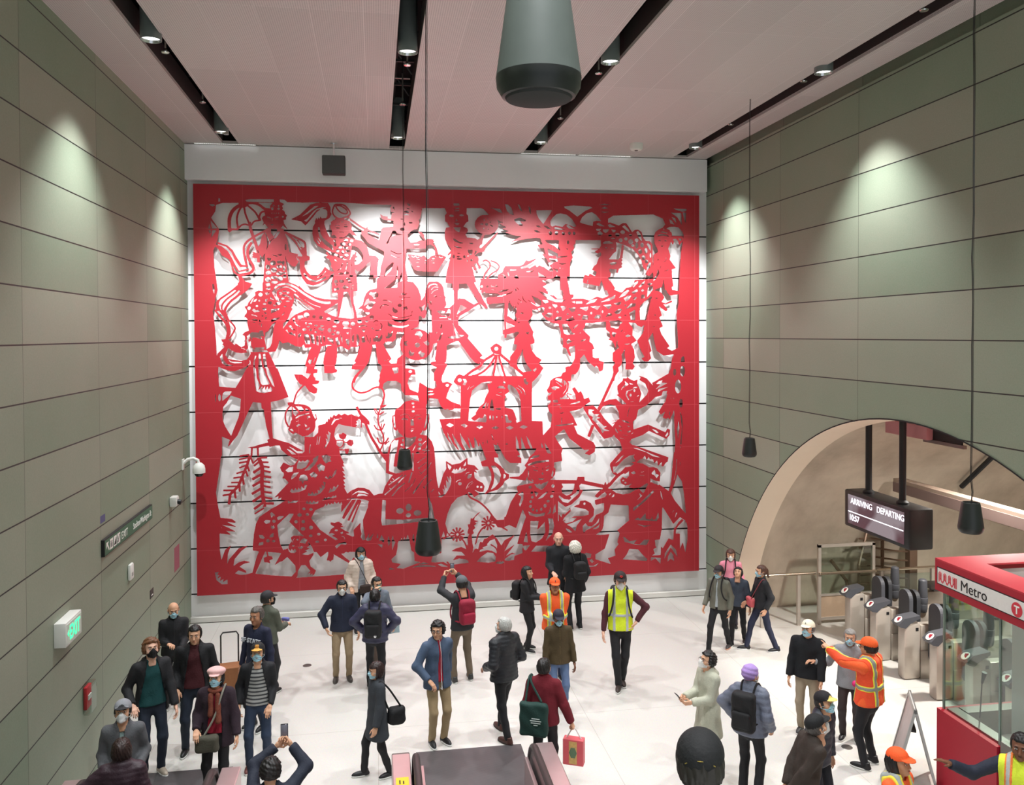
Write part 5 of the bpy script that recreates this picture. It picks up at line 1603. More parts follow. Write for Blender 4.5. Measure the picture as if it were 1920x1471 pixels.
# pendant loudspeakers
def pendant(x, y, zb, dark_m, lab, wob):
    t = empty('pendant_loudspeaker', (x, y, zb)); tag(t, lab, 'loudspeaker', 'pendant loudspeakers on long cables')
    MB().lathe([(.116, .066), (.111, .10), (.086, .28), (.080, .30), (.070, .302), (.066, .285), (0, .28)], n=48).build('housing', dark_m, t, True)
    MB().lathe([(.0, .0), (.055, .0), (.100, .012), (.114, .035), (.1165, .06), (.116, .067)], n=48).build('skirt_ring', pend, t, True)
    MB().lathe([(.0, -.004), (.05, -.004), (.088, .004), (.092, .010)], n=40).build('grille', mat('pendant_mesh', (.016, .017, .017), .7, noise=.3, scale=300), t, True)
    top = CEIL+.86-zb; pts = [(0, 0, .28), (.012, 0, .40), (-.006, 0, .55)]
    random.seed(int(x*10+y)); n = 14
    for k in range(1, n+1): pts.append((random.uniform(-1, 1)*.008*wob, 0, .55+(top-.55)*k/n))
    MB().tube(pts, .0045, 5).tube([(q[0]+.012, q[1], q[2]) for q in pts], .003, 4).build('cable', blackp, t)
pend = mat('pendant_black', (.018, .020, .019), .38, noise=.15, scale=12)
pend2 = mat('pendant_greenish_grey', srgb(92, 100, 95), .6, noise=.12, scale=14)
for u, v, y, lab, m in ((759, 880, 12.7, 'small black pendant loudspeaker hanging before the robed figure of the artwork', pend), (803, 1039, 7.4, 'larger-looking black pendant loudspeaker hanging before the horse of the artwork', pend),
                     (1405, 856, 12.7, 'black pendant loudspeaker hanging beside the green right wall', pend), (1820, 999, 7.4, 'black pendant loudspeaker hanging before the arch at the right', pend), (1010, 190, 2.27, 'very near grey pendant loudspeaker cut by the top of the view', pend2)):
    p = px(u, v, 1, y); pendant(p.x, y, p.z, m, lab, 1.0)
# --- left wall
def wx(u, v, off=0.): return px(u, v, 0, XL+off)
green_lit = mat('exit_green', (.05, .6, .25), .5, emit=(.05, 1, .38), es=1.4)
p0 = wx(130, 1176, .08)
t = empty('exit_sign', (XL, p0.y, p0.z)); tag(t, 'white box exit sign with green lettering on the left wall', 'exit sign')
MB().box(.0, .13, -.26, .26, -.15, .13, bev=.008).build('box', whitep, t, True)
MB().box(.1295, .133, -.235, .235, -.125, .105).build('face', mat('exit_face', srgb(214, 226, 214), .5), t)
text_obj('lettering', 'EXIT', .23, green_lit, frame((.134, -.15, -.09), (0, 1, 0), (0, 0, 1)), t, sx=.72, bold=.004)
MB().prism([(.134, -.215, -.01), (.134, -.17, .03), (.134, -.17, -.05)], (.002, 0, 0)).build('arrow', green_lit, t)
p0 = wx(170, 1303, .06)
t = empty('fire_alarm', (XL, p0.y, p0.z)); tag(t, 'red fire alarm pull station under a clear plastic cover', 'fire alarm')
MB().box(.0, .045, -.09, .09, -.15, .13, bev=.008).build('station', mat('alarm_red', srgb(196, 30, 44), .4), t, True)
MB().box(.045, .055, -.05, .05, -.04, .02).build('handle', whitep, t); MB().box(.0, .10, -.13, .13, -.21, .17, bev=.03).build('cover', glass_mat(), t)
pts = [wx(189, 1015), wx(280, 947), wx(280, 968), wx(189, 1041)]
y0, y1 = pts[0].y, pts[1].y; z0, z1 = 2.725, 2.915
t = empty('direction_sign', (XL, (y0+y1)/2, (z0+z1)/2)); tag(t, 'long green direction sign with white lettering on the left wall', 'sign'); hy = (y1-y0)/2; hz = .1
MB().box(.0, .045, -hy, hy, -hz-.012, hz+.012, bev=.004).build('frame', blackp, t)
MB().box(.045, .048, -hy+.015, hy-.012, -hz, hz).build('face', mat('sign_green', srgb(58, 108, 82), .45, noise=.04), t)
wl = mat('sign_white', srgb(236, 238, 232), .5, noise=.02)
text_obj('lettering', 'EXIT', .15, wl, frame((.0485, -.47, -.055), (0, 1, 0), (0, 0, 1)), t); text_obj('lettering', 'Stockton/Washington St', .135, wl, frame((.0485, .12, -.05), (0, 1, 0), (0, 0, 1)), t, sx=.76)
for k, sh in enumerate((0, 1, 2)):
    yc = -.93+k*.165; mb = MB(); mb.box(.0485, .0495, yc-.065, yc+.065, -.07, .07)
    if sh == 0:                                     # lift, stairs, escalator pictograms
        for q in (-.03, .0, .03): mb.box(.0495, .0505, yc+q-.008, yc+q+.008, -.045, .02, m=1); mb.box(.0495, .0505, yc+q-.007, yc+q+.007, .026, .042, m=1)
    elif sh == 1: mb.prism([(.0495, yc-.05, -.05), (.0495, yc-.05, -.03), (.0495, yc-.025, -.03), (.0495, yc-.025, -.008), (.0495, yc, -.008), (.0495, yc, .014), (.0495, yc+.025, .014), (.0495, yc+.025, .036), (.0495, yc+.05, .036), (.0495, yc+.05, -.05)], (.001, 0, 0), m=1)
    else: mb.prism([(.0495, yc-.055, -.05), (.0495, yc-.055, -.03), (.0495, yc-.03, -.03), (.0495, yc+.03, .045), (.0495, yc+.055, .045), (.0495, yc+.055, .025), (.0495, yc+.035, .025), (.0495, yc-.02, -.05)], (.001, 0, 0), m=1); mb.box(.0495, .0505, yc-.045, yc-.03, -.01, .035, m=1)
    mb.build('pictogram', [wl, blackp], t)
MB().prism([(.0485, -1.15, .06), (.0485, -1.05, .06), (.0485, -1.085, .03), (.0485, -1.02, -.05), (.0485, -1.045, -.065), (.0485, -1.11, .01), (.0485, -1.15, -.03)], (.001, 0, 0)).build('arrow', wl, t)
def plate(name, q, th, m, lab, cat):
    a = [wx(*k) for k in q]; ya, yb = min(k.y for k in a), max(k.y for k in a); za = sum(sorted(k.z for k in a)[:2])/2; zb = sum(sorted(k.z for k in a)[2:])/2
    o = MB().box(0, th, ya-(ya+yb)/2, yb-(ya+yb)/2, -(zb-za)/2, (zb-za)/2, bev=.004).build(name, m, None, False, (XL, (ya+yb)/2, (za+zb)/2)); tag(o, lab, cat); return o
plate('tape_patch', [(188, 967), (197, 963), (197, 977), (188, 981)], .001, mat('blue_tape', srgb(92, 92, 132), .7), 'patch of blue tape stuck on the left wall above the green sign', 'tape')
plate('paper_notice', [(327, 1025), (336, 1020), (336, 1064), (327, 1072)], .002, mat('pink_paper', srgb(160, 92, 104), .8), 'faded pink paper notice taped low on the left wall', 'notice')
t = plate('room_plaque', [(281, 1105), (287, 1102), (287, 1118), (281, 1122)], .008, mat('plaque_brown', (.05, .042, .038), .5), 'small dark plaque on the left wall above the man in a blue mask', 'plaque')
MB().box(.008, .0095, -.04, .06, -.035, -.02).build('inscription', wl, t)
p0 = wx(246, 1071, .03)
t = empty('thermostat', (XL, p0.y, p0.z)); tag(t, 'white oblong sensor box on the left wall below the green sign', 'sensor')
MB().box(0, .05, -.09, .09, -.12, .12, bev=.03).build('casing', whitep, t, True); MB().box(.05, .054, -.03, .03, -.06, -.01).build('window', mat('pale_window', srgb(150, 152, 148), .3), t)
p0 = wx(325, 939, .05)
t = empty('wall_camera', (XL, p0.y, p0.z)); tag(t, 'small white box camera on the left wall near the corner', 'security camera')
MB().box(0, .13, -.11, .10, -.09, .09, bev=.03).build('casing', whitep, t, True); MB().tube([(.08, -.02, 0), (.19, -.02, -.02)], .045, 16).build('lens', blackm, t, True)
p0 = wx(345, 872)
t = empty('dome_camera', (XL, 16.75, 3.22)); tag(t, 'white dome security camera on a curved arm from the left wall', 'security camera')
MB().box(0, .03, -.06, .06, -.10, .10, bev=.006).build('wall_plate', whitep, t)
MB().tube([(0.02, 0, .02), (.10, 0, .09), (.20, 0, .11), (.28, 0, .07), (.30, 0, -.02)], .032, 12).build('arm', whitep, t, True)
MB().lathe([(0, .02), (.05, .02), (.10, -.03), (.115, -.10), (.115, -.17), (.10, -.175)], (.30, 0, 0), 28).build('housing', whitep, t, True)
MB().lathe([(.085, -.172), (.08, -.20), (.055, -.235), (0, -.25)], (.30, 0, 0), 28).build('dome', mat('smoked_dome', (.01, .01, .011), .1), t, True)
# floor drains
for u, v, lab in ((576, 1247, 'round grey metal floor cover near the man in a navy jacket'), (1588, 1400, 'small round floor cover beside the guide in orange')):
    p = px(u, v, 2, 0); tag(MB().lathe([(0, .004), (.07, .004), (.075, 0)], n=24).build('floor_cover', steel_d, None, False, (p.x, p.y, 0)), lab, 'floor cover')
def pvault(u, v, r=5.86):                          # where a sight line meets the vault
    d = px(u, v, 0, 1.0)-Vector(CAM); o = Vector(CAM); a = d.y**2+d.z**2; b = 2*(d.y*(o.y-AY)+d.z*(o.z-AZC)); c = (o.y-AY)**2+(o.z-AZC)**2-r*r
    return o+d*((-b+math.sqrt(max(0, b*b-4*a*c)))/(2*a))
# ================================================================== ARCH SIDE: SIGN, GATES, BOOTH
t = empty('departure_board', (7.62, 11.97, 2.80), 0); tag(t, 'black overhead screen board showing arriving and departing, hung from two posts', 'screen')
MB().box(-.02, .37, -.86, .86, -.30, .30, bev=.03).build('case', blackm, t, True)
scr = bpy.data.materials.new('screen_image'); scr.use_nodes = True; nt = scr.node_tree; b = nt.nodes['Principled BSDF']; b.inputs['Roughness'].default_value = .12; b.inputs['Base Color'].default_value = (.03, .025, .03, 1)
tc = nt.nodes.new('ShaderNodeTexCoord'); g_ = nt.nodes.new('ShaderNodeTexNoise'); g_.inputs['Scale'].default_value = 1.4; nt.links.new(tc.outputs['Object'], g_.inputs[0]); r_ = nt.nodes.new('ShaderNodeValToRGB')
r_.color_ramp.elements[0].position = .42; r_.color_ramp.elements[0].color = (.10, .055, .065, 1); r_.color_ramp.elements[1].position = .55; r_.color_ramp.elements[1].color = (.30, .26, .28, 1)
nt.links.new(g_.outputs[0], r_.inputs[0]); nt.links.new(r_.outputs[0], b.inputs['Emission Color']); b.inputs['Emission Strength'].default_value = .9
MB().box(-.026, -.02, -.74, .74, -.235, .235).build('screen', scr, t)
glowt = mat('screen_text', (.9, .9, 1), .5, emit=(.93, .90, 1), es=1.7)
FT = lambda y, z: frame((-.0275, y, z), (0, -1, 0), (0, 0, 1))
text_obj('lettering', 'ARRIVING', .135, glowt, FT(.66, .10), t); text_obj('lettering', 'DEPARTING', .135, glowt, FT(-.06, .10), t, sx=.95); text_obj('lettering', '10:57', .13, glowt, FT(.70, -.17), t, bold=.002)
MB().box(-.028, -.026, -.73, .73, -.045, -.030).build('rule_line', glowt, t)
for y in (.42, -.46):
    MB().tube([(.14, y, .28), (.14, y, 1.80)], .05, 14).lathe([(.09, .28), (.09, .33), (.055, .36)], (.14, y, 0), 20).build('post', blackp, t, True)
MB().box(.02, .30, .12, .70, 1.74, 1.80, bev=.01).build('mounting_plate', steel_d, t)
p = px(1702, 817, 0, 8.0)
o = MB().box(-.05, .05, -.52, .50, 0, .20, bev=.004).build('duct_panel', mat('pink_panel', srgb(206, 140, 146), .55, noise=.12, scale=3), None, False, (8.0, p.y, p.z)); tag(o, 'pinkish metal panel high inside the arch behind the board posts', 'panel')
p = px(1768, 812, 0, 8.05)
t = empty('access_opening', (8.05, p.y, p.z)); tag(t, 'dark opening with a pale ledge at the top of the vault', 'opening')
MB().box(0, .02, -.40, .40, -.12, .22).build('recess_shade', blackp, t); MB().box(-.02, .03, -.46, .42, -.17, -.12).build('ledge', steel_d, t)  # flat black plate painted for the shade inside the opening
a = pvault(1684, 908, 5.72); c = px(1990, 996, 2, a.z)
d = (c-a); t = empty('tunnel_beam', a); tag(t, 'long grey beam crossing the vault behind the departure board', 'beam')
L_ = d.length; ux = d.normalized(); M = frame((0, 0, 0), ux, (0, 0, 1)); M = frame((0, 0, 0), ux, (Vector((0, 0, 1))-ux*ux.z))
MB().box(0, L_, -.125, .125, -.1, .1, M=M).build('girder', mat('beam_taupe', srgb(150, 132, 118), .8), t)
MB().box(0, L_, -.115, .06, .1, .11, M=M).build('face_plate', mat('beam_pink', srgb(120, 100, 94), .85, noise=.1, scale=2), t)
a, c = pvault(1803, 912), pvault(1862, 855)
tag(MB().tube([a, c], .05, 8).build('vault_conduit', blackp, None), 'dark slanting conduit on the vault at the upper right of the arch', 'conduit')
p = px(1455, 964, 0, 8.2)
t = empty('vault_fitting', p); tag(t, 'small metal bracket arm with a white box on the pale arch liner', 'bracket')
MB().box(-.30, .18, -.03, .03, -.025, .02).build('arm', steel_d, t); MB().box(.10, .30, -.09, .05, -.12, .06, bev=.01).build('head', whitep, t)
hg = mat('gate_grey', srgb(70, 72, 78), .5, noise=.05)
badge_r = mat('badge_red', srgb(150, 24, 44), .4)
def gate(x, y, lab):
    t = empty('fare_gate', (x, y, 0)); tag(t, lab, 'fare gate', 'fare gates in a row behind the arch')
    MB().box(0, .30, -.10, .10, 0, .93, bev=.045).build('pillar', steel, t, True)
    MB().box(.30, 1.95, -.10, .10, 0, .46, bev=.01).box(.30, 1.95, -.085, .085, .46, .88, bev=.01).build('body', steel, t, True)
    h = MB(); h.prism([(-.07, -.11, .87), (-.10, -.11, .92), (.0, -.11, 1.01), (.27, -.11, 1.05), (.27, -.11, 1.00), (.10, -.11, .92), (.02, -.11, .85)], (0, .22, 0)); h.build('reader_head', hg, t)
    M = frame((-.048, 0, .972), (.76, 0, .65), (0, 1, 0)); MB().lathe([(0, .004), (.066, .004), (.07, 0)], n=24, M=M).build('reader_badge', whitep, t)
    MB().prism([M@Vector((-.03, -.035, .006)), M@Vector((.055, -.03, .006)), M@Vector((.03, .03, .006)), M@Vector((-.01, .01, .006))], (0, 0, .002)).build('badge_mark', badge_r, t)
    MB().box(.20, .25, -.104, -.099, .80, .85).build('sensor', blackm, t)
    def leaf(x0, ya, yb, z0, z1):
        c, r = (ya+yb)/2, (yb-ya)/2
        pts = [(x0, ya, z0+.06)]+[(x0, c-r*math.cos(a), z1-r+r*math.sin(a)) for a in np.linspace(0, math.pi, 14)]+[(x0, yb, z0+.06), (x0, yb-.04, z0), (x0, ya+.04, z0)]
        return MB().prism(pts, (.07, 0, 0))
    leaf(.42, -.41, -.11, .32, 1.28).build('gate_leaf', hg, t); leaf(.58, -.38, -.10, .34, 1.26).build('gate_leaf', mat('gate_dark', srgb(48, 50, 54), .5), t)
    MB().lathe([(.05, .80), (.07, .82), (.08, .88), (.08, .95), (.074, .955), (.084, .97), (.084, 1.06), (.074, 1.065), (.08, 1.08), (.07, 1.36), (.05, 1.38), (0, 1.38)], (.90, -.08, 0), 24).build('canister', hg, t, True)
    MB().box(1.60, 2.0, -.12, .12, .92, 1.03, bev=.03).box(1.70, 1.86, -.06, .06, .80, .93).build('rear_head', mat('gate_light', srgb(120, 122, 126), .5), t, True)
gl = ['first fare gate from the back, beside the steel fence', 'second fare gate from the back of the row', 'third fare gate, just behind the orange guide', 'fourth fare gate, in front of the booth glass', 'fare gate seen through the booth corner glass', 'fare gate furthest right seen through the booth']
for i in range(6): gate(8.46, 14.18-.80*i, gl[i])
# fence, gate panel and barred turnstile at the far side of the passage
t = empty('steel_fence', (8.2, 15.2, 0)); tag(t, 'low steel guard rail fence at the back of the arch', 'fence')
rail = mat('rail_steel', srgb(200, 186, 168), .22, .9)
MB().tube([(-1.0, .0, 1.0), (.20, 0, 1.0)], .03, 10).tube([(1.5, 0, 1.0), (5.0, 0, 1.0)], .03, 10).build('top_rail', rail, t, True)
for x_ in (-.90, -.15, 1.6, 2.7, 3.9): MB().box(x_-.03, x_+.03, -.03, .03, 0, .98).build('post', steel, t)
MB().box(1.64, 4.9, -.005, .005, .08, .9).build('glass_panel', glass_mat(), t)
t = empty('swing_gate', (8.75, 15.2, 0)); tag(t, 'tall framed glass emergency gate in the fence line', 'gate')
f = MB(); f.box(-.30, -.24, -.03, .03, 0, 1.55).box(.84, .90, -.03, .03, 0, 1.55).box(-.30, .90, -.03, .03, 1.50, 1.56).box(-.24, .84, -.03, .03, .08, .14).box(-.24, .84, -.03, .03, .55, .59); f.build('frame', steel, t)
MB().box(-.24, .84, -.005, .005, .59, 1.5).build('pane', glass_mat(), t); MB().box(-.24, .84, -.008, .008, .14, .55).build('lower_panel', mat('panel_taupe', srgb(190, 166, 142), .45, .3), t)
MB().box(-.30, .90, -.09, -.04, .98, 1.03, bev=.01).build('push_bar', rail, t)
t = empty('barred_turnstile', (10.0, 15.48, 0)); tag(t, 'tall brown turnstile cage of curved bars behind the glass gate', 'turnstile')
brown = mat('turnstile_brown', srgb(112, 90, 74), .45, .4)
MB().box(.55, .72, -.08, .08, 0, 1.74, bev=.01).box(.50, .95, -.10, .10, 1.60, 1.75, bev=.02).build('column', brown, t); MB().tube([(0, 0, .0), (0, 0, 1.74)], .035, 8).build('rotor_shaft', brown, t)
mb = MB()
for k in range(8):
    z = .25+k*.18; mb.tube([(-.62, -.2, z+.10), (-.3, -.05, z+.06), (0, 0, z)], .022, 6); mb.tube([(0, 0, z), (.3, -.02, z-.05), (.55, .0, z-.08)], .02, 6)
mb.build('bars', brown, t); MB().tube([(-.62, -.2, .3), (-.66, -.24, 1.1), (-.40, -.1, 1.72)], .03, 8).build('outer_stile', brown, t)
t = empty('leaning_bracket', (8.9, 15.45, 0)); tag(t, 'rusty steel strut leaning behind the glass gate', 'strut'); MB().tube([(.5, 0, .02), (.30, 0, .75), (.0, .05, 1.15)], .035, 8).build('strut', brown, t)
# the station booth
BX, BY, BX2, BY2 = 6.80, 9.38, 9.2, 6.75
t = empty('station_booth', (BX, BY, 0)); tag(t, 'red and glass station agent booth with a white name band', 'booth')
redb = mat('booth_red', srgb(168, 22, 44), .5, noise=.05, scale=60); redt = mat('booth_red_top', srgb(188, 48, 62), .55, noise=.05)
w_, d_ = BX2-BX, BY2-BY
MB().box(0, .08, -1.02, 0, 0, 1.04).box(.08, w_, -.08, 0, 0, 1.04).build('base_wall', redb, t)
MB().box(.08, .22, -1.30, -.08, 0, 1.06).box(.02, .24, -1.36, -1.05, 0, 1.12).box(.24, w_, -.24, -.08, .0, 1.06).build('counter_edge', steel_d, t)
zt, zb_ = 2.87, 2.50
MB().box(-.02, .02, d_, .02, zb_, zt).box(.02, w_-.02, -.02, .02, zb_, zt).box(w_-.02, w_+.02, d_, .02, zb_, zt).build('fascia', redb, t)
MB().box(-.02, .40, d_, .02, zt, zt+.02).box(.40, w_, -.34, .02, zt, zt+.02).box(w_-.3, w_, d_, -.34, zt, zt+.02).build('roof_rim', redt, t)
MB().box(.40, w_-.3, d_, -.34, zt-.07, zt-.05).build('roof_deck', mat('roof_deck_grey', srgb(116, 112, 110), .7), t)
MB().box(-.0235, -.02, d_, -.02, zb_+.085, zt-.075).build('band_edge', blackp, t)
MB().box(-.0262, -.0236, d_, -.035, zb_+.097, zt-.087).build('name_band', mat('band_white', srgb(230, 230, 226), .45), t)
FB = lambda y, z: frame((-.0275, y, z), (0, -1, 0), (0, 0, 1))
text_obj('lettering', 'Metro', .175, blackp, FB(-.445, zb_+.125), t)
lr = mat('logo_red', srgb(208, 50, 66), .45)
def worm(mb, pts, r):
    P = catmull(np.array(pts, float), 8); mb.tube([(-.0275, -p[0], p[1]) for p in P], r, 6)
# the four-letter ribbon mark: outline strokes that double back like tracks
zc = zb_+.18; mb = MB()
for off, r in ((0, .0045), (.016, .0045)):
    a = .085; q = off; lo, hi = zc-.062+q, zc+.062-q
    worm(mb, [(.065+q, lo), (.065+q, hi-.02), (.085, hi), (.108-q, hi-.02), (.108-q, lo+.03), (.128, lo), (.150+q, lo+.03), (.150+q, hi-.02), (.172, hi), (.194-q, hi-.02), (.194-q, lo+.03), (.214, lo), (.236+q, lo+.03), (.236+q, hi-.02), (.256, hi), (.276-q, hi-.02), (.276-q, lo+.03), (.296, lo), (.318+q, lo+.03), (.318+q, hi)], r)
for xx in (.345, .362, .379): mb.tube([(-.0275, -xx, zc-.062), (-.0275, -xx, zc+.062)], .0045, 6)
mb.build('logo', lr, t)
MB().lathe([(0, .002), (.078, .002), (.08, 0)], n=32, M=FB(-1.335, zc)).build('line_badge', lr, t); text_obj('lettering', 'T', .12, wl, FB(-1.335, zc-.042)@Matrix.Translation((0, 0, .003)), t, 'CENTER', bold=.003)
gm = glass_mat()
MB().box(.06, .07, -.98, -.02, 1.04, zb_).build('glass_pane', gm, t); MB().box(.06, .07, -1.9, -1.0, 1.04, zb_).build('glass_pane', gm, t); MB().box(.07, w_, -.045, -.035, 1.04, zb_).build('glass_pane', gm, t)
fr = mat('glass_edge', srgb(120, 140, 132), .3, .3)
MB().box(.055, .075, -.055, -.030, 1.04, zb_).build('glass_edge', fr, t); MB().box(.055, .075, -1.0, -.975, 1.04, zb_).build('glass_edge', fr, t)
MB().box(.56, .82, -.80, -.56, 0, zt-.2, bev=.01).build('column', mat('booth_column', srgb(206, 210, 206), .4, noise=.03), t)
MB().box(.25, w_-.1, -.62, -.10, .72, .76).box(.30, .9, -1.9, -.9, .72, .76).build('desk', mat('desk_white', srgb(220, 220, 214), .4), t)
MB().tube([(.26, -.42, 1.08), (.27, -.44, 1.50)], .008, 6).tube([(.27, -.44, 1.50), (.28, -.47, 1.64)], [.012, .03], 8).build('microphone', blackm, t)
MB().box(1.05, 1.5, -.40, -.34, .95, 1.25, bev=.01).box(1.2, 1.35, -.37, -.3, .76, .96).build('monitor', blackm, t)
# A-frame sign at the lower right
p = px(1713, 1470, 2, .0)
t = empty('a_frame_sign', (p.x+.05, p.y+.10, 0), math.radians(-28)); tag(t, 'folding grey A-frame sign standing on the floor before the booth', 'sign board')
alu = mat('alu', srgb(168, 168, 168), .35, .8)
for sgn, nm in ((-1, 'left_panel'), (1, 'right_panel')):
    M = Matrix.Rotation(math.radians(sgn*14), 4, 'Y'); M = Matrix.Translation((0, 0, 1.02))@M
    mb = MB(); mb.box(-.015, .015, -.31, -.27, -1.03, 0, M=M).box(-.015, .015, .27, .31, -1.03, 0, M=M).box(-.015, .015, -.31, .31, -.05, 0, M=M).box(-.015, .015, -.31, .31, -.95, -.90, M=M)
    fr_ = mb.build('panel_frame', alu, t); MB().box(-.006, .006, -.27, .27, -.90, -.05, M=M).build('poster', mat('poster_pinkgrey', srgb(186, 170, 170), .4, noise=.25, scale=5), fr_)
MB().box(-.03, .03, -.12, .12, -.36, -.33, M=Matrix.Translation((0, 0, 1.02))).build('hinge_strap', blackm, t)
# --- escalators: landing plate, balustrades and the first steps
deck = mat('deck_rose_steel', srgb(198, 172, 172), .3, .65, noise=.06, scale=6); rub = mat('handrail_rubber', srgb(62, 52, 52), .45, noise=.08)
plm = bpy.data.materials.new('grooved_plate'); plm.use_nodes = True; nt = plm.node_tree; b = nt.nodes['Principled BSDF']; b.inputs['Roughness'].default_value = .45; b.inputs['Metallic'].default_value = .4
g_ = nt.nodes.new('ShaderNodeNewGeometry'); wv = nt.nodes.new('ShaderNodeTexWave'); wv.bands_direction = 'Y'; wv.inputs['Scale'].default_value = 16; nt.links.new(g_.outputs['Position'], wv.inputs[0])
n_ = nt.nodes.new('ShaderNodeTexNoise'); n_.inputs['Scale'].default_value = 3; n_.inputs['Detail'].default_value = 5; nt.links.new(g_.outputs['Position'], n_.inputs[0])
mx = nt.nodes.new('ShaderNodeMix'); mx.data_type = 'RGBA'; mx.inputs[6].default_value = srgb(84, 82, 84)+(1,); mx.inputs[7].default_value = srgb(112, 108, 108)+(1,)
ad = nt.nodes.new('ShaderNodeMath'); ad.operation = 'MULTIPLY'; nt.links.new(wv.outputs[1], ad.inputs[0]); nt.links.new(n_.outputs[0], ad.inputs[1]); nt.links.new(ad.outputs[0], mx.inputs[0]); nt.links.new(mx.outputs[2], b.inputs['Base Color'])
def escalator(x0, x1, yt, lab, wide=0.):
    t = empty('escalator', ((x0+x1)/2, yt, 0)); tag(t, lab, 'escalator'); h = (x1-x0)/2; yn = -1.62; yb = -3.5
    MB().box(-h-.02, h+.02+wide, -1.7, 0, .0, .012, bev=.004).box(-h+.02, h-.02, -3.4, -1.7, .0, .012).build('landing_plate', plm, t)
    rise = math.tan(math.radians(30))
    st = MB(); 
    for k in range(11):
        y = yb-.4*k; z = .21*k; st.box(-h+.05, h-.05, y-.42, y, max(0, z-.25), z+.02)
    st.build('steps', plm, t)
    for sgn in (-1, 1):
        xc = sgn*(h+.10); side = []
        for a in np.linspace(-math.pi/2, math.pi/2, 12): side.append((yn+.36*math.cos(a)-.36, .52+.36*math.sin(a)))
        up = [(yb, .88), (yb-3.9, .88+3.9*rise)]; lo = [(yb-3.9, .30+3.9*rise-.3), (yb, .10), (yn-.36, .10)]
        MB().prism([(xc-.02, y, z) for y, z in side+up+lo], (.04, 0, 0)).build('balustrade', mat('balustrade_panel', srgb(120, 112, 112), .3, .5), t)
        MB().tube([(xc, y, z+.02) for y, z in [(yn-.5, .16)]+side+up], .042, 10).build('handrail', rub, t, True)
        xa, xb = (xc+.06, xc+.27) if sgn > 0 else (xc-.27, xc-.06)
        MB().box(xa, xb, yb, yn+.02, 0, .80, bev=.012).prism([(xa, yb, 0), (xa, yb, .80), (xa, yb-3.9, .80+3.9*rise), (xa, yb-3.9, 3.9*rise-.4), (xa, yb-1, 0)], (xb-xa, 0, 0)).build('outer_deck', deck, t)
        MB().box(min(xc-sgn*.05, xc-sgn*.09), max(xc-sgn*.05, xc-sgn*.09), yb, yn-.1, .0, .70).build('skirt', deck, t)
        if sgn < 0 and x0 > 0:
            MB().box(xa+.035, xb-.035, yn-.72, yn-.52, .80, .805).build('warning_label', mat('label_yellow', srgb(236, 190, 40), .5), t)
            MB().box(xa+.07, xa+.085, yn-.66, yn-.58, .805, .807).box(xa+.11, xa+.125, yn-.66, yn-.60, .805, .807).build('label_symbol', blackp, t)
            MB().box(xa, xb, yn-.02, yn+.10, 0, .78, bev=.02).build('end_cap', steel_d, t)
escalator(.52, 1.68, 11.40, 'wide escalator landing with handrails at the bottom middle', .24)
escalator(-3.02, -1.90, 11.42, 'narrow escalator landing behind the group at the left wall')
# luggage trolley with a box
p = px(424, 1186, 2, 1.02)
t = empty('hand_trolley', (p.x+.05, p.y, 0), .15); tag(t, 'folding hand trolley with a black loop handle behind the capped man', 'trolley')
MB().tube([(-.13, .02, .06), (-.13, .02, .98), (-.10, 0, 1.03), (.10, 0, 1.03), (.13, 0, .98), (.13, 0, .06)], .012, 8).build('handle', blackm, t, True)
MB().box(-.17, .17, -.30, 0, .05, .07).build('platform', blackm, t)
for s in (-.17, .17): MB().tube([(s-.015, .02, .06), (s+.015, .02, .06)], .06, 16).build('wheel', blackm, t)
bx = MB().box(-.16, .34, -.28, -.02, .0, .50, bev=.01).build('paper_bag', mat('kraft_brown', srgb(150, 98, 62), .8, noise=.15), None, False, (p.x+.05, p.y-.02, .075), .15); tag(bx, 'brown paper carrier strapped on the folding trolley', 'bag')
# ================================================================== PEOPLE: implicit surfaces meshed with surface nets
V3 = lambda *a: np.array(a, np.float32)
def sdc(P, a, b, ra, rb):                              # tapered capsule
    a = np.asarray(a, np.float32); b = np.asarray(b, np.float32); ab = b-a; t = np.clip(((P-a)@ab)/max(float(ab@ab), 1e-9), 0, 1)
    return np.linalg.norm(P-a-t[..., None]*ab, axis=-1)-(ra+(rb-ra)*t)
def sde(P, c, r):                                      # ellipsoid
    q = (P-np.asarray(c, np.float32))/np.asarray(r, np.float32); k0 = np.linalg.norm(q, axis=-1); k1 = np.linalg.norm(q/np.asarray(r, np.float32), axis=-1)
    return k0*(k0-1)/np.maximum(k1, 1e-6)
def sdb(P, c, h, r=0.):                                # rounded box
    q = np.abs(P-np.asarray(c, np.float32))-np.asarray(h, np.float32)+r
    return np.linalg.norm(np.maximum(q, 0), axis=-1)+np.minimum(q.max(-1), 0)-r
def smin(a, b, k): h = np.maximum(k-np.abs(a-b), 0)/k; return np.minimum(a, b)-h*h*k*.25
def smax(a, b, k): return -smin(-a, -b, k)
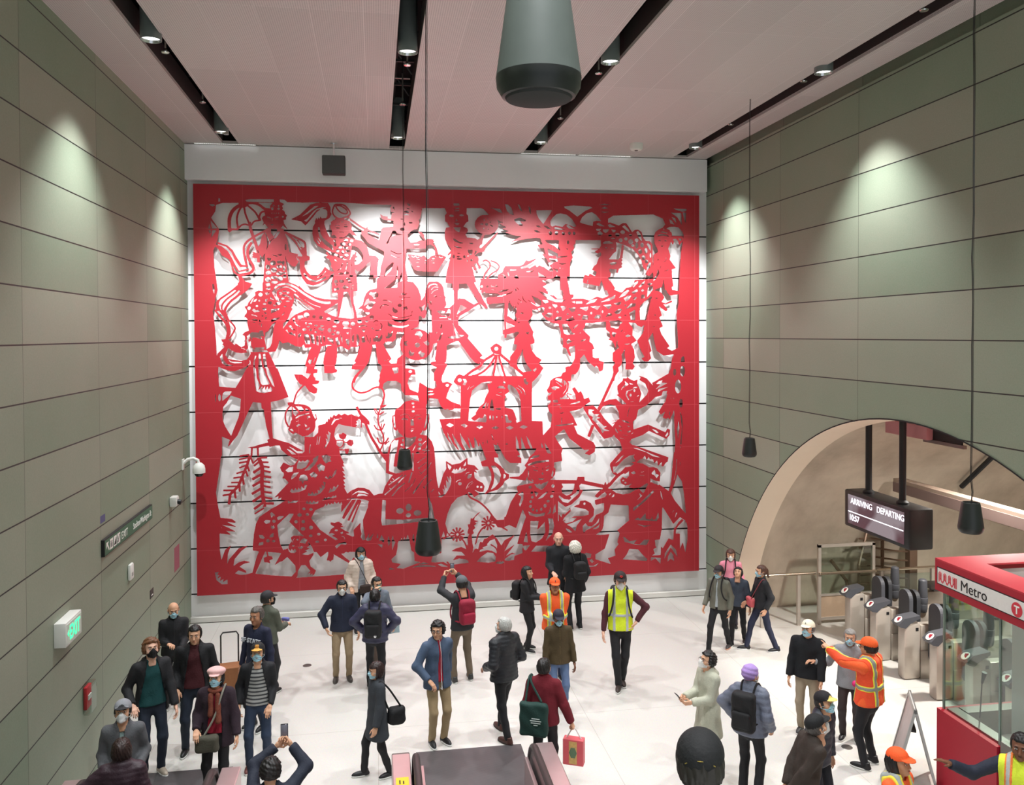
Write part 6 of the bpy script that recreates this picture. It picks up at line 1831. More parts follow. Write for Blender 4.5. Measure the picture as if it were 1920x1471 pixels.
def nets(fn, lo, hi, h):
    lo = np.asarray(lo, float)-h; n = np.ceil((np.asarray(hi)+h-lo)/h).astype(int)+1
    ax = [lo[i]+h*np.arange(n[i]) for i in range(3)]
    P = np.stack(np.meshgrid(*ax, indexing='ij'), -1).astype(np.float32); f = fn(P).astype(np.float32)
    for i in range(3):                                 # close the surface at the box border
        s = [slice(None)]*3; s[i] = 0; f[tuple(s)] = np.maximum(f[tuple(s)], 1e-4); s[i] = -1; f[tuple(s)] = np.maximum(f[tuple(s)], 1e-4)
    I = f < 0; C = [(a, b, c) for a in (0, 1) for b in (0, 1) for c in (0, 1)]
    sub = lambda A, o: A[o[0]:A.shape[0]-1+o[0], o[1]:A.shape[1]-1+o[1], o[2]:A.shape[2]-1+o[2]]
    cnt = sum(sub(I, o).astype(np.int8) for o in C); act = (cnt > 0) & (cnt < 8)
    if not act.any(): return np.zeros((0, 3)), np.zeros((0, 4), int)
    idx = -np.ones(act.shape, int); idx[act] = np.arange(act.sum()); cell = np.argwhere(act)
    acc = np.zeros((len(cell), 3)); num = np.zeros(len(cell)); fv = {o: sub(f, o)[act] for o in C}
    for o in C:
        for d in range(3):
            if o[d]: continue
            p = list(o); p[d] = 1; a, b = fv[o], fv[tuple(p)]; m = (a < 0) != (b < 0); t = np.where(m, a/(a-b+1e-12), 0)
            q = np.array(o, float)[None]+np.zeros((len(cell), 1)); q[:, d] += t; acc[m] += q[m]; num[m] += 1
    V = lo+(cell+acc/num[:, None])*h; F = []
    for d in range(3):
        u, v = (d+1) % 3, (d+2) % 3
        a = I[tuple(slice(0, -1) if i == d else slice(1, -1) for i in range(3))]; b = I[tuple(slice(1, None) if i == d else slice(1, -1) for i in range(3))]
        e = np.argwhere(a != b); 
        if not len(e): continue
        sgn = a[tuple(e.T)]; base = e.copy(); base[:, u] += 1; base[:, v] += 1
        def cid(du, dv):
            q = base.copy(); q[:, u] -= du; q[:, v] -= dv; return idx[tuple(q.T)]
        Q = np.stack([cid(1, 1), cid(0, 1), cid(0, 0), cid(1, 0)], 1); Q[~sgn] = Q[~sgn][:, ::-1]; F.append(Q)
    F = np.vstack(F); return V, F[(F >= 0).all(1)]
def rot(ax, deg):
    a = math.radians(deg); c, s = math.cos(a), math.sin(a)
    return {'x': np.array([[1, 0, 0], [0, c, -s], [0, s, c]]), 'y': np.array([[c, 0, s], [0, 1, 0], [-s, 0, c]]), 'z': np.array([[c, -s, 0], [s, c, 0], [0, 0, 1]])}[ax]
class G:                                               # geometry with material slots
    def __init__(s): s.v = []; s.f = []; s.m = []; s.n = 0
    def add(s, V, F, m=0):
        V = np.asarray(V, float)
        if len(V) == 0: return s
        s.v.append(V); s.f += [tuple(int(i)+s.n for i in q) for q in F]; s.m += [m]*len(F); s.n += len(V); return s
    def addmb(s, mb, m=0, T=None):
        V = np.array([tuple(p) for p in mb.v], float); V = V if T is None else V@T[0].T+T[1]; return s.add(V, mb.f, m)
    def obj(s, name, mats, parent, smooth=True): return mesh_obj(name, np.vstack(s.v), s.f, mats, parent, s.m, smooth)
# ---- head template: origin at the middle of the head, +Y forward, top at +.115, chin at -.115
def head_sdf(P):
    d = sde(P, (0, -.012, .028), (.076, .094, .086))
    d = smin(d, sde(P, (0, .018, -.040), (.056, .068, .076)), .03)
    d = smin(d, sde(P, (0, .055, -.088), (.026, .026, .022)), .03)
    for s in (-1, 1):
        d = smin(d, sde(P, (s*.040, .055, -.030), (.024, .022, .026)), .02)
        d = smax(d, -sde(P, (s*.032, .094, .006), (.020, .016, .013)), .014)
        e = smin(sde(P, (s*.077, -.006, -.010), (.008, .018, .032)), sde(P, (s*.080, -.010, .008), (.010, .019, .017)), .008); d = smin(d, e, .006)
    d = smin(d, sdc(P, (0, .084, .006), (0, .102, -.030), .008, .012), .012)
    d = smin(d, sde(P, (0, .096, -.034), (.018, .012, .009)), .008)
    d = smin(d, sdc(P, (-.034, .078, .026), (.034, .078, .026), .010, .010), .012)
    d = smin(d, sde(P, (0, .084, -.060), (.022, .010, .007)), .006)
    return smin(d, sdc(P, (0, -.022, -.06), (0, -.040, -.20), .052, .060), .03)
HEADV, HEADF = nets(head_sdf, (-.10, -.12, -.19), (.10, .125, .12), .0062)
def eyes(g, T, ml, sc=1.):
    for s in (-1, 1):
        for c, r, m in (((s*.031, .0835, .004), (.013, .006, .0065), 1), ((s*.031, .0885, .004), (.0058, .003, .0058), 2)):
            mb = MB(); mb.lathe([(math.sin(a), -math.cos(a)) for a in np.linspace(0, math.pi, 7)], n=10); V = np.array([tuple(p) for p in mb.v])*np.array(r)+np.array(c); g.add(V@T[0].T+T[1], mb.f, m)
        mb = MB(); mb.tube([(s*.014, .093, .024), (s*.032, .094, .030), (s*.050, .080, .024)], [.0035, .0045, .002], 6); g.addmb(mb, 3, T)
    mb = MB(); mb.tube([(-.021, .0875, -.061), (-.008, .0945, -.059), (.008, .0945, -.059), (.021, .0875, -.061)], [.002, .0045, .0045, .002], 6); g.addmb(mb, 4, T)
# ---- hand template, wrist at origin, fingers along +X, palm facing -Z, thumb toward +Y (mirrored for the other hand)
def hand_parts(pose):
    pr = [((0, 0, 0), (.03, 0, 0), .024, .026)]
    curl = dict(relaxed=(18, 24, 20), open=(3, 5, 4), grip=(62, 68, 40), point=(62, 72, 50), hold=(38, 45, 35))[pose]
    fing = [(.030, .026, .0085), (.011, .0285, .0088), (-.008, .0265, .0084), (-.026, .021, .0074)]
    segs = []
    for k, (y, L, r) in enumerate(fing):
        c = curl
        if pose == 'point' and k == 0: c = (2, 3, 3)
        p = np.array([.092-.004*abs(k-1)-(.004 if k == 3 else 0), y, 0.]); ang = 0; dirn = (y-.005)*2.2
        for q, (a, l) in enumerate(zip(c, (1.35*L, .95*L, .78*L))):
            ang += math.radians(a+3*k); d = np.array([math.cos(ang)*math.cos(dirn), math.cos(ang)*math.sin(dirn), -math.sin(ang)]); n = p+d*l; segs.append((p, n, r*(1-.07*q), r*(.95-.09*q))); p = n
    t0, t1 = np.array([.020, .022, -.004]), np.array([.050, .050, -.012 if pose in ('relaxed', 'open', 'point') else -.026])
    t2 = t1+np.array([.027, .006, -.008] if pose in ('relaxed', 'open') else [.026, -.014, -.016]); segs += [(t0, t1, .014, .0105), (t1, t2, .010, .0085), (t2, t2+(t2-t1)*.7, .009, .0072)]
    return segs
def hand_sdf(pose):
    segs = hand_parts(pose)
    def fn(P):
        d = sdb(P, (.052, .002, 0), (.044, .038, .0125), .012); d = smin(d, sdc(P, (-.05, 0, 0), (.02, 0, 0), .022, .022), .025)
        for a, b, ra, rb in segs: d = np.minimum(d, smin(sdc(P, a, b, ra, rb), d, .006))
        return d
    return fn
HANDS = {}
def hand_mesh(pose):
    if pose not in HANDS: HANDS[pose] = nets(hand_sdf(pose), (-.05, -.05, -.085), (.20, .085, .03), .0052)
    return HANDS[pose]
# ---- hair, hats, masks, shoes in head / foot space
def cranium(P, t): return smin(sde(P, (0, -.012, .028), (.076+t, .094+t, .086+t)), sde(P, (0, -.03, -.01), (.070+t, .070+t, .07+t)), .03)
def hair_fn(kind):
    def fn(P):
        x, y, z = P[..., 0], P[..., 1], P[..., 2]; an = np.arctan2(x, y+.01)
        st = .0034*np.sin(an*40+z*36)+.0026*np.sin(an*21-z*58)+.0018*np.sin(x*90+y*70)
        t = dict(short=.011, buzz=.004, messy=.020, bald=.004, bob=.017, long=.016, pony=.010, bun=.010, curly=.024, wavy=.016)[kind]
        d = cranium(P, t)
        if kind in ('messy', 'curly'): st = .006*np.sin(x*130+z*70)*np.sin(y*120-z*90)+.004*np.sin(z*170+x*60)
        front = .052 if kind != 'bald' else .35
        cutf = np.minimum(y-.044-(0.03 if kind in ('bob', 'wavy', 'messy') else 0.0)*0, front-z+.0*x)    # >0 : face area
        cut = np.minimum(y-.030, .050+.25*np.abs(x)-z); low = -.055-z+np.maximum(0, y)*1.6
        if kind == 'bob':
            d = smin(d, sde(P, (0, -.025, -.03), (.094, .082, .098)), .03); cut = np.minimum(y-.020, .040+.25*np.abs(x)-z); low = -.105-z
        if kind == 'wavy':
            d = smin(d, sde(P, (0, -.025, .0), (.112, .102, .108)), .04); st = .010*np.sin(x*85+z*90)*np.sin(y*95-z*75)+.006*np.sin(x*150-y*120+z*60); cut = np.minimum(y-.02, .040-z); low = -.10-z
        if kind == 'long':
            d = smin(d, sdb(P, (0, -.055, -.15), (.088, .045, .19), .04), .05); d = smin(d, sde(P, (0, -.02, -.03), (.092, .075, .11)), .03); cut = np.minimum(y-.020, .045+.2*np.abs(x)-z); low = -.33-z
        if kind == 'pony': d = smin(d, sdc(P, (0, -.115, .02), (0, -.145, -.11), .030, .018), .02); low = np.where(y > -.09, low, -.13-z)
        if kind == 'bun': d = smin(d, sde(P, (0, -.112, .02), (.034, .03, .034)), .01)
        if kind == 'bald': d = np.maximum(d, z-.035-.05*(y < -.08)); cut = y-.022; low = -.05-z
        d = d+st; d = smax(d, cut, .012); d = smax(d, low, .01)
        return d
    return fn
HAIRBOX = dict(long=((-.12, -.15, -.35), (.12, .12, .15)), pony=((-.12, -.18, -.15), (.12, .12, .14)))
def hat_fn(kind):
    def fn(P):
        x, y, z = P[..., 0], P[..., 1], P[..., 2]
        if kind == 'cap':
            d = sde(P, (0, -.012, .050), (.090, .107, .088)); d = np.maximum(d, .034-z-.10*(-y-.02)*(y < 0)); 
            b = sde(P, (0, .098, .050-.0), (.074, .086, .030)); b = np.maximum(b, np.abs(z-.052+.25*(y-.09)+2.2*x*x)-.0042); b = np.maximum(b, .062-y)
            return smin(d, b, .008)
        if kind == 'newsboy':
            d = sde(P, (0, -.014, .078), (.112, .122, .052)); d = smin(d, np.maximum(sde(P, (0, -.012, .050), (.090, .107, .078)), .030-z), .02)
            b = np.maximum(sde(P, (0, .098, .045), (.066, .062, .03)), np.abs(z-.044+.35*(y-.09)+2.0*x*x)-.006); return smin(d, b, .01)
        d = sde(P, (0, -.014, .040), (.094, .112, .104)); d = smin(d, sdc(P*np.array([1, .85, 1], np.float32), (0, -.012, .010), (0, -.012, .0101), .1, .1), .01) if kind == 'none' else d
        d = d+.003*np.sin(z*110+y*30); d = np.maximum(d, -.030-z+.35*np.maximum(y, -.02)-.0)
        return np.maximum(d, np.minimum(y-.05, .028-z))
    return fn
def mask_fn(kind):
    def fn(P):
        x, y, z = P[..., 0], P[..., 1], P[..., 2]
        if kind == 'kn95': d = smin(head_sdf(P)-.005, sdc(P, (0, .102, -.012), (0, .100, -.086), .020, .018), .035); d = d+.0
        else: d = head_sdf(P)-.0065-.0022*np.sin((z+.10)*260)
        reg = np.maximum(np.maximum(-z-.110+.4*np.abs(x), z-.000+1.0*np.abs(x)-.012), .022+.10*0-y)
        return smax(smax(d, reg, .004), -(head_sdf(P)-.0005), .002)
    return fn
TPL = {}
def tpl(key, fn, lo, hi, h):
    if key not in TPL: TPL[key] = nets(fn, lo, hi, h)
    return TPL[key]
def shoe_fn(P):                                        # heel at y=-.07, toe at +.20, ankle at origin x/y, floor z=0
    x, y, z = P[..., 0], P[..., 1], P[..., 2]
    u = sde(P, (0, .065, .030), (.043, .135, .050)); u = smin(u, sdc(P, (0, -.02, .03), (0, -.012, .105), .040, .040), .03)
    u = smax(u, -z+.012, .004); u = smax(u, z-.105, .006); return u
def sole_fn(P):
    q = P*np.array([1, 1, 1], np.float32); d = sde(q, (0, .062, .012), (.047, .142, .2)); d = np.maximum(d, np.abs(P[..., 2]-.013)-.013)
    return np.maximum(d, -.085-P[..., 1])
SHOE = nets(shoe_fn, (-.06, -.085, 0), (.06, .21, .12), .0085); SOLE = nets(sole_fn, (-.06, -.09, -.002), (.06, .21, .032), .0085)
def ik(a, t, l1, l2, pole):
    a, t, pole = map(lambda q: np.asarray(q, float), (a, t, pole)); d = t-a; L = np.linalg.norm(d); u = d/(L+1e-9)
    if L > (l1+l2)*.995: L = (l1+l2)*.995; t = a+u*L
    x = (l1*l1-l2*l2+L*L)/(2*L); h = math.sqrt(max(l1*l1-x*x, 0)); p = pole-u*(pole@u); p /= np.linalg.norm(p)+1e-9
    return a+u*x+p*h, t
SKINS = dict(light=srgb(226, 178, 154), asian=srgb(214, 164, 132), tan=srgb(186, 132, 100), brown=srgb(116, 74, 52))
def cloth(c, kind='plain'):
    key = 'cloth_%s_%d_%d_%d' % (kind, *[int(v*255) for v in c]); c = srgb(*[v*255 for v in c])
    if key in _m: return _m[key]
    rough = .92 if kind == 'fleece' else .78 if kind != 'shell' else .5
    m = mat(key, c, rough, noise=.16 if kind == 'fleece' else .10, scale=60 if kind != 'denim' else 26, bump=.35)
    if kind in ('stripes',):
        nt = m.node_tree; b = nt.nodes['Principled BSDF']; tc = nt.nodes.new('ShaderNodeTexCoord'); w_ = nt.nodes.new('ShaderNodeTexWave'); w_.bands_direction = 'Z'; w_.inputs['Scale'].default_value = 6.6; w_.inputs['Distortion'].default_value = .6
        nt.links.new(tc.outputs['Object'], w_.inputs[0]); r = nt.nodes.new('ShaderNodeValToRGB'); r.color_ramp.interpolation = 'CONSTANT'; r.color_ramp.elements[0].color = srgb(60, 62, 66)+(1,); r.color_ramp.elements[1].position = .38; r.color_ramp.elements[1].color = srgb(166, 168, 166)+(1,)
        nt.links.new(w_.outputs[1], r.inputs[0]); nt.links.new(r.outputs[0], b.inputs['Base Color'])
    return m
h8 = lambda s: tuple(int(s[i:i+2], 16)/255 for i in (0, 2, 4))
PEOPLE = {}
def person(label, u, v, H, face=0, top='2a2c30', tk='jacket', bot='22242a', shoe='1c1c1e', sole='d8d8d4', skin='asian', hair='short', hc='17130f', hat=None, hatc='222226', brimc=None, mask=None,
           glasses=False, inner=None, innk='plain', hem=None, puff=0, lean=0, pitch=0, yaw=0, stance=.10, step=0, side=0, hl=None, hr=None, pl=None, pr=None, poseL='relaxed', poseR='relaxed', build=1.0, hood=False, vest=None, zipc=None,
           collar=True, scarf=None, skirt=0, z0=0, openw=.07, pos=None, flare=0, sleeve=None, extra=None, handskin=True, bk='plain', vneck=0):
    S = H/1.70; B = build
    g0 = pos if pos is not None else px(u, v, 2, H+z0+(.015 if hat else 0)); az = math.atan2(g0[0], g0[1])
    root = empty('person', (g0[0], g0[1], z0), math.radians(180+face)-az); tag(root, label, 'person')
    # joints in metres for a 1.70 m body
    Rt = rot('x', -lean); piv = np.array([0, 0, .93]); TT = lambda p: (np.asarray(p, float)-piv)@Rt.T+piv
    hd = {}; cranec = TT((0, .012, 1.585)); Rh = Rt@rot('z', yaw)@rot('x', -pitch); off = -TT((0, 0, 1.585))[:2]
    base = np.array([off[0], off[1], 0])*1.0            # keep the head over the measured point
    fl = {-1: (-stance+side, -step, 0), 1: (stance+side, step, 0)}
    hips = {s: np.array([s*.088, 0, .90]) for s in (-1, 1)}; feet = {s: np.array([fl[s][0], fl[s][1], .085]) for s in (-1, 1)}
    knees = {s: ik(hips[s], feet[s], .425, .415, (s*.12, 1, 0))[0] for s in (-1, 1)}
    sh = {s: TT((s*.166*B, -.005, 1.380)) for s in (-1, 1)}; tgt = {-1: hl, 1: hr}; pole = {-1: pl, 1: pr}; el = {}; wr = {}
    for s in (-1, 1):
        t = tgt[s] if tgt[s] is not None else (s*.27*B, .03, .83); t = np.array(t, float)
        if tgt[s] is None: t = TT(t)
        el[s], wr[s] = ik(sh[s], t, .285, .250, pole[s] if pole[s] is not None else (s*.35, -1, -.25))
    b3 = lambda p: (np.asarray(p)+base)*S
    def tor(P, t, skirtz=None):                         # torso field in body space
        Q = (P/S-base-piv)@Rt+piv; Q = Q.astype(np.float32); q = Q*np.array([1, 1.42, 1], np.float32)
        d = sdc(q, (0, .0, 1.275), (0, 0, 1.12), .150*B, .134*B); d = smin(d, sdc(q, (-.105*B, -.01, 1.355), (.105*B, -.01, 1.355), .070, .070), .08)
        d = smin(d, sdc(q, (0, -.01, 1.10), (0, -.01, .93), .140*B, .155*B), .06); 
        d = smin(d, sdc(Q, (0, -.01, 1.38), (0, .0, 1.47), .066, .055), .05)
        if skirtz is not None: d = smin(d, sdc(q, (0, -.01, 1.02), (0, .0, min(.95, skirtz)), .150*B, (.165+.15*max(0, .95-skirtz)*(1+flare))*B), .05)
        return (d*.82-t)*S, Q
    def arm(P, s, t, cut=True):
        p0 = P/S-base; d = smin(sdc(p0, sh[s], el[s], .052*B+t*.9, .040+t*.9), sdc(p0, el[s], wr[s], .044+t, .031+t), .03)
        dr = (wr[s]-el[s])/(np.linalg.norm(wr[s]-el[s])+1e-9); d = smax(d, ((p0-(wr[s]+dr*.004))@dr.astype(np.float32)), .008) if cut else d
        return d*S
    thick = dict(jacket=.018, puffer=.030, coat=.024, hoodie=.020, shirt=.008, fleece=.024, vest=.02)[tk]
    hemz = hem if hem is not None else dict(jacket=.86, puffer=.84, coat=.62, hoodie=.86, shirt=.90, fleece=.86, vest=.86)[tk]
    random.seed(int(u*7+v)); ph = [random.uniform(0, 6) for _ in range(4)]
    def wrinkle(P, a=.004):
        x, y, z = P[..., 0]/S, P[..., 1]/S, P[..., 2]/S
        return a*S*(np.sin(z*38+x*22+ph[0])*.55+np.sin(z*21-x*35+y*25+ph[1])*.6+np.sin(x*60+y*50+z*12+ph[2])*.35)
    def garment(P, t=thick, hz=hemz, arms=True, ope=0., wk=.0035):
        d, Q = tor(P, t, hz if hz < .95 else None)
        if hood: d = smin(d, sdc(P, b3(TT((-.06, -.085, 1.42))), b3(TT((.06, -.085, 1.42))), .042*S, .042*S), .04*S)
        if arms:
            for s in (-1, 1): d = smin(d, arm(P, s, t), .022*S)
        if puff: d = d-.007*S*np.abs(np.sin(Q[..., 2]*math.pi/puff))+.003*S
        d = d+wrinkle(P, wk)
        d = smax(d, (hz-Q[..., 2])*S, .008*S)
        nk = sdc(Q, (0, .02, 1.445), (0, .06, 1.60), .058, .11); d = smax(d, -nk*S, .01*S)
        if collar:
            r = np.sqrt(Q[..., 0]**2+(Q[..., 1]*1.05+.002)**2); zz = Q[..., 2]-1.452+.28*Q[..., 1]
            d = np.minimum(d, (np.sqrt(((r-.068)*1.3)**2+np.maximum(np.abs(zz)-.016, 0)**2)-.013)*S)
        if vneck: d = np.maximum(d, -np.maximum(np.abs(Q[..., 0])-(Q[..., 2]-(1.46-vneck))*.42, .02-Q[..., 1])*S)
        if ope:
            wv_ = ope*(.55+1.0*np.clip((1.45-Q[..., 2])/.5, 0, 1)); d = np.maximum(d, -np.maximum(np.abs(Q[..., 0])-wv_, -Q[..., 1]+.01)*S)
        return d
    allp = [b3(TT((0, 0, 1.50))), b3(hips[1]), b3(hips[-1])]+[b3(q[s]) for q in (sh, el, wr) for s in (-1, 1)]
    lo = np.min(allp, 0)-.20*S; hi = np.max(allp, 0)+.20*S; lo[2] = min(hemz*S-.03, lo[2]+.1); hi[2] = max(hi[2], 1.56*S); lo[:2] = np.minimum(lo[:2], b3((-.24*B, -.22, 0))[:2]); hi[:2] = np.maximum(hi[:2], b3((.24*B, .22, 0))[:2])
    tm = cloth(h8(top), 'fleece' if tk in ('fleece', 'coat') else 'shell' if tk == 'puffer' else 'plain'); h = .0150
    nm = dict(jacket='jacket', puffer='puffer_jacket', coat='coat', hoodie='hoodie', shirt='shirt', fleece='fleece_jacket', vest='body_warmer')[tk]
    V, F = nets(lambda P: garment(P, ope=openw if inner else 0), lo, hi, h); G().add(V, F).obj(nm, [tm], root)
    if inner:
        V, F = nets(lambda P: np.maximum(garment(P, .004, .90, False, 0), -.06*S+(P[..., 1]*-1 if False else -P[..., 1])*1.0-.0), np.array([lo[0], b3((0, -.05, 0))[1], .88*S]), np.array([hi[0], hi[1], 1.54*S]), .014); G().add(V, F).obj('shirt', [cloth(h8(inner), innk)], root)
    if sleeve:
        V, F = nets(lambda P: np.minimum(arm(P, -1, .012), arm(P, 1, .012))+wrinkle(P, .002), lo, hi, .015); G().add(V, F).obj('sleeves', [cloth(h8(sleeve))], root)
    def shell(reg, t, mats, name, hz=hemz):             # a thin layer over the garment where reg < 0
        def fn(P):
            Q = ((P/S-base-piv)@Rt+piv).astype(np.float32); d = garment(P, thick, hz, True, 0)
            return np.maximum(np.maximum(d-t*S, reg(Q, P)*S), -(d+.01))
        V, F = nets(fn, lo, hi, .0110)
        if len(V): G().add(V, F).obj(name, [mats], root)
    if zipc: shell(lambda Q, P: np.maximum(np.abs(Q[..., 0]+.004)-.007, .03-Q[..., 1]), .006, cloth(h8(zipc)), 'zip')
    if vest:
        vc, sc_, ec = vest; torso_only = lambda Q: np.maximum(np.abs(Q[..., 0])-.185*B, np.maximum(.87-Q[..., 2], Q[..., 2]-1.50))
        armcut = lambda P: np.maximum(-np.minimum(arm(P, -1, thick+.002), arm(P, 1, thick+.002))/S*.6-.035, -9)
        if vc: shell(lambda Q, P: np.maximum(torso_only(Q), np.minimum(.035-np.abs(Q[..., 0])+np.maximum(0, 0), Q[..., 1]*-1+.0) if vc != '-' else 9), .009, cloth(h8(vc)), 'safety_vest')
        vb = lambda Q, w_: np.maximum(np.abs(np.abs(Q[..., 0])-.095*B)-w_, torso_only(Q)); hb = lambda Q, w_: np.maximum(np.abs(Q[..., 2]-1.10)-w_, torso_only(Q))
        shell(lambda Q, P: np.minimum(vb(Q, .036), hb(Q, .036)), .013, cloth(h8(ec)), 'vest_trim'); shell(lambda Q, P: np.minimum(vb(Q, .021), hb(Q, .022)), .017, cloth(h8(sc_)), 'reflective_tape')
    if scarf: V, F = nets(lambda P: (np.sqrt((np.sqrt((P[..., 0]/S-base[0]-TT((0, .02, 1.44))[0])**2+(P[..., 1]/S-base[1]-TT((0, .02, 1.44))[1])**2)-.075)**2+(P[..., 2]/S-TT((0, .02, 1.44))[2])**2)-.03)*S+wrinkle(P, .006), b3(TT((-.14, -.12, 1.38)))-.03, b3(TT((.14, .16, 1.50)))+.03, .012); g = G().add(V, F); V, F = nets(lambda P: np.minimum(sdc(P, b3(TT((-.05, .12, 1.40))), b3(TT((-.06, .165, 1.08))), .03, .036), sdc(P, b3(TT((.04, .12, 1.40))), b3(TT((.03, .16, 1.16))), .03, .034))+wrinkle(P, .005), b3(TT((-.14, .04, 1.03))), b3(TT((.12, .26, 1.45))), .012); g.add(V, F).obj('scarf', [mat('scarf_pattern', srgb(122, 64, 48), .9, noise=.75, scale=70)], root)
    # trousers
    def pants(P):
        p0 = P/S-base; q = p0*np.array([1, 1.35, 1], np.float32); d = sdc(q, (0, -.01, .98), (0, -.01, .90), .140*B, .148*B)*.85
        for s in (-1, 1): d = smin(d, smin(sdc(p0, hips[s], knees[s], .086*B, .062), sdc(p0, knees[s], feet[s]-[0, .0, .02], .062, .050+.012*flare), .03), .03)
        d = d*S+wrinkle(P, .0038); d = smax(d, .055*S-P[..., 2], .006); return smax(d, P[..., 2]-1.02*S, .01)
    al = [b3(q[s]) for q in (hips, knees, feet) for s in (-1, 1)]; lo2 = np.min(al, 0)-.17*S; hi2 = np.max(al, 0)+.17*S; lo2[2] = .04; hi2[2] = 1.03*S
    V, F = nets(pants, lo2, hi2, .0150); G().add(V, F).obj('trousers', [cloth(h8(bot), bk)], root)
    for s in (-1, 1):
        kd = feet[s]; T = (rot('z', -s*8)*S, b3((kd[0], kd[1]-.01, 0))); V, F = SHOE; g = G().add(V@T[0].T+T[1], F, 0); V, F = SOLE; g.add(V@T[0].T+T[1], F, 1).obj('shoe', [mat('shoe_'+shoe, srgb(*[c*255 for c in h8(shoe)]), .5), mat('sole_'+sole, srgb(*[c*255 for c in h8(sole)]), .6)], root)
    # body: head, neck, trunk, limbs and hands as one mesh
    HS = 1.05*S; TH = (Rh*HS, b3(cranec)); g = G(); g.add(HEADV@TH[0].T+TH[1], HEADF, 0); eyes(g, TH, None)
    def bodyf(P):
        p0 = P/S-base; d, Q = tor(P, -.012); d = smax(d, (Q[..., 2]-1.42)*S, .01)
        for s in (-1, 1): d = smin(d, arm(P, s, -.012, False), .03); d = smin(d, smin(sdc(p0, hips[s], knees[s], .070, .048), sdc(p0, knees[s], feet[s], .046, .036), .03)*S, .03)
        return d
    V, F = nets(bodyf, np.minimum(lo, lo2), np.maximum(hi, hi2), .032); g.add(V, F, 0)
    info = {}
    for s in (-1, 1):
        pz = poseL if s < 0 else poseR; V, F = hand_mesh(pz); d = wr[s]-el[s]; d /= np.linalg.norm(d); 
        up = np.array([0, 0, 1.]) if abs(d[2]) < .75 else np.array([-s*1., .25, 0]); 
        if abs(d[2]) < .75: pn = -up+d*(up@d)           # palm faces down when the arm is level
        else: pn = np.array([-s, 0., 0.]); pn = pn-d*(pn@d)
        if pz in ('hold',): pn = np.array([-s*.8, -.0, .35]); pn = pn-d*(pn@d)
        zax = -pn/np.linalg.norm(pn); yax = np.cross(zax, d)
        M = np.stack([d, yax, zax], 1); mir = 1
        thumb = np.array([-s*.5, 1., .3]) if abs(d[2]) >= .75 else np.array([-s*1., .2, .4])
        if yax@thumb < 0: mir = -1
        VV = V*np.array([1, mir, 1])*S*1.0; FF = F if mir > 0 else F[:, ::-1]
        o_ = b3(wr[s])+d*.012*S; g.add(VV@M.T+o_, FF, 0); info[s] = (o_, d, pn, yax*mir)
    sk = SKINS[skin]; skm = mat('skin_'+skin, sk, .55, noise=.05, scale=20)
    g.obj('body', [skm, mat('eye_white', (.7, .7, .68), .3), mat('eye_dark', (.015, .01, .008), .2), mat('brow_'+hc, srgb(*[c*200 for c in h8(hc)]), .8), mat('lip_'+skin, tuple(a*b for a, b in zip(sk, (.72, .42, .42))), .5)], root)
    def headpart(name, key, fn, lo_, hi_, hh, m, extra_mb=None, em=None):
        V, F = tpl(key, fn, lo_, hi_, hh); gg = G().add(V@TH[0].T+TH[1], F, 0); ms = [m]
        if extra_mb: gg.addmb(extra_mb, 1, TH); ms.append(em)
        return gg.obj(name, ms, root)
    if hair:
        bx = HAIRBOX.get(hair, ((-.125, -.145, -.125), (.125, .12, .15))); hm = mat('hair_'+hc, srgb(*[c*255 for c in h8(hc)]), .5, noise=.5, scale=90)
        headpart('hair', 'hair_'+hair, hair_fn(hair), *bx, .0085, hm)
    if hat:
        hm = cloth(h8(hatc), 'fleece' if hat == 'beanie' else 'plain'); o = headpart('cap' if hat != 'beanie' else 'beanie', 'hat_'+hat, hat_fn(hat), (-.13, -.16, -.05), (.13, .21, .16), .0068, hm)
        if brimc:
            bm_ = cloth(h8(brimc)); o.data.materials.append(bm_); V, F = tpl('hat_'+hat, None, None, None, None)
            cy = V[F].mean(1); mi = ((cy[:, 1] > .088) & (cy[:, 2] < .085)).astype(np.int32); o.data.polygons.foreach_set('material_index', mi)
    if mask:
        mm = cloth(h8(dict(blue='a8d4e4', teal='6fd0d8', kn95='e8e8e4', black='101012', white='e2e6e6')[mask])); kk = 'kn95' if mask in ('kn95', 'black', 'white') else 'surg'
        mb = MB()
        for s in (-1, 1):
            for zz in (-.010, -.062): mb.tube([(s*.050, .066, zz), (s*.078, .012, (zz-.03)/2), (s*.086, -.012, .006 if zz > -.03 else -.03)], .0022, 5)
        headpart('face_mask', 'mask_'+kk, mask_fn(kk), (-.09, .0, -.13), (.09, .135, .02), .0055, mm, mb, mm)
    if glasses:
        mb = MB()
        for s in (-1, 1):
            mb.tube([(s*.033+.025*math.cos(a), .104-.35*abs(.033*s+.025*math.cos(a))**1.6, .004+.018*math.sin(a)) for a in np.linspace(0, 2*math.pi, 15)], .0024, 5, caps=False)
            mb.tube([(s*.058, .097, .008), (s*.080, .03, .010), (s*.084, -.02, .004)], .0024, 5)
        mb.tube([(-.009, .107, .008), (.009, .107, .008)], .0024, 5); G().addmb(mb, 0, TH).obj('glasses', [blackm], root)
    P_ = dict(root=root, S=S, base=base, b3=b3, TT=TT, sh=sh, el=el, wr=wr, hands=info, TH=TH, Rt=Rt, thick=thick, B=B)
    PEOPLE[label] = P_; return P_
def world_of(P_, p):                                   # body space -> world
    a = P_['root'].rotation_euler[2]; L = P_['root'].location; c, s = math.cos(a), math.sin(a)
    return Vector((L.x+p[0]*c-p[1]*s, L.y+p[0]*s+p[1]*c, L.z+p[2]))
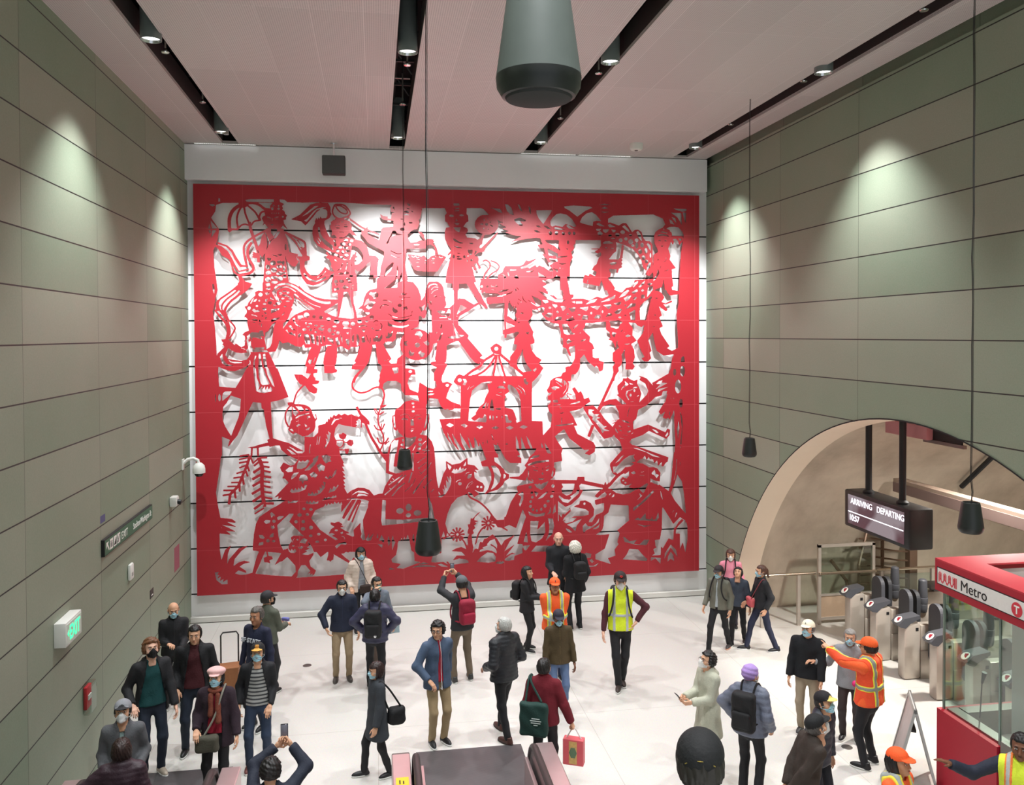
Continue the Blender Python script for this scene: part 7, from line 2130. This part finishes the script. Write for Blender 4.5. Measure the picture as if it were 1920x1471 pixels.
def attach(P_, name, label, cat):                      # a separate thing placed in the frame of its bearer
    t = empty(name, P_['root'].location, P_['root'].rotation_euler[2]); tag(t, label, cat); return t
def straps(P_, t, m, off=.075, r=.014):
    S, b3, TT = P_['S'], P_['b3'], P_['TT']; th = P_['thick']; mb = MB()
    for s in (-1, 1):
        pts = [(s*off, -.12-th, 1.36), (s*(off+.015), -.055-th*.5, 1.452+th), (s*(off+.02), .03, 1.462+th), (s*(off+.03), .098+th, 1.385), (s*(off+.045), .128+th, 1.26), (s*(off+.08), .10+th, 1.12), (s*(off+.10), .0, 1.04), (s*(off+.03), -.12-th, 1.02)]
        P = catmull(np.array([b3(TT(p)) for p in pts]), 5); mb.tube([tuple(p) for p in P], r*S, 6)
    mb.build('strap', m, t, True)
def backpack(P_, label, c='16171a', w=.14, h=.23, d=.085, zc=1.20, c2=None, logo=None):
    S, b3, TT = P_['S'], P_['b3'], P_['TT']; t = attach(P_, 'backpack', label, 'backpack'); m = cloth(h8(c)); yb = -.118-P_['thick']*1.2
    def inv(P): return ((P/S-P_['base']-np.array([0, 0, .93]))@P_['Rt']+np.array([0, 0, .93])).astype(np.float32)
    f1 = lambda P: (sdb(inv(P), (0, yb-d, zc), (w, d, h), .06)+.003*np.sin(inv(P)[..., 2]*40+inv(P)[..., 0]*30))*S
    f2 = lambda P: (sdb(inv(P), (0, yb-2*d-.005, zc-.08), (w*.8, .035, h*.42), .03))*S
    lo = np.min([b3(TT((a*(w+.03), yb-2*d-.08 if b_ else yb+.03, zc+c_*(h+.04)))) for a in (-1, 1) for b_ in (0, 1) for c_ in (-1, 1)], 0); hi = np.max([b3(TT((a*(w+.03), yb-2*d-.08 if b_ else yb+.03, zc+c_*(h+.04)))) for a in (-1, 1) for b_ in (0, 1) for c_ in (-1, 1)], 0)
    V, F = nets(f1, lo, hi, .013); G().add(V, F).obj('bag_body', [m], t); V, F = nets(f2, lo, hi, .012); G().add(V, F).obj('front_pocket', [cloth(h8(c2 or c))], t); straps(P_, t, cloth(h8('141416') if c2 is None else h8(c)))
    if logo:
        M = P_['Rt']; o = b3(TT((w*.35, yb-2*d-.043, zc-.16))); mb = MB(); mb.lathe([(0, .004), (.022, .004), (.022, 0)], n=16); g = G(); V = np.array([tuple(p) for p in mb.v])@np.array([[1, 0, 0], [0, 0, 1], [0, -1, 0]]).T; g.add(V*S+o, mb.f).obj('logo', [cloth(h8(logo))], t)
    return t
def phone(P_, hand, label, tilt=0, offz=.03, rx=0):
    o, d, pn, ya = P_['hands'][hand]; t = attach(P_, 'phone', label, 'phone'); c = np.asarray(o)+d*.10+np.array([0, 0, offz])
    R = rot('x', rx)@rot('y', tilt); g = G(); mb = MB(); mb.box(-.036, .036, -.005, .005, -.075, .075, bev=.003); g.addmb(mb, 0, (R, c)).obj('case', [mat('phone_case', (.02, .02, .022), .3)], t)
    g = G(); mb = MB(); mb.box(-.032, .032, -.0062, -.0048, -.068, .068); g.addmb(mb, 0, (R, c)).obj('screen', [mat('phone_screen', (.05, .06, .08), .15, emit=(.20, .17, .19), es=.4)], t); return t
def bag(P_, name, label, c, center, size, strap=None, smooth_r=.05, mark=None):
    t = attach(P_, name, label, 'bag'); b3 = P_['b3']; m = cloth(h8(c)); cc = b3(center); hs = np.array(size)*P_['S']
    V, F = nets(lambda P: sdb(P, cc, hs, min(smooth_r, min(hs)*.95))+.005*np.sin(P[..., 2]*30+P[..., 0]*24+P[..., 1]*20), cc-hs-.03, cc+hs+.03, .013); G().add(V, F).obj('bag_body', [m], t)
    if strap:
        P = catmull(np.array([b3(p) for p in strap[0]]), 6); MB().tube([tuple(p) for p in P], strap[1], 7).build('strap', cloth(h8(strap[2])), t, True)
    return t
# ================================================================== THE CROWD (each placed by the photo point of the crown of the head)
ND = '1e2838'
P1 = person('woman in dark maroon puffer reaching left at the lower left corner', 228, 1385, 1.60, 172, top='34222c', tk='puffer', puff=.055, bot='1a1a1e', hair='bob', hc='2a1814', pitch=-20, lean=6, hl=(-.64, .12, 1.0), hr=(.20, .22, 1.0), poseL='open')
P2 = person('man in grey jacket, checkered grey cap and white mask by the left wall', 230, 1312, 1.64, -8, top='56585c', inner='7c9290', openw=.03, hat='cap', hatc='8a8c92', brimc='26262a', mask='white', pitch=-18, hr=(.18, .18, .98), hl=(-.18, .18, 1.0))
P3 = person('tall curly-haired man in teal sweater, black jacket and black mask', 283, 1198, 1.75, 12, top='1b1c20', hem=.80, inner='0d4648', openw=.10, bot=ND, bk='denim', shoe='b4a898', skin='light', hair='curly', hc='6a4428', mask='black', pitch=-16, hr=(.26, .16, 1.0), hl=(-.24, .20, .86), hood=True)
P4 = person('balding man in black jacket and blue mask with hands held together', 325, 1130, 1.58, 4, top='17181c', bot='17181c', shoe='a8a8a4', hair='bald', hc='2a2624', mask='blue', pitch=8, hr=(.10, .26, 1.12), hl=(-.10, .28, 1.04), zipc='2c2d30')
P5 = person('man with dark red sweater under open black jacket and jeans', 365, 1173, 1.72, -6, top='16171b', inner='431018', openw=.085, bot=ND, bk='denim', hc='120f0e', hr=(.22, .12, .92), hl=(-.24, .10, .90), build=1.08, stance=.13)
P6 = person('woman in pink newsboy cap with patterned scarf and olive bag', 405, 1250, 1.60, -14, top='30222c', tk='coat', hem=.72, inner='9c1730', openw=.06, bot='18181b', hair='bob', hc='1a1412', hat='newsboy', hatc='e6b8b6', mask='blue', pitch=-14, scarf=True, hr=(.20, .20, 1.0), hl=(-.28, .12, .88))
P7 = person('man in grey striped polo and black cap with yellow brim', 483, 1205, 1.63, -6, top='191a1f', inner='a6a8a6', innk='stripes', openw=.10, bot='2b3a52', bk='denim', shoe='7a4844', hat='cap', hatc='18181a', brimc='e4ac54', mask='blue', pitch=-16, hl=(-.17, .16, .93), hr=(.24, .06, .92), stance=.12)
P8 = person('grey-haired man in navy college sweatshirt looking to the left', 482, 1138, 1.74, -42, top='20253e', tk='shirt', bot='24262c', skin='tan', hair='short', hc='5a5550', yaw=8, hem=.84, collar=False)
P9 = person('man in dark cap and olive jacket turned away toward the wall', 501, 1108, 1.60, 138, top='585c50', bot='26272b', hat='cap', hatc='2c2c30', mask='black', hc='26221e', hl=(-.10, .30, 1.10), hr=(.12, .32, 1.08), yaw=-25)
P10 = person('black-haired person at the bottom raising a phone with both hands', 507, 1424, 1.64, 176, top='1e2434', hair='messy', hc='151211', hr=(.19, .26, 1.70), hl=(.03, .28, 1.69), pl=(-1, -.3, -.6), pr=(1, -.3, -.6), poseL='hold', poseR='hold', pitch=8)
P11 = person('woman in cream puffer and blue mask standing before the artwork', 676, 1027, 1.60, 12, top='dccabc', tk='puffer', puff=.062, inner='9a9fa6', openw=.05, bot='1c1d22', hair='bob', hc='100e0e', mask='blue', hr=(.22, .08, .95), hl=(-.24, .10, .94))
P12 = person('man in navy jacket and khaki trousers with white mask and glasses', 641, 1088, 1.63, 2, top='1c2338', bot='a28d70', shoe='4a4440', sole='5a544e', hc='151311', mask='kn95', glasses=True, zipc='2c3450', hr=(.27, .16, .96), pr=(1, -.6, 0), hl=(-.27, .10, .84), build=1.06, stance=.11)
P13 = person('person in grey-blue sweater and teal mask touching their glasses', 706, 1082, 1.58, 22, top='69727e', tk='hoodie', bot='57483f', hc='171412', mask='teal', glasses=True, hr=(.13, .17, 1.50), pr=(1, -.2, -1), hl=(-.27, .08, .86), step=.18, collar=False)
P14 = person('woman seen from behind in purple-navy jacket with black backpack', 703, 1105, 1.61, 172, top='3b3b55', tk='puffer', puff=.09, bot='15151a', hair='bun', hc='14100f', hl=(-.20, .06, .99), hr=(.20, .06, .99), pl=(-1, -.2, 0), pr=(1, -.2, 0), step=-.16, stance=.12, sole='e8e8e8')
P15 = person('small woman in long charcoal coat and blue mask walking left', 706, 1242, 1.46, -72, top='363a40', tk='coat', hem=.60, bot='141417', hair='bob', hc='2a1816', mask='blue', step=.17, hr=(.22, -.02, .84), hl=(-.25, .10, .84))
P16 = person('young man in blue zip hoodie over red shirt looking to the right', 820, 1165, 1.69, 22, top='465770', tk='hoodie', inner='a61a30', openw=.022, bot='a18c6a', shoe='232326', sole='e6e6e4', hair='messy', hc='120f0e', glasses=True, yaw=-38, hr=(.20, .17, .98), pr=(1, -.6, 0), hl=(-.21, -.12, .92), hood=True, stance=.09, zipc='e8e8ec', hem=.80)
P17 = person('man in grey cap with maroon backpack photographing the artwork', 866, 1080, 1.70, -158, top='26282c', bot='6c5f4f', shoe='3a3a3a', sole='dcdcd8', hat='cap', hatc='5c5f63', hc='20201e', hr=(.07, .40, 1.64), hl=(-.16, .40, 1.62), pl=(-1, 0, -.7), pr=(1, 0, -.7), poseL='hold', poseR='hold', pitch=10, stance=.14)
P18 = person('woman with long black hair looking down at her phone', 988, 1062, 1.50, 66, top='19191d', hem=.80, bot='141417', hair='long', hc='0d0b0c', pitch=-12, hr=(.03, .34, 1.12), hl=(-.10, .30, 1.06), poseL='hold', poseR='hold', step=.05)
P19 = person('tall bald man in black coat against the artwork', 1047, 998, 1.77, 4, top='1e2025', hem=.72, bot='15161a', skin='light', hair=None, hc='8a8078', hr=(.12, .24, 1.02), hl=(-.16, .24, .98), collar=True)
P20 = person('person with fluffy white hair and black coat beside the bald man', 1078, 1015, 1.68, -155, top='16171a', tk='coat', hem=.74, bot='16161a', skin='light', hair='wavy', hc='e4dccb', hl=(-.12, .24, 1.06), hr=(.22, .06, .90))
P21 = person('transit guide in orange hoodie and orange cap with clasped hands', 1040, 1083, 1.65, 8, top='f2602a', tk='hoodie', bot='1c2a4c', skin='tan', hat='cap', hatc='f25f25', hc='2a2420', glasses=True, pitch=-6, vest=(None, 'a9b0ae', 'e4ea4c'), hr=(.06, .28, 1.14), hl=(-.04, .30, 1.12), poseL='grip', build=1.12, hood=True, collar=False)
P22 = person('short man in olive jacket, light jeans and blue mask', 1047, 1143, 1.52, 10, top='47391f', hem=.84, bot='5b7094', bk='denim', shoe='26201c', skin='brown', hat='cap', hatc='2c2836', hc='101010', mask='blue', hl=(-.26, .06, .82), hr=(.24, .10, .84), pitch=6, zipc='5a4a2c')
P23 = person('white-haired man in black quilted puffer walking away left', 945, 1158, 1.68, -140, top='23252a', tk='puffer', puff=.055, bot='15161a', shoe='4a2c26', sole='2c1c18', skin='light', hair='short', hc='b4b4b0', mask='white', yaw=22, step=.20, hl=(-.20, .16, 1.0), hr=(.22, .14, 1.0), build=1.05)
P24 = person('person in maroon fleece carrying a green tote and pink bag', 1020, 1235, 1.60, 166, top='6a1422', tk='fleece', bot='17171b', hair='short', hc='15110f', skin='asian', hr=(.36, .06, .86), hl=(-.24, .06, .88), poseR='grip', yaw=-10)
P25 = person('tall man in yellow vest, dark cap and white mask', 1163, 1072, 1.83, 3, top='4c1d27', tk='shirt', hem=.86, bot='17171b', shoe='3a302c', skin='light', hat='cap', hatc='281c1c', hc='241a16', mask='kn95', hl=(-.24, .04, 1.0), pl=(-1, -.3, 0), hr=(.26, .10, .82), vest=('dcee2c', 'b8bcc0', 'dcee2c'), step=.10, stance=.03, yaw=6)
P26 = person('woman in pink jacket and white mask at the right wall corner', 1370, 1030, 1.50, 0, top='ec93a8', hem=.78, bot='2a2430', hair='bob', hc='4c2e24', mask='kn95')
P27 = person('man in cap and grey-olive jacket striding beside the right wall', 1348, 1060, 1.50, -24, top='6c6c60', bot='17171b', shoe='3c3838', sole='c89078', hat='cap', hatc='2c2628', hc='1c1816', mask='blue', step=.27, hr=(.25, .14, .90), hl=(-.26, .04, .88), inner='a8b0b4', openw=.015)
P28 = person('short dark-haired person with bowed head behind the capped man', 1384, 1064, 1.39, -12, top='3d4654', bot='1a1b20', hair='messy', hc='110f10', pitch=-30, step=.20)
P29 = person('woman with ponytail and black body warmer walking left', 1428, 1060, 1.52, -66, top='1d1f24', tk='vest', bot='222840', shoe='16161a', sole='e8e8e8', hair='pony', hc='4a2e22', mask='blue', sleeve='605840', step=.27, hr=(.26, .20, .92), hl=(-.25, .02, .90))
P30 = person('woman in long pale grey-green coat looking at her phone', 1328, 1222, 1.57, -58, top='b4b5a3', tk='coat', hem=.56, bot='1a1a1e', hair='messy', hc='120f10', mask='kn95', glasses=True, pitch=-14, hr=(.05, .34, 1.10), hl=(-.08, .30, 1.07), poseL='hold', poseR='hold', hood=True)
P31 = person('person in lilac knit hat and quilted grey jacket from behind', 1407, 1247, 1.60, 160, top='6d7384', tk='puffer', puff=.075, bot='15151a', hat='beanie', hatc='a98ccb', hair=None, mask='white', yaw=-25, hl=(-.22, .04, .98), pl=(-1, -.2, 0), hr=(.24, .10, .92), flare=.8)
P32 = person('older man in cream cap, black fleece and blue mask', 1515, 1162, 1.58, -8, top='14161b', tk='fleece', bot='9b8d78', shoe='2a2a2c', hat='cap', hatc='ece8d2', hc='5a5856', mask='blue', pitch=-10, yaw=-16, hr=(.26, .10, .84), hl=(-.22, .20, .88), build=1.08)
P33 = person('grey-haired woman in grey jacket reaching toward the man in cream cap', 1594, 1180, 1.53, -4, top='8e9196', bot='3c3232', hair='short', hc='8c8a86', mask='blue', hr=(.50, .14, 1.18), pr=(.2, -.4, -1), hl=(-.20, .16, .92), hem=.82)
P34 = person('pointing guide in orange hoodie and striped safety vest', 1630, 1195, 1.67, -112, top='f4622c', tk='hoodie', bot='16161b', shoe='151517', hat='cap', hatc='f26024', hc='1a1614', glasses=True, vest=('f2522a', '8f9088', 'ece94a'), hl=(-.10, .50, 1.46), pl=(-.4, -.2, -1), poseL='point', hr=(.20, .14, .92), build=1.22, hood=True, collar=False, stance=.13)
P35 = person('man in dark cap with yellow brim bending beside the khaki trousers', 1545, 1295, 1.60, 58, top='232835', tk='puffer', puff=.10, bot='181a24', hat='cap', hatc='17161a', brimc='ecd478', hc='2a2624', mask='blue', pitch=-24, lean=8)
P36 = person('man in black cap and brown body warmer, hands behind his back', 1530, 1336, 1.64, 118, top='30261f', tk='vest', bot='181a20', hat='cap', hatc='121316', hc='4a4644', mask='white', pitch=-34, lean=12, sleeve='1c1f26', hl=(-.05, -.20, .90), hr=(.05, -.22, .88), pl=(-1, -.3, 0), pr=(1, -.3, 0), poseL='grip', poseR='grip', build=1.05)
c37 = px(1313, 1386, 2, 4.13)
P37 = person('man in black cap seen close from behind at the bottom', 1313, 1386, 1.60, 180, top='1c1d20', hat='cap', hatc='141517', hc='2a2622', z0=2.54, pos=(c37.x, c37.y), build=1.05)
P38 = person('guide with long wavy black hair under an orange cap', 1684, 1403, 1.64, 62, top='f4602c', tk='hoodie', hat='cap', hatc='f05a22', hair='long', hc='0f0c0d', pitch=-8, skin='tan', vest=(None, 'a9b0ae', 'f0e24c'), hood=True, collar=False)
P39 = person('guide in navy jacket and yellow vest waving beside the booth', 1915, 1376, 1.74, -6, top='1d2334', bot='1a1c24', skin='brown', hair='short', hc='0e0c0c', hr=(.56, .24, 1.34), pr=(.3, -.3, -1), poseR='open', vest=('d9ea3a', 'b4b8b6', 'f0843c'))
# ---- lettering on the sweatshirt, embroidery and what people carry
def front_text(P_, s, size, z, m, x=0, y=None):
    yy = (.158/1.42+P_['thick'])*P_['B']+.012 if y is None else y; o = P_['b3'](P_['TT']((x, yy, z))); R = P_['Rt']
    M = Matrix.Translation(o)@Matrix(((-1, 0, 0, 0), (0, float(R[1][1]), float(R[1][2]), 0), (0, float(R[2][1]), float(R[2][2]), 0), (0, 0, 0, 1)))@Matrix.Rotation(math.pi/2, 4, 'X')
    text_obj('lettering', s, size*P_['S'], m, M@Matrix.Diagonal((1, 1, 1, 1)), P_['root'], 'CENTER', ext=.006, bold=.002)
front_text(P8, 'SF STATE', .085, 1.24, cloth(h8('c8ccd4')))
backpack(P14, 'black backpack with a small white round mark worn on the purple-navy jacket', '17181b', logo='e8e8e8')
backpack(P17, 'maroon backpack worn by the man photographing the artwork', '8c1430', w=.13, h=.20, c2='a01a3a')
backpack(P18, 'black backpack on the woman with long black hair', '18181b', w=.12, h=.19)
backpack(P20, 'small black backpack on the person with fluffy white hair', '141416', w=.12, h=.17)
backpack(P25, 'large black backpack on the tall man in the yellow vest', '18191c', h=.25)
backpack(P27, 'dark backpack on the striding man in the grey-olive jacket', '1e1f24', w=.13)
backpack(P26, 'dark backpack with straps over the pink jacket', '2a2a30', w=.12, h=.18)
backpack(P31, 'large black backpack on the person in the lilac hat', '131316', w=.15, h=.25)
phone(P10, 1, 'dark phone held up at the bottom beside the escalator landing', offz=.05)
phone(P17, 1, 'black phone held up toward the artwork by the man in grey cap', offz=.03)
phone(P18, 1, 'phone in the hands of the woman with long black hair', offz=.03, rx=-40)
phone(P30, 1, 'black phone in the hands of the woman in the pale coat', offz=.03, rx=-40)
bag(P6, 'shoulder_bag', 'olive grey shoulder bag on the woman in the pink cap', '4c4a3e', (.06, .25, .84), (.15, .06, .11), ([(.10, .24, .93), (-.02, .19, 1.15), (-.10, .10, 1.42), (-.11, -.04, 1.47), (-.02, -.18, 1.2), (.14, -.12, .95), (.19, .14, .92)], .012, '8a887c'))
bag(P11, 'shoulder_bag', 'dark brown crossbody bag on the woman in the cream puffer', '2c1c16', (-.05, .20, .92), (.11, .045, .08), ([(-.12, .19, .99), (-.02, .17, 1.2), (.09, .08, 1.45), (.12, -.04, 1.46), (.05, -.19, 1.2), (-.12, -.15, 1.0), (-.17, .08, .97)], .006, '1c1412'), .02)
bag(P15, 'shoulder_bag', 'large black slouchy bag on the woman in the charcoal coat', '121316', (-.10, -.27, .90), (.09, .14, .14), ([(-.12, -.14, 1.02), (-.16, -.03, 1.30), (-.13, 0, 1.46), (-.14, -.13, 1.35), (-.12, -.34, 1.02)], .012, '101114'), .09)
bag(P13, 'paper_folder', 'pale blue flat bag carried behind the woman with the backpack', 'a2bac2', (-.30, .10, .76), (.10, .02, .10), None, .012)
g_tote = bag(P24, 'tote_bag', 'dark green tote bag with white print on the maroon fleece', '133630', (-.08, -.235, .99), (.19, .055, .22), ([(-.20, -.20, 1.20), (-.19, -.06, 1.45), (-.17, .03, 1.46), (-.15, -.10, 1.42), (.02, -.22, 1.22)], .014, '133630'), .04)
o_ = P24['b3']((-.04, -.300, 1.02))
for k, (s_, q) in enumerate((('THE LIBRARY', .030), ('OF THE CITY', .030))): pass
mb = MB()
for k, w_ in enumerate((.10, .14, .12, .05)): mb.box(o_[0]-w_/2, o_[0]+w_/2, o_[1]-.004, o_[1], o_[2]-.022*k*1.2, o_[2]-.022*k*1.2+.010)
mb.build('print', cloth(h8('c8d4d0')), g_tote)
pk = attach(P24, 'gift_bag', 'pink patterned gift bag in a clear carrier held by the maroon fleece', 'bag'); ho = np.asarray(P24['hands'][1][0])+np.asarray(P24['hands'][1][1])*.09
mb = MB(); mb.box(ho[0]-.13, ho[0]+.13, ho[1]-.06, ho[1]+.06, ho[2]-.44, ho[2]-.12, bev=.008).build('bag_body', mat('gift_pink', srgb(214, 92, 100), .45, noise=.12, scale=9), pk)
for yy in (-.062,): 
    MB().box(ho[0]-.05, ho[0]+.05, ho[1]+yy-.002, ho[1]+yy, ho[2]-.42, ho[2]-.14).build('gold_panel', mat('gift_gold', srgb(206, 168, 104), .5, noise=.3, scale=40), pk)
    MB().lathe([(0, .003), (.045, .003), (.05, 0)], n=6, M=Matrix.Translation((ho[0], ho[1]+yy-.002, ho[2]-.28))@Matrix.Rotation(math.pi/2, 4, 'X')@Matrix.Diagonal((1, 1.5, 1, 1))).build('medallion', mat('gift_green', srgb(96, 120, 92), .5), pk)
MB().tube([(ho[0]-.09, ho[1], ho[2]-.12), (ho[0]-.02, ho[1], ho[2]+.0), (ho[0]+.02, ho[1], ho[2]), (ho[0]+.09, ho[1], ho[2]-.12)], .008, 6).build('handle', mat('carrier_clear', (.75, .72, .70), .3), pk)
bag(P29, 'shoulder_bag', 'coral pink crossbody bag on the woman walking with a ponytail', 'cc5c62', (.14, .17, .94), (.13, .05, .09), ([(.05, .20, 1.02), (-.08, .15, 1.25), (-.13, .02, 1.46), (-.08, -.15, 1.25), (.12, -.12, 1.02), (.22, .08, 1.0)], .007, '8a3a40'), .03)
for q_, lab in ((P33, 'bright pink scarf bundle held low by the grey-haired woman'),):
    bag(q_, 'scarf_bundle', lab, 'd62a70', (-.14, .24, .96), (.09, .05, .045), None, .045)
bag(P9, 'folded_paper', 'small blue folded packet in the hands of the man in olive jacket', '6c70b4', (.02, .42, 1.12), (.07, .03, .03), None, .01)
# embroidery on caps
def emb(P_, c, pts, y=.098, z=.085, r=.0035):
    R, T = P_['TH']; g = G(); mb = MB()
    for a, b_ in pts: mb.tube([(a[0], y-1.2*(a[1]*.5)**1-abs(a[0])**2*3, z+a[1]), (b_[0], y-1.2*(b_[1]*.5)-abs(b_[0])**2*3, z+b_[1])], r, 5)
    g.addmb(mb, 0, (R, T)).obj('embroidery', [cloth(h8(c))], P_['root'])
emb(P7, 'd8a050', [((-.026, 0), (.026, 0)), ((-.025, .009), (.025, .009)), ((-.022, .018), (.022, .018))], r=.0052)
emb(P21, '24243c', [((-.006, -.004), (.006, .012)), ((.006, -.004), (-.006, .012)), ((-.006, .014), (.006, .014))])
emb(P32, '50504c', [((-.008, 0), (.008, 0)), ((-.006, .008), (.006, .008))])
emb(P25, 'e03028', [((-.022, .002), (-.004, .014)), ((.004, .014), (.022, .002)), ((-.012, -.004), (.012, -.004))], r=.006)
MBc = MB(); MBc.tube([(a*.055, -.118+abs(a)*.02, .040+.028*math.cos(a*1.4)) for a in np.linspace(-1, 1, 9)], .0022, 5)
g = G().addmb(MBc, 0, P37['TH']).obj('embroidery', [cloth(h8('a08a3c'))], P37['root'])
# name badge on the orange vest
o_ = P34['b3']((-.13, -.19, 1.22)); 
# people on a landing plate or step stand on it
